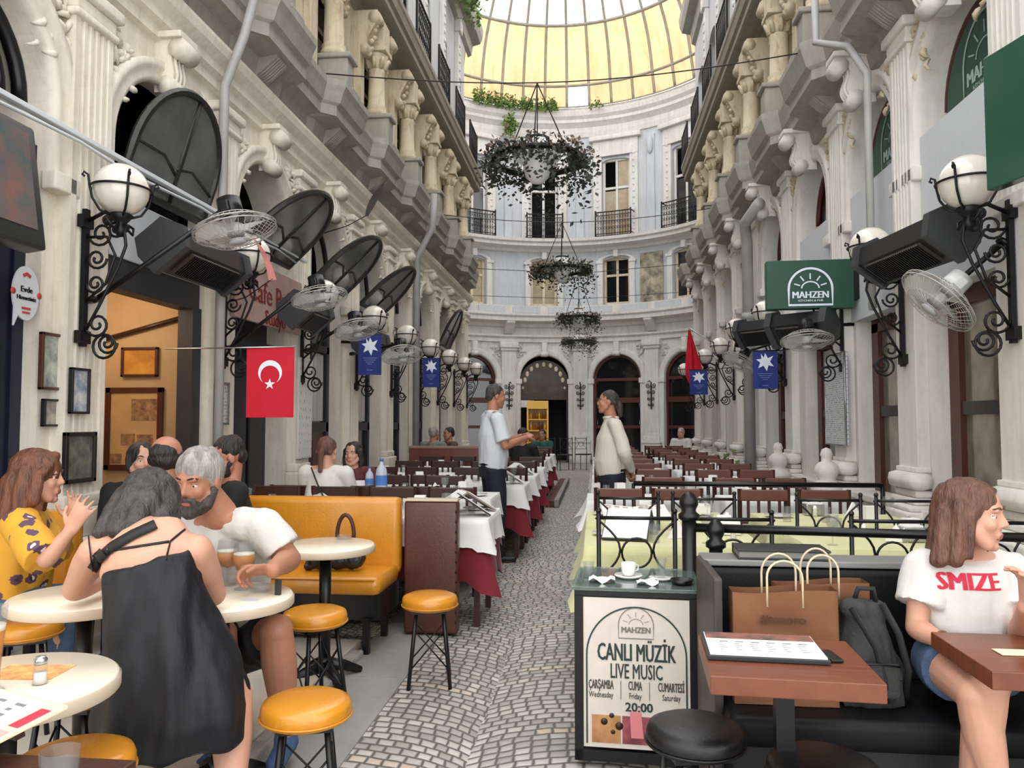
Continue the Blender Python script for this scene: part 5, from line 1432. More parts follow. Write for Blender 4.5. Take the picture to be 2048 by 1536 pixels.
def mk_chair(ms, loc, rz, lab, grp):
    t = thing('dining_chair', lab, 'chair', loc, rz, grp)
    part('seat', ms[0], None, t); b = part('backrest', ms[1], None, t)
    if len(ms) > 3: part('slat_set', ms[3], None, b)
    for l in ms[2]: part('leg', l, None, t)
    return t
chair0 = {}
def chair(kind, loc, rz, lab, grp):
    if kind not in chair0:
        chair0[kind] = mk_chair({'iron': CI, 'wood': CW, 'dark': CWD}[kind], loc, rz, lab, grp); return chair0[kind]
    return dup(chair0[kind], loc, rz, lab, grp)

# ---- dining tables with cloths
def tcloth(w, d, drop, seed, scallop=False, n=26):
    """draped cloth: top at z=0, falling folds on every side; wavy hem"""
    r = random.Random(seed); mb = MB(); ph = r.uniform(0, 6); k = 9
    nx_, ny_ = max(8, int(w/.032)), max(6, int(d/.032)); S = []
    for i in range(nx_): S.append((-w/2+w*i/nx_, -d/2, 0, -1))
    for i in range(ny_): S.append((w/2, -d/2+d*i/ny_, 1, 0))
    for i in range(nx_): S.append((w/2-w*i/nx_, d/2, 0, 1))
    for i in range(ny_): S.append((-w/2, d/2-d*i/ny_, -1, 0))
    N = len(S)
    def ring(i, jj):
        x, y, nx, ny = S[jj]; q = jj/N
        cx, cy = abs(x)/(w/2), abs(y)/(d/2); corner = max(0, (min(cx, cy)-.75)/.25)
        f = i/5; amp = .024*f*f*(1+1.5*corner)
        o = .008+amp*(1+sin(q*2*pi*k+ph))*.8+.05*corner*f
        dz = -drop*f*(1+.22*corner*f)
        if scallop and i == 5: dz += .018*abs(sin(q*pi*44))
        ox, oy = (nx, ny)
        if corner > 0: ox, oy = nx+.5*corner*(1 if x > 0 else -1)*(nx == 0), ny+.5*corner*(1 if y > 0 else -1)*(ny == 0)
        return (x+ox*o, y+oy*o, dz if i else .0)
    vs = []; fs = []
    for i in range(6): vs += [ring(i, j) for j in range(N)]
    for i in range(5):
        for j in range(N): fs.append((i*N+j, i*N+(j+1) % N, (i+1)*N+(j+1) % N, (i+1)*N+j))
    fs.append(tuple(range(N)))
    mb.add(vs, fs, 0, True); mb.s[-1] = False
    return mb
def table_meshes(w, d):
    t = MB(); t.box((0, 0, .715), (w, d, .03), 0, None, .004)
    l = []
    for sx in (-1, 1):
        for sy in (-1, 1): l.append(MB().b2(sx*(w/2-.05)-.02, sx*(w/2-.05)+.02, sy*(d/2-.05)-.02, sy*(d/2-.05)+.02, 0, .7).mesh('leg', [WOODD]))
    return t.mesh('table_top', [WOODD]), l
TM = {}
def dining_table(w, d, loc, lab, grp):
    if (w, d) not in TM:
        ms = table_meshes(w, d); t = thing('dining_table', lab, 'table', loc, 0, grp); part('table_top', ms[0], None, t)
        for l in ms[1]: part('leg', l, None, t)
        TM[(w, d)] = t; return t
    return dup(TM[(w, d)], loc, 0, lab, grp)
CL = {}
def lay(key, mk, m, loc, lab, grp, name='tablecloth', cat='tablecloth'):
    if key not in CL: CL[key] = mk().mesh(name, [m])
    o = link(bpy.data.objects.new(name, CL[key])); o.location = loc; return tag(o, lab, cat, grp)
# table-top bits
NAP = MB().prism([(-.045, 0), (.045, 0), (.04, .11), (-.04, .11)], -.03, .03, lambda a, b, h: (a, h, b)).mesh('napkin_holder', [PAPER])
PLATE = MB().lathe([(0, .004), (.06, .004), (.1, .016), (.098, .02), (.06, .009), (0, .009)], 20).mesh('plate', [CHINA])
FNAP = MB().prism([(-.06, 0), (.06, 0), (.0, .1)], -.012, .012, lambda a, b, h: (a, h, b)).mesh('folded_napkin', [PAPER])
TUMB = tumbler_mb(.032, .1).mesh('drinking_glass', [GLS])
SHK = MB().lathe([(0, 0), (.018, 0), (.014, .05), (.017, .055), (.01, .075), (0, .077)], 12).mesh('salt_shaker', [CHINA])
STEMG = MB().lathe([(0, 0), (.03, 0), (.03, .003), (.004, .008), (.004, .07), (.02, .085), (.036, .12), (.034, .16), (.032, .16), (.033, .12), (.018, .09), (0, .082)], 16).mesh('wine_glass', [GLS])
ASHM = MB().lathe([(0, 0), (.045, 0), (.05, .03), (.044, .03), (.036, .008), (0, .008)], 16).mesh('ashtray', [GLS])
def setdown(me, loc, lab, cat, grp, rz=0):
    o = link(bpy.data.objects.new(me.name.split('.')[0], me)); o.location = loc; o.rotation_euler = (0, 0, rz); return tag(o, lab, cat, grp)
KIT = [(NAP, 'napkin_holder', 'white paper napkin holder', 'napkin holder'), (PLATE, 'plate', 'white side plate', 'plate'), (FNAP, 'folded_napkin', 'white folded napkin standing up', 'napkin'), (TUMB, 'glass', 'clear water glass', 'glass'), (SHK, 'shaker', 'white salt shaker', 'shaker'), (STEMG, 'wine_glass', 'upturned stem glass', 'glass'), (ASHM, 'ashtray', 'clear glass ashtray', 'ashtray')]
def dress(cx, cy, w, d, z, where, seed, n=7):
    r = random.Random(seed); slots = [(-.36, -.28), (-.1, -.3), (.2, -.3), (.37, -.1), (-.36, .1), (-.08, .22), (.2, .26), (.36, .3), (.05, -.02), (-.22, .32)]
    r.shuffle(slots); kinds = [0, 2, 3, 3, 4, 1, 5, 6, 2, 3]; seen = {}
    for k in range(n):
        sx, sy = slots[k]; me, nm, lab, cat = KIT[kinds[k]]
        setdown(me, (cx+sx*w, cy+sy*d, z), '%s on %s' % (lab, where), cat, '%s of %s' % (cat, where), r.uniform(-.5, .5))
    return

# right side: three rows of green cloth tables with iron chairs
GROWS = [4.55, 5.55]
for i, y in enumerate(GROWS):
    for j, x in enumerate((.42, 1.62)):
        w, d = .95, .62
        wh = 'the %s green table, %s' % (('nearest', 'second')[i], ('aisle end', 'wall end')[j])
        dining_table(w, d, (x, y, 0), 'dining table under the %s green cloth, %s' % (('nearest', 'second')[i], ('aisle end', 'wall end')[j]), 'tables with green cloths')
        lay('g', lambda: tcloth(.95, .62, .27, 3), CLOTHG, (x, y, .735), 'pistachio green cloth over ' + wh, 'green tablecloths')
        dress(x, y, w, d, .737, wh, 10*i+j, 7)
        for k, sx in enumerate((-.22, .24)):
            for sgn in (-1, 1):
                if sgn > 0: continue
                chair('iron', (x+sx, y+sgn*.5, 0), 0 if sgn < 0 else pi, '%s black iron chair on the %s side of the %s green table, %s' % (('first', 'second')[k], 'near' if sgn < 0 else 'far', ('nearest', 'second')[i], ('aisle end', 'wall end')[j]), 'black iron chairs')
# white topper cloths at the aisle corner
lay('w1', lambda: tcloth(.97, .69, .2, 8, True), CLOTHW, (.42, 6.95, .7375), 'white linen topper over the red cloth beside the aisle on the right', 'white toppers', 'topper_cloth')
# right side beyond the railing: brown chairs around white tables
RROWS = [6.95+1.28*k for k in range(9)]
for i, y in enumerate(RROWS):
    for j, x in enumerate((.42, 1.55)):
        wh = '%s row beyond the thin railing, %s' % (ORD[i], ('aisle side', 'wall side')[j])
        if i < 7:
            dining_table(.9, .62, (x, y, 0), 'dining table under white cloth, ' + wh, 'brown tables on the right')
            if i or j: lay('wr', lambda: tcloth(.9, .62, .2, 5), CLOTHW, (x, y, .737), 'white tablecloth, ' + wh, 'white cloths on the right')
            dress(x, y, .9, .62, .739, 'white table, '+wh, 40+3*i+j, 6 if i < 4 else 4)
        else:
            dining_table(.9, .62, (x, y, 0), 'bare red brown table, ' + ORD[i]+' row beyond the railing, '+('aisle side', 'wall side')[j], 'brown tables on the right')
        for k, sx in enumerate((-.23, .23)):
            for sgn in (-1, 1):
                if j == 0 and k == 0 and (i, sgn) in ((0, 1), (1, -1)): continue
                chair('wood', (x+sx, y+sgn*.46, 0), 0 if sgn < 0 else pi, '%s brown chair, %s side, %s' % (('first', 'second')[k], 'near' if sgn < 0 else 'far', wh), 'brown wooden chairs on the right')
o = lay('m1', lambda: tcloth(.92, .64, .42, 9), CLOTHM, (.42, 6.95, .735), 'maroon cloth hanging at the aisle corner on the right', 'maroon cloths on the right')
# left side: maroon cloths with white toppers, brown chairs
LROWS = [5.6, 6.95, 8.3, 9.75, 11.2]
for i, y in enumerate(LROWS):
    for j, x in enumerate((-1.24, -2.3)):
        if i == 1 and j == 0: x -= .17
        if i == 1 and j == 1: x -= .1
        wh = '%s row behind the yellow bench, %s' % (ORD[i], ('aisle side', 'wall side')[j])
        dining_table(.95, .66, (x, y, 0), 'dining table under maroon cloth, '+ORD[i]+' row behind the yellow bench, '+('aisle side', 'wall side')[j], 'tables on the left')
        lay('lm', lambda: tcloth(.95, .66, .42, 12), CLOTHM, (x, y, .735), 'maroon undercloth, ' + wh, 'maroon cloths on the left')
        lay('lw', lambda: tcloth(1.0, .71, .2, 13, True), CLOTHW, (x, y, .739), 'white scalloped topper, ' + wh, 'white toppers on the left', 'topper_cloth')
        dress(x, y, .95, .66, .741, 'table, '+wh, 80+3*i+j, 8 if i < 3 else 5)
        for k, sx in enumerate((-.25, .25)):
            for sgn in (-1, 1):
                if i == 0 and sgn < 0 or (j == 0 and k == 1 and (i, sgn) in ((0, 1), (1, 1), (2, -1))): continue
                chair('dark', (x+sx, y+sgn*.52, 0), 0 if sgn < 0 else pi, '%s dark brown chair, %s side, %s' % (('first', 'second')[k], 'near' if sgn < 0 else 'far', wh), 'brown wooden chairs on the left')
t = thing('booth_back', 'long brown vinyl booth back behind the left dining rows, pale top edge', 'bench', (-1.95, 12.3, 0))
part('panel', MB().box((0, 0, .5), (2.1, .12, 1.0), 0, None, .02), mat('brick brown vinyl', (112, 62, 50), .4, 0, var=.12), t); part('cap_strip', MB().b2(-1.05, 1.05, -.07, .07, .98, 1.02, 0, .006), mat('pale brown cap', (150, 116, 98), .4), t)
# far tables and planter at the end of the left rows
for i, y in enumerate((13.2, 14.6, 16.0)):
    dining_table(.95, .66, (-1.35, y, 0), 'table far down the left side, %s beyond the brown booth' % ORD[i], 'tables on the left')
    lay('lm', None, CLOTHM, (-1.35, y, .735), 'maroon cloth far down the left side, %s beyond the brown booth' % ORD[i], 'maroon cloths on the left')
    lay('lw', None, CLOTHW, (-1.35, y, .739), 'white topper far down the left side, %s beyond the brown booth' % ORD[i], 'white toppers on the left', 'topper_cloth')
    for k, sx in enumerate((-.25, .25)):
        for sgn in (-1, 1): chair('dark', (-1.35+sx, y+sgn*.55, 0), 0 if sgn < 0 else pi, 'far left %s dark brown chair, %s side, %s table beyond the brown booth' % (('first', 'second')[k], 'near' if sgn < 0 else 'far', ORD[i]), 'brown wooden chairs on the left')
t = thing('wooden_platform', 'low wooden platform edge with a stone lip jutting beside the far aisle', 'platform', (-1.1, 14.0, 0))
part('deck', MB().b2(.28, .42, -1.2, 4, .005, .1), WOODB, t); part('lip', MB().b2(.42, .5, -1.25, 4, 0.005, .13, 0, .01), SLAB, t)
for i, (x, y, rz) in enumerate(((-1.35, 22.6, 0), (-.9, 22.8, .3), (-.35, 23.2, -.4), (.6, 22.4, .2), (-1.9, 22.2, .5))):
    chair('iron', (x, y, 0), rz, 'black iron chair standing in the round court, %s from the left' % ('second', 'third', 'fourth', 'fifth', 'first')[i], 'chairs in the round court')
# ================================================================= PEOPLE
def frame(t, wide):
    t = t.normalized(); a = wide-t*wide.dot(t)
    if a.length < 1e-5: a = t.orthogonal()
    a.normalize(); return t, a, t.cross(a)
def capsule(mb, p0, p1, r0, r1=None, k=1.0, wide=None, n=14, mid=None):
    """closed limb with round ends; k = thickness / width; mid = (t, r) bulge"""
    p0, p1 = Vector(p0), Vector(p1); r1 = r0 if r1 is None else r1
    t, a, b = frame(p1-p0 if (p1-p0).length > 1e-5 else Vector((0, 0, 1)), Vector(wide) if wide is not None else Vector((.3, .2, .9)))
    rings = []
    for i in range(5): q = -pi/2+pi/2*i/5; rings.append((p0+t*r0*sin(q), r0*cos(q)))
    for i in range(7):
        s = i/6; r = r0+(r1-r0)*s
        if mid: r += mid[1]*math.exp(-((s-mid[0])/.28)**2)
        rings.append((p0+(p1-p0)*s, r))
    for i in range(1, 6): q = pi/2*i/5; rings.append((p1+t*r1*sin(q), r1*cos(q)))
    vs = []; fs = []
    for c, r in rings:
        r = max(r, .0004)
        for j in range(n): w = 2*pi*j/n; vs.append(c+a*(r*cos(w))+b*(r*k*sin(w)))
    for i in range(len(rings)-1):
        for j in range(n): fs.append((i*n+j, i*n+(j+1) % n, (i+1)*n+(j+1) % n, (i+1)*n+j))
    fs.append(tuple(range(n-1, -1, -1))); fs.append(tuple((len(rings)-1)*n+j for j in range(n)))
    mb.add(vs, fs, 0, True); return mb
def loft(mb, secs, wide, n=24, pw=1.0):
    """secs: (centre, half width, half depth) from bottom to top; flat ends"""
    P = [Vector(s[0]) for s in secs]; vs = []; fs = []
    for i, (c, hw, hd) in enumerate(secs):
        t, a, b = frame(P[min(i+1, len(P)-1)]-P[max(i-1, 0)], Vector(wide))
        for j in range(n):
            w = 2*pi*j/n; cw, sw = cos(w), sin(w)
            vs.append(P[i]+a*(hw*math.copysign(abs(cw)**pw, cw))+b*(hd*math.copysign(abs(sw)**pw, sw)))
    for i in range(len(P)-1):
        for j in range(n): fs.append((i*n+j, i*n+(j+1) % n, (i+1)*n+(j+1) % n, (i+1)*n+j))
    fs.append(tuple(range(n-1, -1, -1))); fs.append(tuple((len(P)-1)*n+j for j in range(n)))
    mb.add(vs, fs, 0, True); return mb
def ell(mb, c, r, R=None, n=14):
    M = Matrix.Translation(c) @ (R.to_4x4() if R else Matrix.Identity(4))
    return mb.ball((0, 0, 0), r, n, 10, 0, M)
def remesh(name, mb, vox, smooth, mats, disp=None, origin=(0, 0, 0)):
    me = bpy.data.meshes.new('tmp'); me.from_pydata([tuple(Vector(v)-Vector(origin)) for v in mb.v], [], mb.f)
    bm = bmesh.new(); bm.from_mesh(me); bmesh.ops.recalc_face_normals(bm, faces=bm.faces[:]); bm.to_mesh(me); bm.free()
    o = bpy.data.objects.new('tmp', me); COL.objects.link(o)
    m = o.modifiers.new('r', 'REMESH'); m.mode = 'VOXEL'; m.voxel_size = vox; m.use_smooth_shade = True
    s = o.modifiers.new('s', 'SMOOTH'); s.factor = .5; s.iterations = smooth
    dg = bpy.context.evaluated_depsgraph_get(); out = bpy.data.meshes.new_from_object(o.evaluated_get(dg)); out.name = name
    bpy.data.objects.remove(o); bpy.data.meshes.remove(me)
    out.materials.clear()
    for q in mats: out.materials.append(q)
    if disp:
        nn = [v.normal.copy() for v in out.vertices]
        for v, q in zip(out.vertices, nn): v.co += q*disp(v.co, q)
    out.polygons.foreach_set('use_smooth', [True]*len(out.polygons)); out.update(); return out
def folds(amp, sc, stretch=(1, 1, .35)):
    st = Vector(stretch)
    return lambda p, n: amp*noise.noise(Vector((p.x*st.x, p.y*st.y, p.z*st.z))*sc)+amp*.5*noise.noise(Vector((p.x*st.x, p.y*st.y, p.z*st.z))*sc*2.3)
SKINS = {k: mat('skin ' + k, c, .5, 0, var=.08, vs=10, bump=.05, bs=120) for k, c in (('fair', (200, 150, 126)), ('tan', (172, 118, 92)), ('ruddy', (180, 122, 98)))}
for m_ in SKINS.values(): m_.node_tree.nodes['Principled BSDF'].inputs['Subsurface Weight'].default_value = .08
LIP = mat('lips', (166, 100, 86), .45); EYEW = mat('eye white', (226, 222, 216), .2); IRIS = mat('dark iris', (38, 26, 20), .15)
def hairmat(name, c, c2, sc=40):
    return mat(name, c, .42, 0, c2=c2, vs=sc, stretch=(1, 1, .16), bump=.6, bs=90)
HBR, HDK, HGR, HSALT, HBAL = hairmat('auburn hair', (120, 72, 48), (74, 42, 30)), hairmat('near black hair', (40, 34, 32), (22, 19, 18)), hairmat('dark greying hair', (74, 70, 68), (32, 30, 30)), hairmat('short silver hair', (178, 172, 164), (110, 104, 98)), hairmat('long brown hair', (112, 74, 58), (68, 42, 34))
class Head:
    def __init__(s, c, fwd, up=(0, 0, 1), k=1.0):
        s.c = Vector(c); f = Vector(fwd).normalized(); u = Vector(up); u = (u-f*u.dot(f)).normalized(); r = f.cross(u)
        s.R = Matrix((r, f, u)).transposed(); s.k = k
    def p(s, x, y, z): return s.c+s.R @ (Vector((x, y, z))*s.k)
def head_blobs(mb, h, neck, nr=.055):
    E = lambda x, y, z, a, b, c: ell(mb, h.p(x, y, z), (a*h.k, b*h.k, c*h.k), h.R)
    C = lambda p, q, r0, r1=None: capsule(mb, h.p(*p), h.p(*q), r0*h.k, (r1 or r0)*h.k)
    E(0, -.012, .03, .076, .096, .088); E(0, .028, -.025, .063, .063, .078); E(0, .03, -.068, .05, .052, .045); E(0, .066, -.098, .024, .021, .018)
    C((0, .082, .016), (0, .100, -.020), .008, .0108); C((-.011, .091, -.025), (.011, .091, -.025), .008)
    C((-.036, .077, .028), (.036, .077, .028), .0105)
    for s in (-1, 1):
        E(s*.036, .06, -.022, .024, .024, .026); E(s*.079, -.004, -.004, .009, .021, .031)
        C((s*.05, .02, -.05), (s*.03, .055, -.09), .03, .022)
    C((-.018, .087, -.057), (.018, .087, -.057), .0062); C((-.015, .086, -.067), (.015, .086, -.067), .0068)
    capsule(mb, h.p(0, -.02, -.05), neck, nr, nr*1.12)
def hand_blobs(mb, w, d, n, side, curl=.5, spread=.0, k=1.0, curls=None):
    """w wrist, d towards the fingers, n out of the palm, side = unit vector towards the thumb"""
    w = Vector(w); d = Vector(d).normalized(); n = Vector(n); n = (n-d*n.dot(d)).normalized(); s = Vector(side); s = (s-d*s.dot(d)-n*s.dot(n)).normalized()
    capsule(mb, w+d*.012*k, w+d*.075*k, .032*k, .04*k, .42, s)
    for i, (o, L) in enumerate(((.031, .070), (.0105, .080), (-.0105, .074), (-.031, .058))):
        c = curls[i] if curls else curl*(1+.12*i)
        p = w+d*(.085 if i < 3 else .078)*k+s*o*k; a = .25*c; dirv = d+s*(spread*(1.5-i)*.25)
        for j, fr in enumerate((.45, .31, .24)):
            a += c*(.55 if j == 0 else .75)
            v = (dirv*cos(a)+n*sin(a)).normalized(); q = p+v*L*fr*k
            capsule(mb, p, q, (.0092-.0008*j)*k, (.0085-.0009*j)*k, n=8); p = q
    p = w+d*.025*k+s*.03*k; v = (d*.62+s*.72+n*.35).normalized(); q = p+v*.042*k; capsule(mb, p, q, .012*k, .0105*k, n=8)
    v2 = (d*.8+s*.35+n*(.35+.4*curl)).normalized(); capsule(mb, q, q+v2*.032*k, .0102*k, .0085*k, n=8)
def foot_blob(mb, ank, d, L=.2):
    d = Vector(d).normalized(); a = Vector(ank); capsule(mb, a+Vector((0, 0, -.045))-d*.03, a+d*L*.7+Vector((0, 0, -.06)), .036, .03, .8, Vector((d.y, -d.x, 0)))
def person(name, label, base, h, skin, J, hair=None, clothes=(), vox=.0065, hands=(), eyes=True, beard=None, brow=None, torso=None, arm=(.046, .038, .027), leg=(.085, .058, .04), smooth=3, nr=.055):
    """J: joints in world coordinates. torso: list of (point, half width, half depth)."""
    mb = MB(); B = Vector(base); wide = Vector(J['shR'])-Vector(J['shL'])
    head_blobs(mb, h, J['neck'], nr)
    if torso: loft(mb, torso, wide)
    for sd in 'LR':
        sh, el, wr = J['sh'+sd], J.get('el'+sd), J.get('wr'+sd)
        capsule(mb, Vector(J['neck'])+(Vector(sh)-Vector(J['neck']))*.15-Vector((0, 0, .02)), sh, .05, .052)
        if el is not None: capsule(mb, sh, el, arm[0]*1.12, arm[1], mid=(.35, .006))
        if wr is not None: capsule(mb, el, wr, arm[1], arm[2], mid=(.25, .006))
        hp, kn, an = J.get('hp'+sd), J.get('kn'+sd), J.get('an'+sd)
        if hp is not None and kn is not None: capsule(mb, hp, kn, leg[0], leg[1], mid=(.3, .006))
        if an is not None: capsule(mb, kn, an, leg[1]*.92, leg[2], mid=(.32, .012)); foot_blob(mb, an, J.get('ft'+sd, (0, -1, 0)))
    for q in hands: hand_blobs(mb, *q[:4], **(q[4] if len(q) > 4 else {}))
    me = remesh('person', mb, vox, smooth, [skin, LIP, EYEW, IRIS, brow or IRIS], None, B)
    # lips
    L = [h.p(0, .095, -.062)-B]
    for p in me.polygons:
        q = h.R.transposed() @ (p.center-L[0])
        if abs(q.x) < .02*h.k and abs(q.z+.0) < .0095*h.k and abs(q.y) < .02: p.material_index = 1
    if eyes:
        e = MB()
        for s in (-1, 1):
            e.ball(h.p(s*.031, 0.0672, .005)-B, .0118*h.k, 14, 10, 2); e.ball(h.p(s*.031, .0732, .004)-B, .0066*h.k, 12, 8, 3)
            e.tube([h.p(s*x, y, z)-B for x, y, z in ((.014, .088, .030), (.03, .086, .035), (.05, .071, .030))], [.003, .0045, .002], 6, 4)
            e.tube([h.p(s*x, y, z)-B for x, y, z in ((.017, .075, .010), (.031, .079, .0135), (.046, .07, .009))], [.003, .0048, .003], 5, 0)
        bm = bmesh.new(); bm.from_mesh(me); t = e.mesh('e', [])
        bm.from_mesh(t); bm.to_mesh(me); bm.free(); bpy.data.meshes.remove(t)
    o = link(bpy.data.objects.new(name, me)); o.location = base; tag(o, label, 'person')
    if hair: part('hair', remesh('hair', hair[0], hair[2] if len(hair) > 2 else .007, hair[3] if len(hair) > 3 else 2, [hair[1]], folds(.007, 26, (1, 1, .3)), B), None, o)
    if beard: part('beard', remesh('beard', beard[0], .0065, 2, [beard[1]], folds(.003, 60), B), None, o)
    for nm, cm, m, v, fo in clothes:
        part(nm, remesh(nm, cm, v, 2, m if isinstance(m, list) else [m], fo, B), None, o)
    return o
def hb(h, *spec):
    """hair blobs: ('e', x, y, z, a, b, c) ellipsoid or ('c', p, q, r0, r1, k) lock, in the head's frame"""
    mb = MB()
    for q in spec:
        if q[0] == 'e': ell(mb, h.p(*q[1:4]), tuple(a*h.k for a in q[4:7]), h.R)
        else: capsule(mb, h.p(*q[1]), h.p(*q[2]), q[3]*h.k, q[4]*h.k, q[5] if len(q) > 5 else 1, h.R @ Vector((1, 0, 0)))
    return mb
def sleeve(mb, a, b, t, r0, r1):
    a, b = Vector(a), Vector(b); e = a+(b-a)*t
    capsule(mb, a, a+(e-a)*.4, r0*1.02, r0); mb.tube([a, e], [r0, r1], 18); return mb
def P3(u, v, y): return px(u, v, Y=y)
up = Vector((0, 0, 1))
WTEE = mat('white cotton', (206, 203, 197), .85, 0, var=.04, bump=.12, bs=60); BTEE = mat('black cotton', (22, 22, 24), .85, 0, var=.2, bump=.1, bs=60)
DENIM = mat('denim', (70, 92, 122), .85, 0, var=.3, vs=14, bump=.25, bs=120); NAVYT = mat('navy trousers', (20, 24, 38), .8, 0, var=.2, bump=.1, bs=40); SHORT = mat('dark shorts', (26, 28, 34), .85, 0, var=.2)
SHOE = mat('dark shoe', (26, 27, 32), .5, 0)
# ---- 1 woman in a black dress, back to the camera
y = 2.42
hd = Head(P3(302, 1012, 2.60), (.12, .8, -.55), (.0, .55, .8), 1.0)
J = dict(neck=P3(285, 1062, 2.48), shL=P3(192, 1102, 2.44), shR=P3(392, 1100, 2.42), elL=P3(148, 1188, 2.62), elR=P3(428, 1186, 2.60), wrL=P3(225, 1150, 2.84), wrR=P3(360, 1155, 2.86),
         hpL=P3(270, 1330, 2.42), hpR=P3(395, 1330, 2.40), knL=P3(235, 1330, 2.80), knR=P3(465, 1395, 2.52), anR=P3(462, 1620, 2.36), ftR=(.1, 1, 0))
J['elL'].z = J['elR'].z = .80; J['wrL'].z = J['wrR'].z = .80
tor = [(P3(330, 1345, 2.42), .19, .15), (P3(325, 1270, 2.40), .17, .13), (P3(310, 1190, 2.40), .15, .115), (P3(298, 1120, 2.41), .165, .105), (P3(290, 1075, 2.45), .13, .08), (P3(287, 1058, 2.48), .06, .05)]
hair = hb(hd, ('e', 0, -.02, .03, .094, .112, .1), ('e', 0, -.075, -.04, .1, .06, .09), ('c', (-.075, -.02, .0), (-.105, -.06, -.13), .04, .03), ('c', (.075, -.02, .0), (.115, -.05, -.14), .042, .03), ('c', (-.04, -.08, 0), (-.06, -.11, -.15), .045, .03), ('c', (.04, -.08, 0), (.06, -.11, -.15), .045, .03), ('c', (0, -.09, 0), (0, -.115, -.15), .045, .03), ('c', (.08, .02, -.02), (.12, .0, -.13), .03, .02))
DRESS = mat('black crepe dress', (14, 15, 21), .58, 0, var=.3, vs=5, bump=.3, bs=18, stretch=(1, 1, .4), spec=.4)
dm = MB()
loft(dm, [(P3(345, 1480, 2.40), .225, .20), (P3(345, 1420, 2.40), .235, .205), (P3(345, 1340, 2.40), .215, .19), (P3(330, 1260, 2.39), .18, .155), (P3(312, 1185, 2.385), .16, .135), (P3(300, 1130, 2.39), .158, .12), (P3(298, 1122, 2.39), .155, .115)], J['shR']-J['shL'], 30)
capsule(dm, P3(290, 1345, 2.5), P3(240, 1335, 2.78), .13, .09); capsule(dm, P3(400, 1345, 2.45), P3(440, 1385, 2.5), .12, .10); capsule(dm, P3(225, 1160, 2.41), P3(240, 1190, 2.4), .04, .06)
w1 = person('person', 'woman in black strappy dress with her back to the camera, leaning on the round tables', (J['hpL']+J['hpR'])/2, hd, SKINS['fair'], J, (hair, HGR), [('dress', dm, DRESS, .009, folds(.022, 8, (1.2, 1.2, .35)))], .0065,
            [(J['wrL'], Vector((.5, .8, 0)), (0, .2, -1), (1, 0, 0), dict(curl=.7)), (J['wrR'], Vector((-.4, .8, .1)), (0, .2, -1), (-1, 0, 0), dict(curl=.7))], True, None, HDK, tor, (.047, .041, .028), (.1, .066, .042))
def on_back(pts, off=.006):
    """points on the back surface seen from the camera: cast from the camera onto the woman"""
    return pts
dg = bpy.context.evaluated_depsgraph_get()
def surface_path(obs, uvs, off=.004, sub=6):
    """polyline on the visible surface of obs through photograph points (ray cast once, then fixed in the scene)"""
    bpy.context.view_layer.update(); trees = []
    for o in obs:
        me = o.data; M = o.matrix_world; trees.append(BVHTree.FromPolygons([M @ v.co for v in me.vertices], [tuple(p.vertices) for p in me.polygons]))
    out = []
    for (a, b) in zip(uvs[:-1], uvs[1:]):
        for i in range(sub):
            u, v = a[0]+(b[0]-a[0])*i/sub, a[1]+(b[1]-a[1])*i/sub; out.append((u, v))
    out.append(uvs[-1]); pts = []; C = Vector((0, 0, CAMZ))
    for u, v in out:
        d = ray(u, v).normalized(); best = None
        for t in trees:
            hit = t.ray_cast(C, d)
            if hit[0] is not None and (best is None or hit[3] < best[1]): best = (hit[0]+hit[1]*off*(1 if hit[1].dot(d) < 0 else -1), hit[3])
        if best: pts.append(best[0])
    return pts
obs = [w1]+[c for c in w1.children]
STRAP = mat('black strap', (14, 14, 16), .6)
def straps(o, name, paths, r, m, flat=.5):
    mb = MB()
    for pts in paths:
        if len(pts) > 1: mb.tube([p-o.location for p in pts], r, 6, flat=flat)
    return part(name, mb, m, o)
bodies = [w1]+[c for c in w1.children if c.name.startswith('dress')]
straps(w1, 'dress_strap', [surface_path(bodies, [(383, 1048), (340, 1085), (332, 1120)]), surface_path(bodies, [(338, 1085), (205, 1105)]), surface_path(bodies, [(178, 1075), (185, 1140)])], .0045, STRAP)
def ribbon(obs, mid, wpx, off, th=.003):
    """flat band on the surface: two parallel rows of surface points"""
    n = len(mid); L, R_ = [], []
    for i, (u, v) in enumerate(mid):
        a, b = mid[max(i-1, 0)], mid[min(i+1, n-1)]; du, dv = b[0]-a[0], b[1]-a[1]; l = sqrt(du*du+dv*dv)
        L.append((u-dv/l*wpx, v+du/l*wpx)); R_.append((u+dv/l*wpx, v-du/l*wpx))
    A, B2 = surface_path(obs, L, off, 5), surface_path(obs, R_, off, 5); k = min(len(A), len(B2)); mb = MB(); C = Vector((0, 0, CAMZ))
    for q in (0, th):
        for i in range(k):
            for P_ in (A, B2): mb.v.append(tuple(P_[i]+(C-P_[i]).normalized()*q))
    for i in range(k-1):
        a, c = 2*i, 2*k+2*i
        mb.f += [(a, a+1, a+3, a+2), (c, c+2, c+3, c+1), (a, a+2, c+2, c), (a+1, c+1, c+3, a+3)]
    mb.m = [0]*len(mb.f); mb.s = [True]*len(mb.f); return mb
t = tag(part('shoulder_bag', ribbon(bodies, [(312, 1050), (268, 1070), (230, 1092), (200, 1114), (184, 1138)], 10, .005), STRAP), 'black shoulder bag strap slung across the bare back of the woman in black', 'bag')
part('strap_slider', ribbon(bodies, [(210, 1106), (194, 1120)], 13, .009, .006), BLACKM, t)
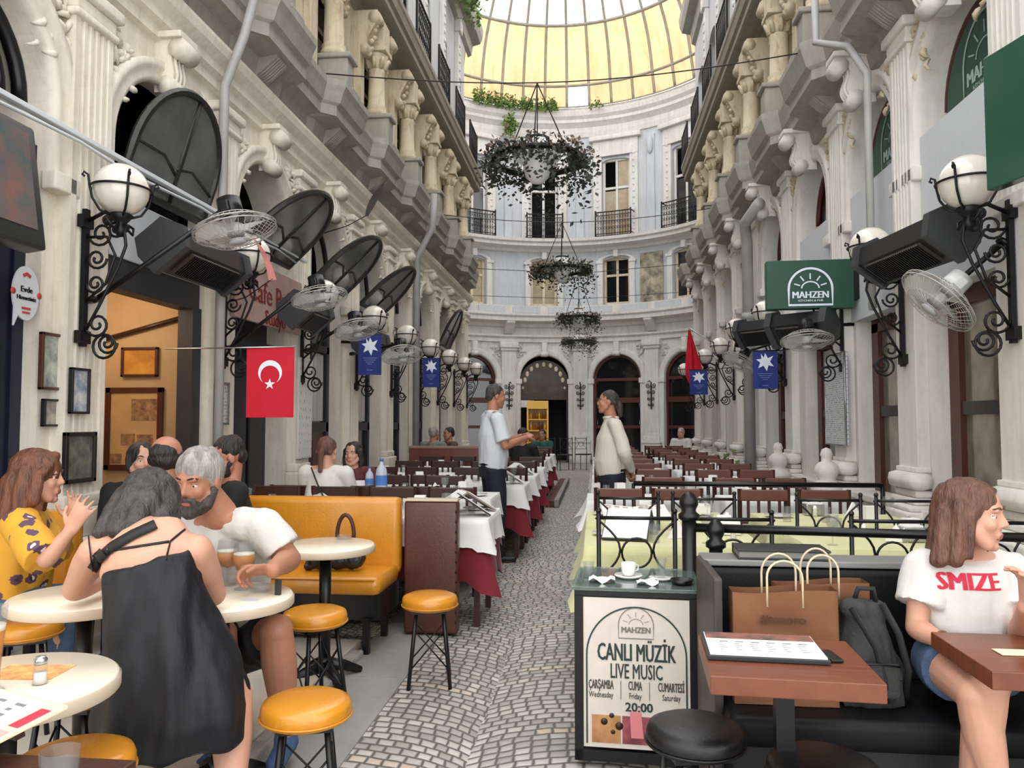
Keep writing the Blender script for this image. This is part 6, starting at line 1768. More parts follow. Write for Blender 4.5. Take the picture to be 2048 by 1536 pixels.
# ---- 2 bearded man in a white T-shirt behind the table
hd = Head(P3(398, 962, 3.05), (-.12, -1, -.22), (0, -.2, 1), 1.08)
J = dict(neck=P3(440, 1030, 3.14), shL=P3(525, 1052, 3.12), shR=P3(368, 1052, 3.18), elL=P3(578, 1128, 3.13), elR=P3(345, 1150, 3.0), wrL=P3(546, 1150, 2.90), wrR=P3(418, 1142, 2.99),
         hpL=P3(495, 1300, 3.42), hpR=P3(400, 1300, 3.42), knL=P3(552, 1262, 3.0), knR=P3(440, 1270, 3.0), anL=P3(572, 1462, 3.08), anR=P3(450, 1470, 3.15), ftL=(.15, -1, 0), ftR=(-.1, -1, 0))
J['elL'].z = max(J['elL'].z, .83); J['wrL'].z = .83; J['wrR'].z = .79; J['elR'].z = .8
tor = [(P3(450, 1290, 3.42), .17, .13), (P3(450, 1200, 3.38), .175, .14), (P3(450, 1120, 3.28), .18, .13), (P3(448, 1060, 3.2), .16, .1), (P3(442, 1030, 3.15), .07, .06)]
hair = hb(hd, ('e', 0, -.02, .042, .085, .099, .093), ('c', (-.074, -.01, .03), (-.072, .005, -.01), .016, .012), ('c', (.074, -.01, .03), (.072, .005, -.01), .016, .012))
brd = hb(hd, ('e', 0, .034, -.086, .060, .062, .040), ('c', (-.068, .01, -.03), (-.054, .045, -.075), .017, .026), ('c', (.068, .01, -.03), (.054, .045, -.075), .017, .026), ('c', (-.03, .085, -.052), (0, .096, -.044), .009, .0095), ('c', (.03, .085, -.052), (0, .096, -.044), .009, .0095), ('c', (-.03, .085, -.05), (-.034, .078, -.085), .011, .016), ('c', (.03, .085, -.05), (.034, .078, -.085), .011, .016), ('e', 0, .072, -.1, .036, .032, .028))
tm = MB(); loft(tm, [(P3(450, 1270, 3.4), .2, .17), (P3(450, 1200, 3.37), .2, .165), (P3(450, 1120, 3.27), .2, .15), (P3(448, 1062, 3.2), .175, .115), (P3(443, 1036, 3.16), .095, .075)], J['shL']-J['shR'])
for s in 'LR': sleeve(tm, J['sh'+s], J['el'+s], .72, .078, .082); capsule(tm, P3(445, 1045, 3.17), J['sh'+s], .068, .078)
sm_ = MB(); loft(sm_, [(P3(450, 1300, 3.42), .19, .15), (P3(450, 1265, 3.4), .185, .15)], J['shL']-J['shR'])
for s in 'LR': sm_.tube([J['hp'+s], J['hp'+s]+(J['kn'+s]-J['hp'+s])*.8], [.105, .1], 18)
shm = {'L': MB(), 'R': MB()}
for s in 'LR': foot_blob(shm[s], J['an'+s]+Vector((0, 0, .0)), J['ft'+s], .24); capsule(shm[s], J['an'+s]+Vector((0, 0, -.05)), J['an'+s]+Vector((0, 0, .03)), .048, .046); capsule(shm[s], J['an'+s]-Vector(J['ft'+s])*.03+Vector((0, 0, -.055)), J['an'+s]+Vector(J['ft'+s])*.15+Vector((0, 0, -.062)), .046, .04, .75, (1, 0, 0))
m1 = person('person', 'grey bearded man in a white T-shirt and dark shorts leaning over the round table', (J['hpL']+J['hpR'])/2, hd, SKINS['tan'], J, (hair, HSALT), [('t_shirt', tm, WTEE, .009, folds(.012, 10)), ('shorts', sm_, SHORT, .01, folds(.01, 9)), ('shoe', shm['L'], mat('blue canvas shoe', (60, 84, 124), .7, 0, var=.4, vs=20), .008, None), ('shoe', shm['R'], mat('blue canvas shoe', (60, 84, 124), .7), .008, None)], .006,
           [(J['wrL'], Vector((-1, -.25, .0)), (0, -.55, -.8), (-.1, -.6, .8), dict(curl=.95, k=1.1)), (J['wrR'], Vector((.2, -1, 0)), (0, 0, -1), (1, 0, 0), dict(curl=.8))], True, (brd, mat('grizzled beard', (86, 78, 72), .6, 0, c2=(40, 34, 32), vs=60, bump=.5, bs=140)), HDK, tor, (.055, .048, .034), (.1, .068, .048), nr=.066)
# ---- 3 woman in a yellow floral blouse, hands raised
def floral():
    m, nt, b = nodes('yellow floral cotton'); g = G(nt); co = g.obj()
    v = g.n('ShaderNodeTexVoronoi'); v.inputs['Scale'].default_value = 13; nt.links.new(co, v.inputs['Vector'])
    w = g.n('ShaderNodeTexNoise'); w.inputs['Scale'].default_value = 5; nt.links.new(co, w.inputs['Vector'])
    d = g.m('ADD', v.outputs['Distance'], g.m('MULTIPLY', g.m('SUBTRACT', g.noise(co, 60, 2), .5), .28))
    fl = g.m('MULTIPLY', g.m('LESS_THAN', d, .36), g.m('GREATER_THAN', w.outputs[0], .47)); ce = g.m('MULTIPLY', g.m('LESS_THAN', d, .16), g.m('GREATER_THAN', w.outputs[0], .47))
    c = g.mix(fl, lin((216, 158, 48)), lin((92, 66, 84))); sel = g.m('GREATER_THAN', g.noise(co, 16, 1), .52)
    c = g.mix(ce, c, g.mix(sel, lin((214, 206, 206)), lin((40, 42, 62)))); nt.links.new(c, b.inputs['Base Color']); b.inputs['Roughness'].default_value = .75; return m
hd = Head(P3(78, 955, 3.3), (1, .35, -.05), (0, 0, 1), 1.0)
J = dict(neck=P3(55, 1015, 3.32), shL=P3(70, 1045, 3.45), shR=P3(40, 1050, 3.16), elL=P3(115, 1110, 3.4), elR=P3(92, 1120, 3.06), wrL=P3(142, 1050, 3.32), wrR=P3(140, 1062, 3.1),
         hpL=P3(35, 1215, 3.5), hpR=P3(25, 1220, 3.3), knL=P3(125, 1200, 3.6), knR=P3(125, 1210, 3.35), anL=P3(130, 1400, 3.65), anR=P3(120, 1390, 3.4), ftL=(1, 0, 0), ftR=(1, 0, 0))
tor = [(P3(30, 1220, 3.4), .16, .12), (P3(35, 1150, 3.38), .14, .11), (P3(45, 1080, 3.34), .15, .11), (P3(52, 1035, 3.32), .12, .08), (P3(55, 1015, 3.32), .06, .05)]
hair = hb(hd, ('e', 0, -.02, .035, .098, .112, .102), ('e', -.0, -.085, -.05, .1, .07, .1), ('c', (-.08, -.01, 0), (-.105, -.03, -.15), .04, .04), ('c', (.08, -.02, .02), (.1, -.03, -.14), .045, .042), ('c', (.05, -.08, -.02), (.07, -.09, -.17), .05, .045), ('c', (-.05, -.08, -.02), (-.06, -.1, -.17), .05, .045), ('c', (.085, .03, .02), (.098, .02, -.1), .022, .025), ('c', (0, .06, .1), (.08, .04, .03), .025, .025))
tm = MB(); loft(tm, [(P3(30, 1180, 3.4), .19, .15), (P3(38, 1120, 3.36), .18, .145), (P3(45, 1070, 3.33), .175, .13), (P3(52, 1030, 3.32), .13, .09), (P3(54, 1018, 3.32), .08, .065)], J['shR']-J['shL'])
for s in 'LR': sleeve(tm, J['sh'+s], J['el'+s], .98, .075, .088); capsule(tm, P3(52, 1030, 3.32), J['sh'+s], .06, .074)
jm = MB(); loft(jm, [(P3(28, 1235, 3.42), .17, .14), (P3(32, 1165, 3.39), .165, .135)], J['shR']-J['shL'])
for s in 'LR': jm.tube([J['hp'+s], J['kn'+s], J['kn'+s]*.97+J['an'+s]*.03], [.105, .078, .07], 16); capsule(jm, J['hp'+s], J['kn'+s], .1, .074); capsule(jm, J['kn'+s], J['an'+s], .068, .055)
person('person', 'woman with wavy auburn hair in a yellow floral blouse raising both hands', (J['hpL']+J['hpR'])/2, hd, SKINS['fair'], J, (hair, HBR), [('blouse', tm, floral(), .009, folds(.012, 10)), ('jeans', jm, DENIM, .01, folds(.006, 16))], .006,
       [(J['wrL'], Vector((.25, 0, 1)), (0, -.6, 0), (-.9, .2, .4), dict(curl=.25, spread=.5)), (J['wrR'], Vector((.45, .1, .9)), (-.2, .9, 0), (-.9, .2, .4), dict(curl=.35, spread=.5))], True, None, HBR, tor, (.043, .036, .026), (.092, .06, .042))
# ---- 4, 5, 6: the group behind
def bust(label, hu, hv, y, fwd, k, skin, hairf, hmat, cloth, beard=None, lean=0, name='person', shw=.19, vox=.007, long=None, extra=None, legs=None, seat=.47):
    """seated figure seen above a table or a chair back"""
    hc = P3(hu, hv, y); h = Head(hc, fwd, (0, 0, 1), k); f = Vector(fwd); f.z = 0; f.normalize(); r = Vector((f.y, -f.x, 0)); nk = hc-up*.135*k-f*.02
    pe = Vector((nk.x, nk.y, seat+.1))-f*.05
    J = dict(neck=nk, shL=nk-up*.055-r*shw, shR=nk-up*.055+r*shw); J['elL'] = J['shL']-up*.26+f*.08-r*.03; J['elR'] = J['shR']-up*.26+f*.08+r*.03
    J['wrL'] = J['elL']+f*.2+r*.08+up*.02; J['wrR'] = J['elR']+f*.2-r*.08+up*.02
    J['hpL'] = pe-r*.09; J['hpR'] = pe+r*.09; lf = Vector(legs).normalized() if legs else f; J['knL'] = J['hpL']+lf*.4; J['knR'] = J['hpR']+lf*.4; J['anL'] = J['knL']-up*(seat-.0)+lf*.02; J['anR'] = J['knR']-up*(seat-.0)+lf*.02; J['ftL'] = J['ftR'] = lf
    tor = [(pe-up*.02, .16, .12), (pe+up*.15, .14, .11), (nk-up*.2, .16, .11), (nk-up*.07, .13, .085), (nk, .06, .055)]
    tm = MB(); loft(tm, [(pe-up*.06, .175, .14), (pe+up*.15, .165, .135), (nk-up*.2, .18, .13), (nk-up*.07, .15, .1), (nk-up*.015, .09, .075)], r)
    for s in 'LR': sleeve(tm, J['sh'+s], J['el'+s], .7, .068, .072); capsule(tm, nk-up*.05, J['sh'+s], .06, .068)
    pm_ = MB()
    for s in 'LR': capsule(pm_, J['hp'+s], J['kn'+s], .1, .075); capsule(pm_, J['kn'+s], J['an'+s], .07, .055)
    return person(name, label, pe, h, skin, J, (hairf(h), hmat), [('shirt', tm, cloth, .01, folds(.01, 10)), ('trousers', pm_, NAVYT, .012, None)]+(extra(h, J, nk, f, r) if extra else []), vox,
                  [(J['wrL'], f+r*.3, (0, 0, -1), r, dict(curl=.6)), (J['wrR'], f-r*.3, (0, 0, -1), -r, dict(curl=.6))], True, (beard(h), HDK) if beard else None, HDK, tor)
short = lambda h: hb(h, ('e', 0, -.022, .045, .083, .094, .086), ('c', (-.075, -.02, .04), (-.07, -.01, 0), .014, .012), ('c', (.075, -.02, .04), (.07, -.01, 0), .014, .012), ('e', 0, -.06, -.0, .068, .052, .06))
shortbeard = lambda h: hb(h, ('e', 0, .034, -.086, .059, .06, .038), ('c', (-.068, .01, -.03), (-.054, .045, -.075), .016, .025), ('c', (.068, .01, -.03), (.054, .045, -.075), .016, .025), ('c', (-.03, .085, -.052), (0, .095, -.045), .008, .0085), ('c', (.03, .085, -.052), (0, .095, -.045), .008, .0085), ('c', (-.03, .085, -.05), (-.034, .078, -.085), .01, .015), ('c', (.03, .085, -.05), (.034, .078, -.085), .01, .015), ('e', 0, .072, -.1, .034, .03, .026))
bob = lambda h: hb(h, ('e', 0, -.02, .035, .086, .1, .092), ('e', 0, -.08, -.03, .075, .05, .075), ('c', (-.076, 0, .02), (-.075, .01, -.05), .02, .015), ('c', (.076, 0, .02), (.075, .01, -.05), .02, .015))
tail = lambda h: hb(h, ('e', 0, -.022, .04, .085, .098, .09), ('e', 0, -.11, .0, .03, .035, .035), ('c', (0, -.125, -.01), (0, -.14, -.16), .03, .022), ('c', (-.07, -.02, .03), (-.06, -.07, -.01), .02, .02), ('c', (.07, -.02, .03), (.06, -.07, -.01), .02, .02))
longh = lambda h: hb(h, ('e', 0, -.025, .035, .09, .1, .094), ('c', (-.076, 0, .03), (-.095, .0, -.22), .03, .028), ('c', (.076, 0, .03), (.095, .0, -.22), .03, .028), ('e', 0, -.08, -.06, .085, .05, .13))
bald = lambda h: hb(h, ('e', 0, -.03, .0, .083, .085, .06), ('c', (-.076, -.01, .03), (-.073, .0, -.01), .013, .012), ('c', (.076, -.01, .03), (.073, .0, -.01), .013, .012), ('e', 0, -.06, .035, .07, .058, .05))
bust('young man with short dark beard in a black T-shirt, looking down', 456, 915, 4.68, (-.8, -.6, -.3), 1.08, SKINS['ruddy'], short, HDK, BTEE, shortbeard, shw=.2, legs=(.35, -1, 0))
bust('balding dark haired man seen from behind, between the dark haired woman and the bearded man', 334, 918, 3.75, (-.2, 1, 0), 1.0, SKINS['ruddy'], bald, HDK, BTEE, shw=.16, legs=(-1, .25, 0))
bust('dark haired woman in black with a white collar, half hidden behind the balding man', 284, 922, 4.68, (.75, -.7, 0), 1.02, SKINS['fair'], bob, HDK, BTEE, shw=.17, legs=(.1, -1, 0),
     extra=lambda h, J, nk, f, r: [('collar', MB().tube([nk+r*.07*cos(i*pi/8)+f*.07*sin(i*pi/8)-up*.01 for i in range(16)], .014, 8, 0, True), WTEE, .007, None)])
# ---- diners in the middle distance
bust('brown haired woman in a white T-shirt, seated back to camera with a thin bag strap', 655, 902, 6.38, (.1, 1, 0), .98, SKINS['fair'], tail, HBAL, WTEE, shw=.18,
     extra=lambda h, J, nk, f, r: [('bag_strap', MB().tube([nk-r*.09-f*.10-up*.0, nk-f*.155-up*.14, nk+r*.09-f*.165-up*.3], .008, 6), STRAP, .005, None)])
bust('dark long haired woman facing the camera across the table from the white T-shirt', 706, 908, 7.5, (-.1, -1, -.05), .98, SKINS['fair'], longh, HDK, mat('dark red blouse', (92, 36, 44), .8, 0, var=.5, vs=14), shw=.17)
bust('grey haired man in a grey green shirt seen over the brown booth', 868, 868, 12.75, (.35, 1, 0), 1.0, SKINS['ruddy'], short, HSALT, mat('grey green shirt', (110, 120, 112), .85, 0, var=.2), vox=.011)
bust('dark haired man beside the grey haired man over the brown booth', 897, 868, 13.6, (-.8, -.6, 0), 1.0, SKINS['tan'], short, HDK, mat('brown shirt', (92, 66, 54), .85), vox=.012)
bust('person in a black jacket bending over a table beyond the standing waiter', 1046, 872, 12.2, (.3, 1, -.3), 1.0, SKINS['tan'], short, HDK, BTEE, vox=.012)
bust('person in a teal patterned shirt at the far left tables near the yellow fridge', 1084, 870, 17.2, (-.3, -1, 0), 1.0, SKINS['tan'], short, HDK, mat('teal shirt', (40, 92, 88), .8, 0, var=.5, vs=9), vox=.013)
bust('grey haired person in a white shirt seated far down on the right', 1362, 866, 18.6, (-.5, -1, 0), 1.0, SKINS['fair'], short, HSALT, WTEE, vox=.013)
# ---- two standing waiters
def standing(label, base, fwd, Hh, skin, hairf, hmat, pose, shirt, long_sleeve, vox=.008, beard=None):
    f = Vector(fwd).normalized(); r = Vector((f.y, -f.x, 0)); b = Vector(base); S = Hh/1.78; q = lambda x, y, z: b+r*x*S+f*y*S+up*z*S
    h = Head(q(0, .035, 1.655), pose.get('look', fwd), (0, 0, 1), S)
    J = dict(neck=q(0, -.0, 1.5), shL=q(-.19, -.01, 1.43), shR=q(.19, -.01, 1.43), hpL=q(-.095, 0, .92), hpR=q(.095, 0, .92), knL=q(-.1, .02, .5), knR=q(.1, .03, .5), anL=q(-.1, -.02, .085), anR=q(.1, .01, .085), ftL=f-r*.2, ftR=f+r*.2)
    for k_, v_ in pose.items():
        if k_ != 'look' and k_ != 'hands': J[k_] = q(*v_)
    tor = [(q(0, 0, .9), .15, .11), (q(0, .01, 1.08), .15, .12), (q(0, .0, 1.28), .175, .125), (q(0, -.01, 1.42), .14, .09), (q(0, 0, 1.5), .06, .055)]
    tm = MB(); loft(tm, [(q(0, 0, .93), .172, .135), (q(0, .015, 1.06), .18, .155), (q(0, .0, 1.28), .19, .14), (q(0, -.01, 1.42), .155, .1), (q(0, 0, 1.49), .08, .07)], r)
    for s in 'LR':
        sleeve(tm, J['sh'+s], J['el'+s], 1.0 if long_sleeve else .8, .07*S, .066*S if long_sleeve else .078*S); capsule(tm, q(0, -.01, 1.44), J['sh'+s], .062*S, .07*S)
        if long_sleeve: capsule(tm, J['el'+s], J['el'+s]+(J['wr'+s]-J['el'+s])*.9, .06*S, .042*S)
    tm.tube([q(.075*cos(i*pi/8), .07*sin(i*pi/8)-.0, 1.5) for i in range(16)], .018*S, 8, 0, True)
    pm_ = MB(); loft(pm_, [(q(0, 0, .84), .175, .14), (q(0, 0, .97), .172, .138)], r)
    for s in 'LR':
        pm_.tube([J['hp'+s], J['kn'+s], J['an'+s]-up*.03], [.105*S, .085*S, .075*S], 16)
    shm = {'L': MB(), 'R': MB()}
    for s in 'LR': foot_blob(shm[s], J['an'+s], J['ft'+s], .25); capsule(shm[s], J['an'+s]-Vector(J['ft'+s])*.05-up*.045, J['an'+s]+Vector(J['ft'+s])*.17-up*.05, .042, .036, .8, r)
    belt = MB(); loft(belt, [(q(0, 0, .955), .176, .142), (q(0, 0, .99), .176, .142)], r)
    return person('person', label, base, h, skin, J, (hairf(h), hmat), [('shirt', tm, shirt, .009, folds(.014, 8)), ('trousers', pm_, NAVYT, .011, folds(.012, 6)), ('belt', belt, BLACKM, .012, None), ('shoe', shm['L'], SHOE, .01, None), ('shoe', shm['R'], SHOE, .01, None)], vox, [tuple([J['wr'+x[0]]]+[(r*v[0]+f*v[1]+up*v[2]) for v in x[1:4]]+[x[4]]) for x in pose['hands']], True, beard, HDK, tor, leg=(.074, .058, .042))
base = px(985, 1122, Z=0.0)
standing('grey haired waiter in white short sleeves and navy trousers standing beside the left tables', (base.x, base.y, 0), (.92, .4, 0), 1.79, SKINS['tan'], short, HGR,
         dict(look=(.95, .3, -.12), elL=(-.23, .1, 1.17), elR=(.24, .06, 1.16), wrL=(-.1, .33, 1.25), wrR=(.1, .32, 1.24), hands=[('L', (.6, .7, .25), (.3, 0, -1), (0, .5, .9), dict(curl=.9)), ('R', (-.5, .8, .25), (-.3, 0, -1), (0, .5, .9), dict(curl=.9))]), mat('white shirt', (204, 208, 212), .8, 0, var=.04, bump=.1, bs=40), False)
base2 = px(1222, 868, Y=7.66)
standing('standing man with black ponytail and long white sleeves, hands behind his back', (base2.x, 7.66, 0), (-.93, -.12, 0), 1.72, SKINS['tan'], lambda h: hb(h, ('e', 0, -.022, .04, .084, .098, .09), ('e', 0, -.1, -.02, .045, .045, .05), ('c', (0, -.12, -.03), (0, -.135, -.12), .042, .025), ('c', (-.07, -.02, .03), (-.06, -.07, -.01), .02, .02), ('c', (.07, -.02, .03), (.06, -.07, -.01), .02, .02)), HGR,
         dict(look=(-1, -.15, .05), elL=(-.25, -.1, 1.15), elR=(.25, -.1, 1.15), wrL=(-.06, -.2, .96), wrR=(.06, -.21, .94), hands=[('L', (.6, -.2, -.5), (0, 1, 0), (0, -.3, 1), dict(curl=.8)), ('R', (-.6, -.2, -.5), (0, 1, 0), (0, -.3, 1), dict(curl=.8))]), mat('ivory shirt', (204, 199, 186), .8, 0, var=.05, bump=.12, bs=40), True)
# ---- girl on the black banquette
Y0 = 2.8
hd = Head(P3(1944, 1028, 2.74), (.78, -.6, -.08), (0, 0, 1), .98)
J = dict(neck=P3(1938, 1102, 2.80), shR=P3(1850, 1135, 2.80), shL=P3(2022, 1140, 2.84), elR=P3(1832, 1255, 2.76), elL=P3(2040, 1275, 2.72), wrR=P3(1893, 1288, 2.62), wrL=P3(2052, 1215, 2.5),
         hpR=P3(1880, 1318, 2.80), hpL=P3(1995, 1315, 2.80), knR=P3(1950, 1392, 2.42), knL=P3(1980, 1370, 2.40), anR=P3(2005, 1640, 2.42), anL=P3(1935, 1640, 2.5), ftR=(.2, -1, 0), ftL=(-.2, -1, 0))
tor = [(P3(1935, 1325, 2.82), .15, .11), (P3(1935, 1250, 2.82), .125, .095), (P3(1935, 1180, 2.82), .14, .1), (P3(1937, 1125, 2.82), .115, .075), (P3(1938, 1102, 2.81), .05, .048)]
hair = hb(hd, ('e', 0, -.022, .035, .085, .102, .092), ('c', (-.07, -.03, .02), (-.085, -.045, -.13), .026, .028), ('c', (.076, -.015, .03), (.09, -.02, -.15), .028, .026), ('c', (.07, -.06, .0), (.09, -.07, -.16), .034, .03), ('c', (-.06, -.06, .0), (-.08, -.06, -.15), .034, .03), ('c', (0, -.09, .0), (.01, -.1, -.16), .042, .034), ('c', (.05, .04, .08), (.078, .02, -.0), .016, .018), ('c', (.078, .012, .0), (.082, .018, -.13), .02, .018), ('c', (-.05, .045, .08), (-.08, .01, -.0), .016, .018), ('c', (-.078, .0, .0), (-.072, .03, -.15), .02, .016))
tm = MB(); loft(tm, [(P3(1935, 1262, 2.82), .16, .125), (P3(1935, 1215, 2.82), .165, .125), (P3(1936, 1160, 2.82), .165, .118), (P3(1937, 1122, 2.82), .135, .09), (P3(1938, 1106, 2.81), .072, .062)], J['shR']-J['shL'])
for s in 'LR': sleeve(tm, J['sh'+s], J['el'+s], .62, .065, .078); capsule(tm, P3(1938, 1122, 2.82), J['sh'+s], .055, .066)
jm = MB(); loft(jm, [(P3(1936, 1335, 2.82), .168, .13), (P3(1935, 1252, 2.82), .148, .118)], J['shR']-J['shL'])
for s in 'LR': jm.tube([J['hp'+s], J['hp'+s]+(J['kn'+s]-J['hp'+s])*.42], [.095, .092], 18)
girl = person('person', 'girl with long brown hair in a white T-shirt lettered in red', (J['hpL']+J['hpR'])/2, hd, SKINS['fair'], J, (hair, HBAL), [('t_shirt', tm, WTEE, .0085, folds(.012, 10)), ('denim_shorts', jm, DENIM, .009, folds(.006, 16))], .0058,
              [(J['wrR'], Vector((1, -.15, -.12)), (0, .3, -1), (.1, -.9, .2), dict(curl=.5)), (J['wrL'], Vector((-.1, -.3, 1)), (-1, 0, 0), (0, -1, .2), dict(curl=.5, spread=.5))], True, None, HBAL, tor, (.04, .034, .025), (.078, .052, .036), nr=.047)
def wrap_text(o, target, txt, size, u, v, m, name, bold=.0, sx=1.0, right=(1, 0, 0), d=(0, 1, 0)):
    """lettering laid onto a garment: cast along d onto the target"""
    me = text_mesh(txt, size, 0, 'CENTER', 0, sx); bm = bmesh.new(); bm.from_mesh(me)
    bmesh.ops.remove_doubles(bm, verts=bm.verts[:], dist=1e-5)
    seen = set(); dead = []
    for f in bm.faces:
        c = tuple(round(q, 5) for q in f.calc_center_median()[:2])
        if c in seen: dead.append(f)
        seen.add(c)
    if dead: bmesh.ops.delete(bm, geom=dead, context='FACES_ONLY')
    xs = [q.co.x for q in bm.verts]; n = int((max(xs)-min(xs))/.01)
    for i in range(1, n): bmesh.ops.bisect_plane(bm, geom=bm.verts[:]+bm.edges[:]+bm.faces[:], plane_co=(min(xs)+.01*i, 0, 0), plane_no=(1, 0, 0))
    for i in range(-4, 5): bmesh.ops.bisect_plane(bm, geom=bm.verts[:]+bm.edges[:]+bm.faces[:], plane_co=(0, .0101*i, 0), plane_no=(0, 1, 0))
    M = target.matrix_world; t = BVHTree.FromPolygons([M @ q.co for q in target.data.vertices], [tuple(p.vertices) for p in target.data.polygons])
    R, D = Vector(right).normalized(), Vector(d).normalized(); bad = []
    c0 = px(u, v, Y=2.6)
    for q in bm.verts:
        w = c0+R*q.co.x+up*q.co.y-D*.3; hit = t.ray_cast(w, D)
        if hit[0] is None: bad.append(q); continue
        q.co = hit[0]-D*.003-o.location
    bmesh.ops.delete(bm, geom=bad, context='VERTS'); bm.to_mesh(me); bm.free(); me.materials.append(m); return part(name, me, None, o)
bpy.context.view_layer.update()
tee = [c for c in girl.children if c.name.startswith('t_shirt')][0]
REDP = mat('red shirt print', (190, 28, 58), .7)
wrap_text(girl, tee, 'SMIZE', .078, 1974, 1180, REDP, 'lettering', .001, .95, (1, .0, 0), (-.05, 1, 0))
wrap_text(girl, tee, 'SMIZE', .078, 1976.5, 1180, REDP, 'lettering', 0, .95, (1, .0, 0), (-.05, 1, 0))
wrap_text(girl, tee, 'SMIZE', .078, 1979, 1180, REDP, 'lettering', 0, .95, (1, .0, 0), (-.05, 1, 0))
part('bracelet', MB().tube([J['wrR']+Vector((0, .02, 0))-girl.location+Vector((.032*sin(i*pi/8)*.7, .0+.01*cos(i*pi/8), .032*cos(i*pi/8))) for i in range(16)], .004, 6, 0, True), mat('brown leather bracelet', (110, 70, 48), .6), girl)

for (x, y, lab) in ((P3(450, 1290, 3.42).x, 3.40, 'yellow stool carrying the bearded man in the white T-shirt'), (px(334, 918, Y=3.75).x+.0, 3.72, 'yellow stool carrying the balding man')):
    stool(SY, (x, y, .05), lab, GY, .4)
# ================================================================= SMALL THINGS
BEER = mat('amber beer', (214, 132, 16), .05, 0, alpha=.95); FOAM = mat('beer foam', (240, 232, 214), .8)
def goblet(loc, lab):
    t = thing('beer_glass', lab, 'glass', loc, 0, 'stemmed beer glasses')
    part('body', MB().lathe([(0, 0), (.036, 0), (.036, .003), (.006, .01), (.006, .06), (.03, .075), (.045, .11), (.043, .15), (.038, .185), (.0365, .185), (.041, .15), (.043, .11), (.028, .078), (0, .068)], 24), GLS, t)
    part('beer', MB().lathe([(0, .07), (.026, .079), (.0415, .11), (.041, .135), (0, .135)], 22), BEER, t); part('foam', MB().lathe([(0, .1355), (.0405, .1355), (.0405, .143), (0, .143)], 22), FOAM, t)
p = px(487, 1178, Z=TZ); goblet((p.x, p.y, TZ), 'stemmed beer glass nearer the ashtray on the main round table')
p = px(455, 1170, Z=TZ); goblet((p.x, p.y, TZ), 'stemmed beer glass half hidden by the arm of the woman in black')
p = px(522, 1182, Z=TZ); ashtray((p.x, p.y, TZ), 'clear glass ashtray below the fist of the bearded man')
p = px(556, 1190, Z=TZ); o = part('lighter', MB().b2(-.012, .012, -.006, .006, 0, .06, 0, .003), mat('dark lighter', (40, 44, 46), .3)); o.location = (p.x, p.y, TZ); tag(o, 'dark upright lighter beside the ashtray on the main round table', 'lighter')
p = px(500, 1200, Z=TZ); o = part('paper_slip', MB().b2(-.035, .035, -.02, .02, 0, .001), mat('pale blue slip', (196, 206, 214), .7)); o.location = (p.x, p.y, TZ); tag(o, 'small pale paper slip on the main round table', 'paper')
for u, v, lab in ((588, 1080, 'glass ashtray at the near edge of the table before the yellow bench'), (688, 1078, 'glass ashtray with brown butts on the table before the yellow bench')):
    p = px(u, v, Z=TZ); ashtray((p.x, p.y, TZ), lab)
p = px(80, 1368, Z=TZ); shaker((p.x, p.y, TZ), 'glass salt shaker with metal cap on the nearest cream table', None)
t = thing('beer_glass', 'tall beer glass cut by the left edge on the nearest cream table', 'glass', (*px(-22, 1385, Z=TZ).xy, TZ))
part('body', MB().lathe([(0, 0), (.034, 0), (.034, .006), (.022, .012), (.026, .08), (.036, .21), (.034, .21), (.024, .08), (.02, .02), (0, .02)], 20), GLS, t); part('beer', MB().lathe([(0, .021), (.0195, .021), (.0235, .08), (.030, .15), (0, .15)], 18), BEER, t); part('foam', MB().lathe([(0, .1505), (.0302, .1505), (.0315, .165), (0, .165)], 18), FOAM, t)
YP = mat('yellow red leaflet', (230, 196, 120), .5, 0, vs=28, c2=(206, 120, 84))
p = px(60, 1345, Z=TZ); o = part('leaflet', MB().b2(-.09, .09, -.06, .06, 0, .0015), YP); o.location = (p.x, p.y, TZ+.0005); o.rotation_euler = (0, 0, .1); tag(o, 'printed yellow and red leaflet lying under the salt shaker', 'leaflet')
# dark table and menu at the bottom left corner
t = thing('dark_table', 'dark brown table corner at the bottom left carrying the menu and a tumbler', 'table', (-1.22, 1.2, .05))
part('table_top', MB().box((0, 0, .66), (.62, .56, .04), 0, None, .006), WOODD, t)
for sx in (-1, 1):
    for sy in (-1, 1): part('leg', MB().b2(sx*.26-.02, sx*.26+.02, sy*.23-.02, sy*.23+.02, 0, .645), WOODD, t)
p = px(118, 1590, Z=.73); glass((p.x, p.y, .7305), 'empty tumbler on the dark brown table at the bottom left', .034, .08)
t = thing('menu_card', 'laminated menu card with red labels and grey print at the bottom left corner', 'menu', (-1.27, 1.41, .765), 0, None, (radians(9), 0, radians(-20)))
part('card', MB().b2(-.34, .1, -.2, .19, 0, .008, 0, .002), mat('cream menu border', (240, 226, 184), .3, 0, coat=.3), t); part('page', MB().b2(-.34, .05, -.2, .18, .0082, .009), PAPER, t)
mb = MB()
for c in range(6):
    for r_ in range(16):
        if (c*7+r_*5) % 6: mb.b2(-.32+c*.06, -.32+c*.06+.016+.008*((c+r_) % 3), .15-r_*.021, .15-r_*.021+.009, .0091, .0094)
part('lettering', mb, mat('grey menu print', (120, 120, 118), .6), t)
for y0, y1, c in ((.09, .16, (206, 56, 72)), (.02, .075, (226, 160, 156)), (-.05, -.03, (44, 70, 120)), (-.1, -.075, (206, 56, 72)), (-.18, -.13, (120, 40, 30))):
    part('label_print', MB().b2(.06, .09, y0, y1, .0082, .0095), mat('menu label %d%d%d' % c, c, .5), t)
part('prop', MB().b2(-.3, .06, .1, .12, -.03, 0), WOODD, t)
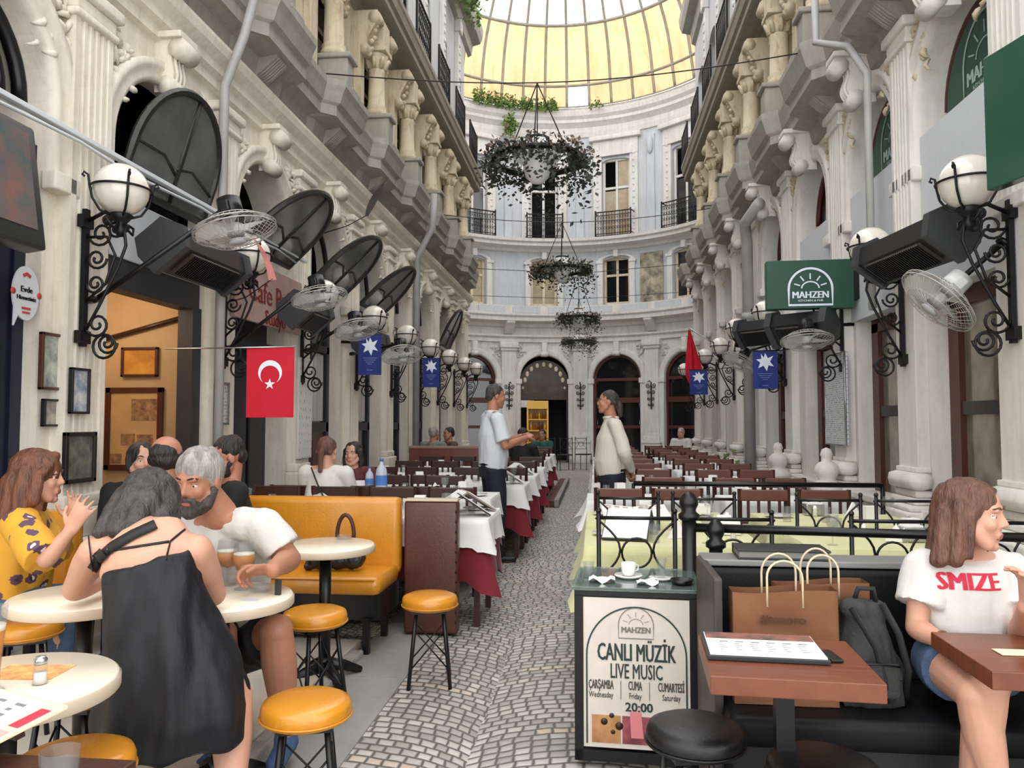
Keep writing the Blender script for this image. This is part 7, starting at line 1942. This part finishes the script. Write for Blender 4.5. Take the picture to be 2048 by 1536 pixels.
# black handbag on the yellow bench
p = px(648, 1148, Z=.49)
mb = MB(); B_ = Vector((p.x, 4.72, .475)); capsule(mb, B_+Vector((-.1, 0, .06)), B_+Vector((.12, .02, .07)), .07, .075, .8, (0, 1, 0)); capsule(mb, B_+Vector((-.05, 0, .1)), B_+Vector((.08, .02, .12)), .05, .05); capsule(mb, B_+Vector((-.16, -.03, .03)), B_+Vector((-.1, 0, .06)), .03, .05)
t = thing('handbag', 'black quilted handbag lying on the yellow bench behind the pedestal table', 'bag', B_)
part('body', remesh('body', mb, .008, 3, [mat('black quilted leather', (26, 27, 30), .35, 0, bump=.5, bs=45)], folds(.012, 22), B_), None, t); part('handle', MB().tube([(.05-.055*cos(pi*i/14), .06, .2+.14*sin(pi*i/14)) if 0 < i < 14 else ((-.005 if i == 0 else .105), .05, .12) for i in range(15)], .013, 8), mat('dark brown strap', (70, 40, 30), .5), t)
# menus standing on the first left tables
MEN = mat('grey brown menu cover', (150, 138, 126), .5, 0, var=.2, vs=8); MENK = mat('black menu cover', (34, 36, 38), .4)
def tent_menu(lab, loc, rz, a1, w, h, m, inner=PAPER):
    t = thing('menu_book', lab, 'menu', loc, rz, None)
    for s, nm in ((1, 'cover'), (-1, 'cover')):
        M = Matrix.Rotation(radians(s*a1), 4, 'Y'); mb = MB(); mb.box((s*.0, 0, -h/2), (.012, w, h), 0, M, .003); mb.box((-s*.008, 0, -h/2), (.006, w*.95, h*.95), 1, M)
        zc = h*cos(radians(a1)); mb.v = [(x, y, z+zc+.007) for x, y, z in mb.v]; part(nm, mb, [m, inner], t)
p = px(925, 1000, Z=.80); tent_menu('grey brown menu book propped open on the nearest left table', (-.98, 5.72, .742), radians(25), 58, .24, .26, MEN)
tent_menu('black menu book propped open in front of the grey brown menu', (-.96, 5.42, .742), radians(18), 56, .22, .25, MENK)
tent_menu('cream menu book propped open on the third left table beside the waiter', (-.98, 8.3, .742), radians(20), 57, .22, .24, PAPER); tent_menu('second cream menu book propped open on the fourth left table', (-.98, 9.7, .742), radians(20), 55, .22, .24, PAPER)
BWAT = mat('clear water bottle', (214, 226, 236), .05, 0, alpha=.6, coat=.5)
for (x, y, lab) in ((-1.93, 6.85, 'large water bottle with blue label on the second left row'), (-2.1, 7.05, 'smaller water bottle with blue label near the long haired woman')):
    t = thing('water_bottle', lab, 'bottle', (x, y, .743)); k = 1 if 'large' in lab else .75; t.scale = (k, k, k)
    part('body', MB().lathe([(0, 0), (.05, .0), (.052, .02), (.05, .12), (.052, .2), (.045, .24), (.016, .28), (.016, .31), (0, .31)], 18), BWAT, t); part('label_band', MB().lathe([(.053, .09), (.0535, .1), (.0535, .17), (.053, .18)], 18, cap=False), mat('blue bottle label', (70, 120, 190), .4), t); part('cap', MB().cyl((0, 0, .305), (0, 0, .33), .018), mat('blue bottle cap', (60, 100, 180), .4), t)
# right: open menus on the green tables, tissue boxes
def open_menu(lab, loc, rz, w, d, tilt=0):
    t = thing('open_menu', lab, 'menu', loc, 0, None, (radians(tilt), 0, rz)); mb = MB()
    for s in (-1, 1): mb.box((s*w/4, 0, .006), (w/2-.004, d, .010), 0, Matrix.Rotation(radians(-s*5), 4, 'Y').to_4x4(), .002)
    mb.v = [(x, y, z+.024) for x, y, z in mb.v]
    part('page', mb, PAPER, t); q = MB(); r = random.Random(3)
    for s in (-1, 1):
        for c in range(3):
            for k in range(5): q.box((s*w/4+(c-1)*w*.13, d*.36-k*d*.17, .0125), (w*.08, d*.06, .0008), 0, Matrix.Rotation(radians(-s*5), 4, 'Y').to_4x4()) if s < 0 or k < 2 else None
    q.v = [(x, y, z+.024) for x, y, z in q.v]; part('photo_print', q, mat('brownish menu pictures', (176, 140, 116), .5, 0, var=.5, vs=60), t); return t
open_menu('large open white menu lying on the second green table beside the aisle', (.27, 5.47, .74), radians(3), .46, .32, 8)
tent_menu('dark menu book propped open on the nearest green table', (.2, 4.62, .738), radians(80), 60, .26, .28, MENK)
for x, y, lab, grp in ((.78, 4.72, 'white tissue box on the nearest green table beside the iron chair', None), (.75, 5.7, 'cream tissue box on the second green table', None), (1.55, 5.75, 'wire sugar rack on the second green table near the wall', None), (1.75, 4.55, 'wire sugar rack on the nearest green table near the wall', None)):
    t = thing('tissue_box' if 'tissue' in lab else 'sugar_rack', lab, 'box' if 'tissue' in lab else 'rack', (x, y, .738), .1)
    part('body', MB().box((0, 0, .04), (.13, .09, .08), 0, None, .008), PAPER if 'tissue' in lab else STEEL, t)
    if 'tissue' in lab: part('tissue', MB().grid(6, 6, lambda u, v: (.05*(u-.5), .03*(v-.5)+.02*sin(u*9), .08+.05*sin(pi*u)*(.5+.5*v)), 0), PAPER, t)
    else: part('packet_stack', MB().box((0, 0, .06), (.11, .07, .06), 0, None, .004), PAPER, t)
# ---- things on the black banquette
KRAFT = mat('brown kraft paper', (116, 74, 42), .7, 0, var=.18, vs=5, bump=.15, bs=14); TWIST = mat('twisted paper handle', (206, 186, 152), .7)
def paper_bag(lab, loc, rz, w, h, d, txt=None):
    t = thing('paper_bag', lab, 'bag', loc, rz, 'kraft paper bags')
    mb = MB(); n = 24
    def side(u, v):
        q = u*2*(w+d); z = v*h; k = 1-.10*v
        if q < w: x, y = -w/2+q, -d/2*k
        elif q < w+d: x, y = w/2, (-d/2+(q-w))*k
        elif q < 2*w+d: x, y = w/2-(q-w-d), d/2*k
        else: x, y = -w/2, (d/2-(q-2*w-d))*k
        cr = .010*sin(x*23+z*17)*v*(1-v)*3+.006*noise.noise(Vector((x*9, y*9, z*12)))
        return (x*(1+.01*v), y+cr*(1 if y > 0 else -1), z+.008*sin(x*14)*v)
    mb.grid(72, 16, side); mb.b2(-w/2+.002, w/2-.002, -d/2+.002, d/2-.002, .0, .003); part('body', mb, KRAFT, t)
    for s, dz in ((-1, 0), (1, .012)):
        part('handle', MB().tube([(-w*.17, s*d*.43, h*.86), (-w*.17, s*d*.43, h+.02)]+[(-w*.17*cos(pi*i/12), s*d*(.43-.08*sin(pi*i/12)), h+.045+(.055+dz)*sin(pi*i/12)) for i in range(13)]+[(w*.17, s*d*.43, h+.02), (w*.17, s*d*.43, h*.86)], .004, 8), TWIST, t)
    if txt:
        q = MB(); put_text(q, txt, .042, 0, 0, 0, .0015, 1.0); q.v = [(x-.01, -d/2*.94-.014-z*.4, y+h*.76) for x, y, z in q.v]; part('lettering', q, mat('dark brown bag print', (74, 38, 22), .6), t)
    return t
a, b = px(1465, 1270, Y=2.72), px(1672, 1270, Y=2.72); top = px(1560, 1176, Y=2.75).z
paper_bag('front brown kraft paper bag with dark print standing on the black banquette', ((a.x+b.x)/2, 2.74, .462), radians(-1), b.x-a.x, top-.462, .11, '#toxoro')
a2, b2_ = px(1545, 1200, Y=2.9), px(1725, 1200, Y=2.9)
paper_bag('rear brown kraft paper bag half hidden behind the front bag', ((a2.x+b2_.x)/2, 2.87, .462), radians(1), b2_.x-a2.x, top-.462+.0, .1)
bp = px(1742, 1340, Y=2.72); B_ = Vector((bp.x, 2.78, .46)); mb = MB()
capsule(mb, B_+Vector((.02, 0, .07)), B_+Vector((-.01, .02, .27)), .115, .07, .75, (1, 0, 0)); capsule(mb, B_+Vector((.0, -.06, .07)), B_+Vector((-.0, -.05, .15)), .08, .06, .6, (1, 0, 0)); capsule(mb, B_+Vector((-.04, .01, .3)), B_+Vector((.03, .02, .29)), .045, .045)
mb.box(tuple(B_+Vector((.01, 0, .05))), (.2, .15, .1))
t = thing('backpack', 'dark grey backpack leaning on the banquette between the paper bags and the girl', 'backpack', B_)
CANV = mat('charcoal canvas', (50, 51, 50), .8, 0, var=.2, bump=.3, bs=60)
part('body', remesh('body', mb, .008, 4, [CANV], folds(.016, 16), B_), None, t)
part('strap', MB().tube([(-.06, -.06, .32), (-.03, -.1, .26), (.0, -.115, .2), (.02, -.12, .1), (.03, -.11, .03)], .012, 8, flat=.4), mat('black webbing', (26, 26, 27), .7), t); part('strap', MB().tube([(.05, -.03, .33), (.09, -.06, .24), (.12, -.06, .12), (.11, -.05, .03)], .012, 8, flat=.4), mat('black webbing', (26, 26, 27), .7), t)
part('pocket', MB().box((-.0, -.115, .1), (.14, .02, .11), 0, None, .009), CANV, t); part('zipper', MB().tube([(-.07, -.127, .15), (0, -.13, .158), (.07, -.127, .15)], .003, 5), BLACKM, t); part('top_loop', MB().tube([(-.03, .0, .33), (-.02, -.01, .375), (.03, -.01, .375), (.04, 0, .33)], .009, 8), mat('black webbing', (26, 26, 27), .7), t)
lp = px(1565, 1112, Y=3.08); t = thing('menu_folder', 'flat black menu folder lying on the grey ledge of the banquette', 'menu', (lp.x, 3.11, .878), radians(-2))
part('cover', MB().b2(-.17, .17, -.07, .1, 0, .008, 0, .002).b2(-.17, .17, -.07, .1, .03, .038, 0, .002).b2(-.17, .17, .09, .1, .0, .038), MENK, t); part('page_block', MB().b2(-.165, .165, -.065, .09, .008, .03), mat('grey page edges', (120, 118, 112), .7), t)
# open menu on the wooden table
mp = px(1525, 1300, Z=.735); t = thing('open_menu', 'open menu with white page and dark photo strip on the square wooden table', 'menu', (mp.x, mp.y, .731), radians(-3))
part('cover', MB().b2(-.165, .165, -.11, .13, 0, .014, 0, .003), MENK, t); part('page', MB().b2(-.158, .158, -.104, .124, .0142, .018), PAPER, t)
part('photo_print', MB().b2(-.156, .156, .055, .122, .0182, .0188), mat('dark food photographs', (60, 66, 64), .35, 0, vs=16, c2=(176, 112, 96)), t)
q = MB()
for c in range(6):
    q.b2(-.12+c*.045, -.12+c*.045+.024, .02, .027, .0182, .0187)
    for k in range(4): q.b2(-.125+c*.045, -.125+c*.045+.01+.006*((c+k) % 3), .0-k*.02, .004-k*.02, .0182, .0185)
part('lettering', q, mat('grey menu print', (120, 120, 118), .6), t)
pp = px(1636, 1312, Z=.735); o = part('phone', MB().box((0, 0, .005), (.035, .1, .009), 0, None, .003), BLACKM); o.location = (pp.x+.035, pp.y, .731); o.rotation_euler = (0, 0, radians(5)); tag(o, 'dark phone beside the open menu on the wooden table', 'phone')
pp = px(2030, 1303, Z=.735); o = part('card', MB().b2(-.05, .05, -.03, .03, 0, .002), mat('cream card', (232, 218, 186), .6)); o.location = (pp.x, pp.y, .7315); tag(o, 'small cream card on the table before the girl', 'card')
# soap dispenser and pots on the right window sill
sp_ = px(1868, 990, X=2.5); t = thing('soap_dispenser', 'dark jar with a white pump on the right window sill', 'dispenser', (2.54, 5.95, .72))
part('jar', MB().lathe([(0, 0), (.045, 0), (.05, .02), (.05, .09), (.03, .1), (0, .1)], 18), mat('dark blue glass jar', (30, 36, 48), .15, 0, coat=.4), t); part('pump', MB().tube([(0, 0, .1), (0, 0, .16)], .012, 8).tube([(0, 0, .165), (0, -.0, .165), (0, .07, .16)], .009, 8), PANELW, t)
t = thing('plant_pot', 'small pot with sparse leaves on the right window sill at the edge of the picture', 'plant', (2.5, 4.45, .72)); part('pot', MB().lathe([(0, 0), (.04, 0), (.055, .08), (.05, .08), (0, .07)], 16), DARK, t); part('foliage', leaf_cloud(60, lambda r: (r.gauss(0, .04), r.gauss(0, .04), .1+abs(r.gauss(0, .05))), .03, .06, 9), mat('dull green leaf', (92, 100, 84), .6, 0, var=.3), t)
for x, y, lab in ((2.12, 5.95, 'small dark plant pot on the floor step by the second right pier'),):
    t = thing('plant_pot', lab, 'plant', (2.2, 13.45, .1)); part('pot', MB().lathe([(0, 0), (.14, 0), (.18, .3), (.16, .3), (0, .27)], 16), ROTW, t); part('foliage', leaf_cloud(200, lambda r: (r.gauss(0, .1), r.gauss(0, .1), .4+abs(r.gauss(0, .14))), .06, .14, 19), LEAF, t); t['label'] = 'potted green plant standing far down the right wall by the grey pipe'
# thin dark curled strip of unidentified kind in front of the left cornice
t = thing('curled_strip', 'thin dark curled pennant sticking up in front of the left cornice', 'flag', px(740, 432, Y=8.9))
part('cloth', MB().grid(4, 12, lambda u, v: (.06+.22*v*v-.10*(1-v)+(u-.5)*.1*sin(pi*min(1, v+.12)), .03*sin(v*5), .5*v), 0), mat('dark brown strip', (58, 52, 46), .7, 0, var=.4), t)
part('stick', MB().tube([(-.04, 0, .01), (-.3, .05, -.1), (-3.4-t.location.x, .1, -.2)], .006, 5), BLACKM, t)
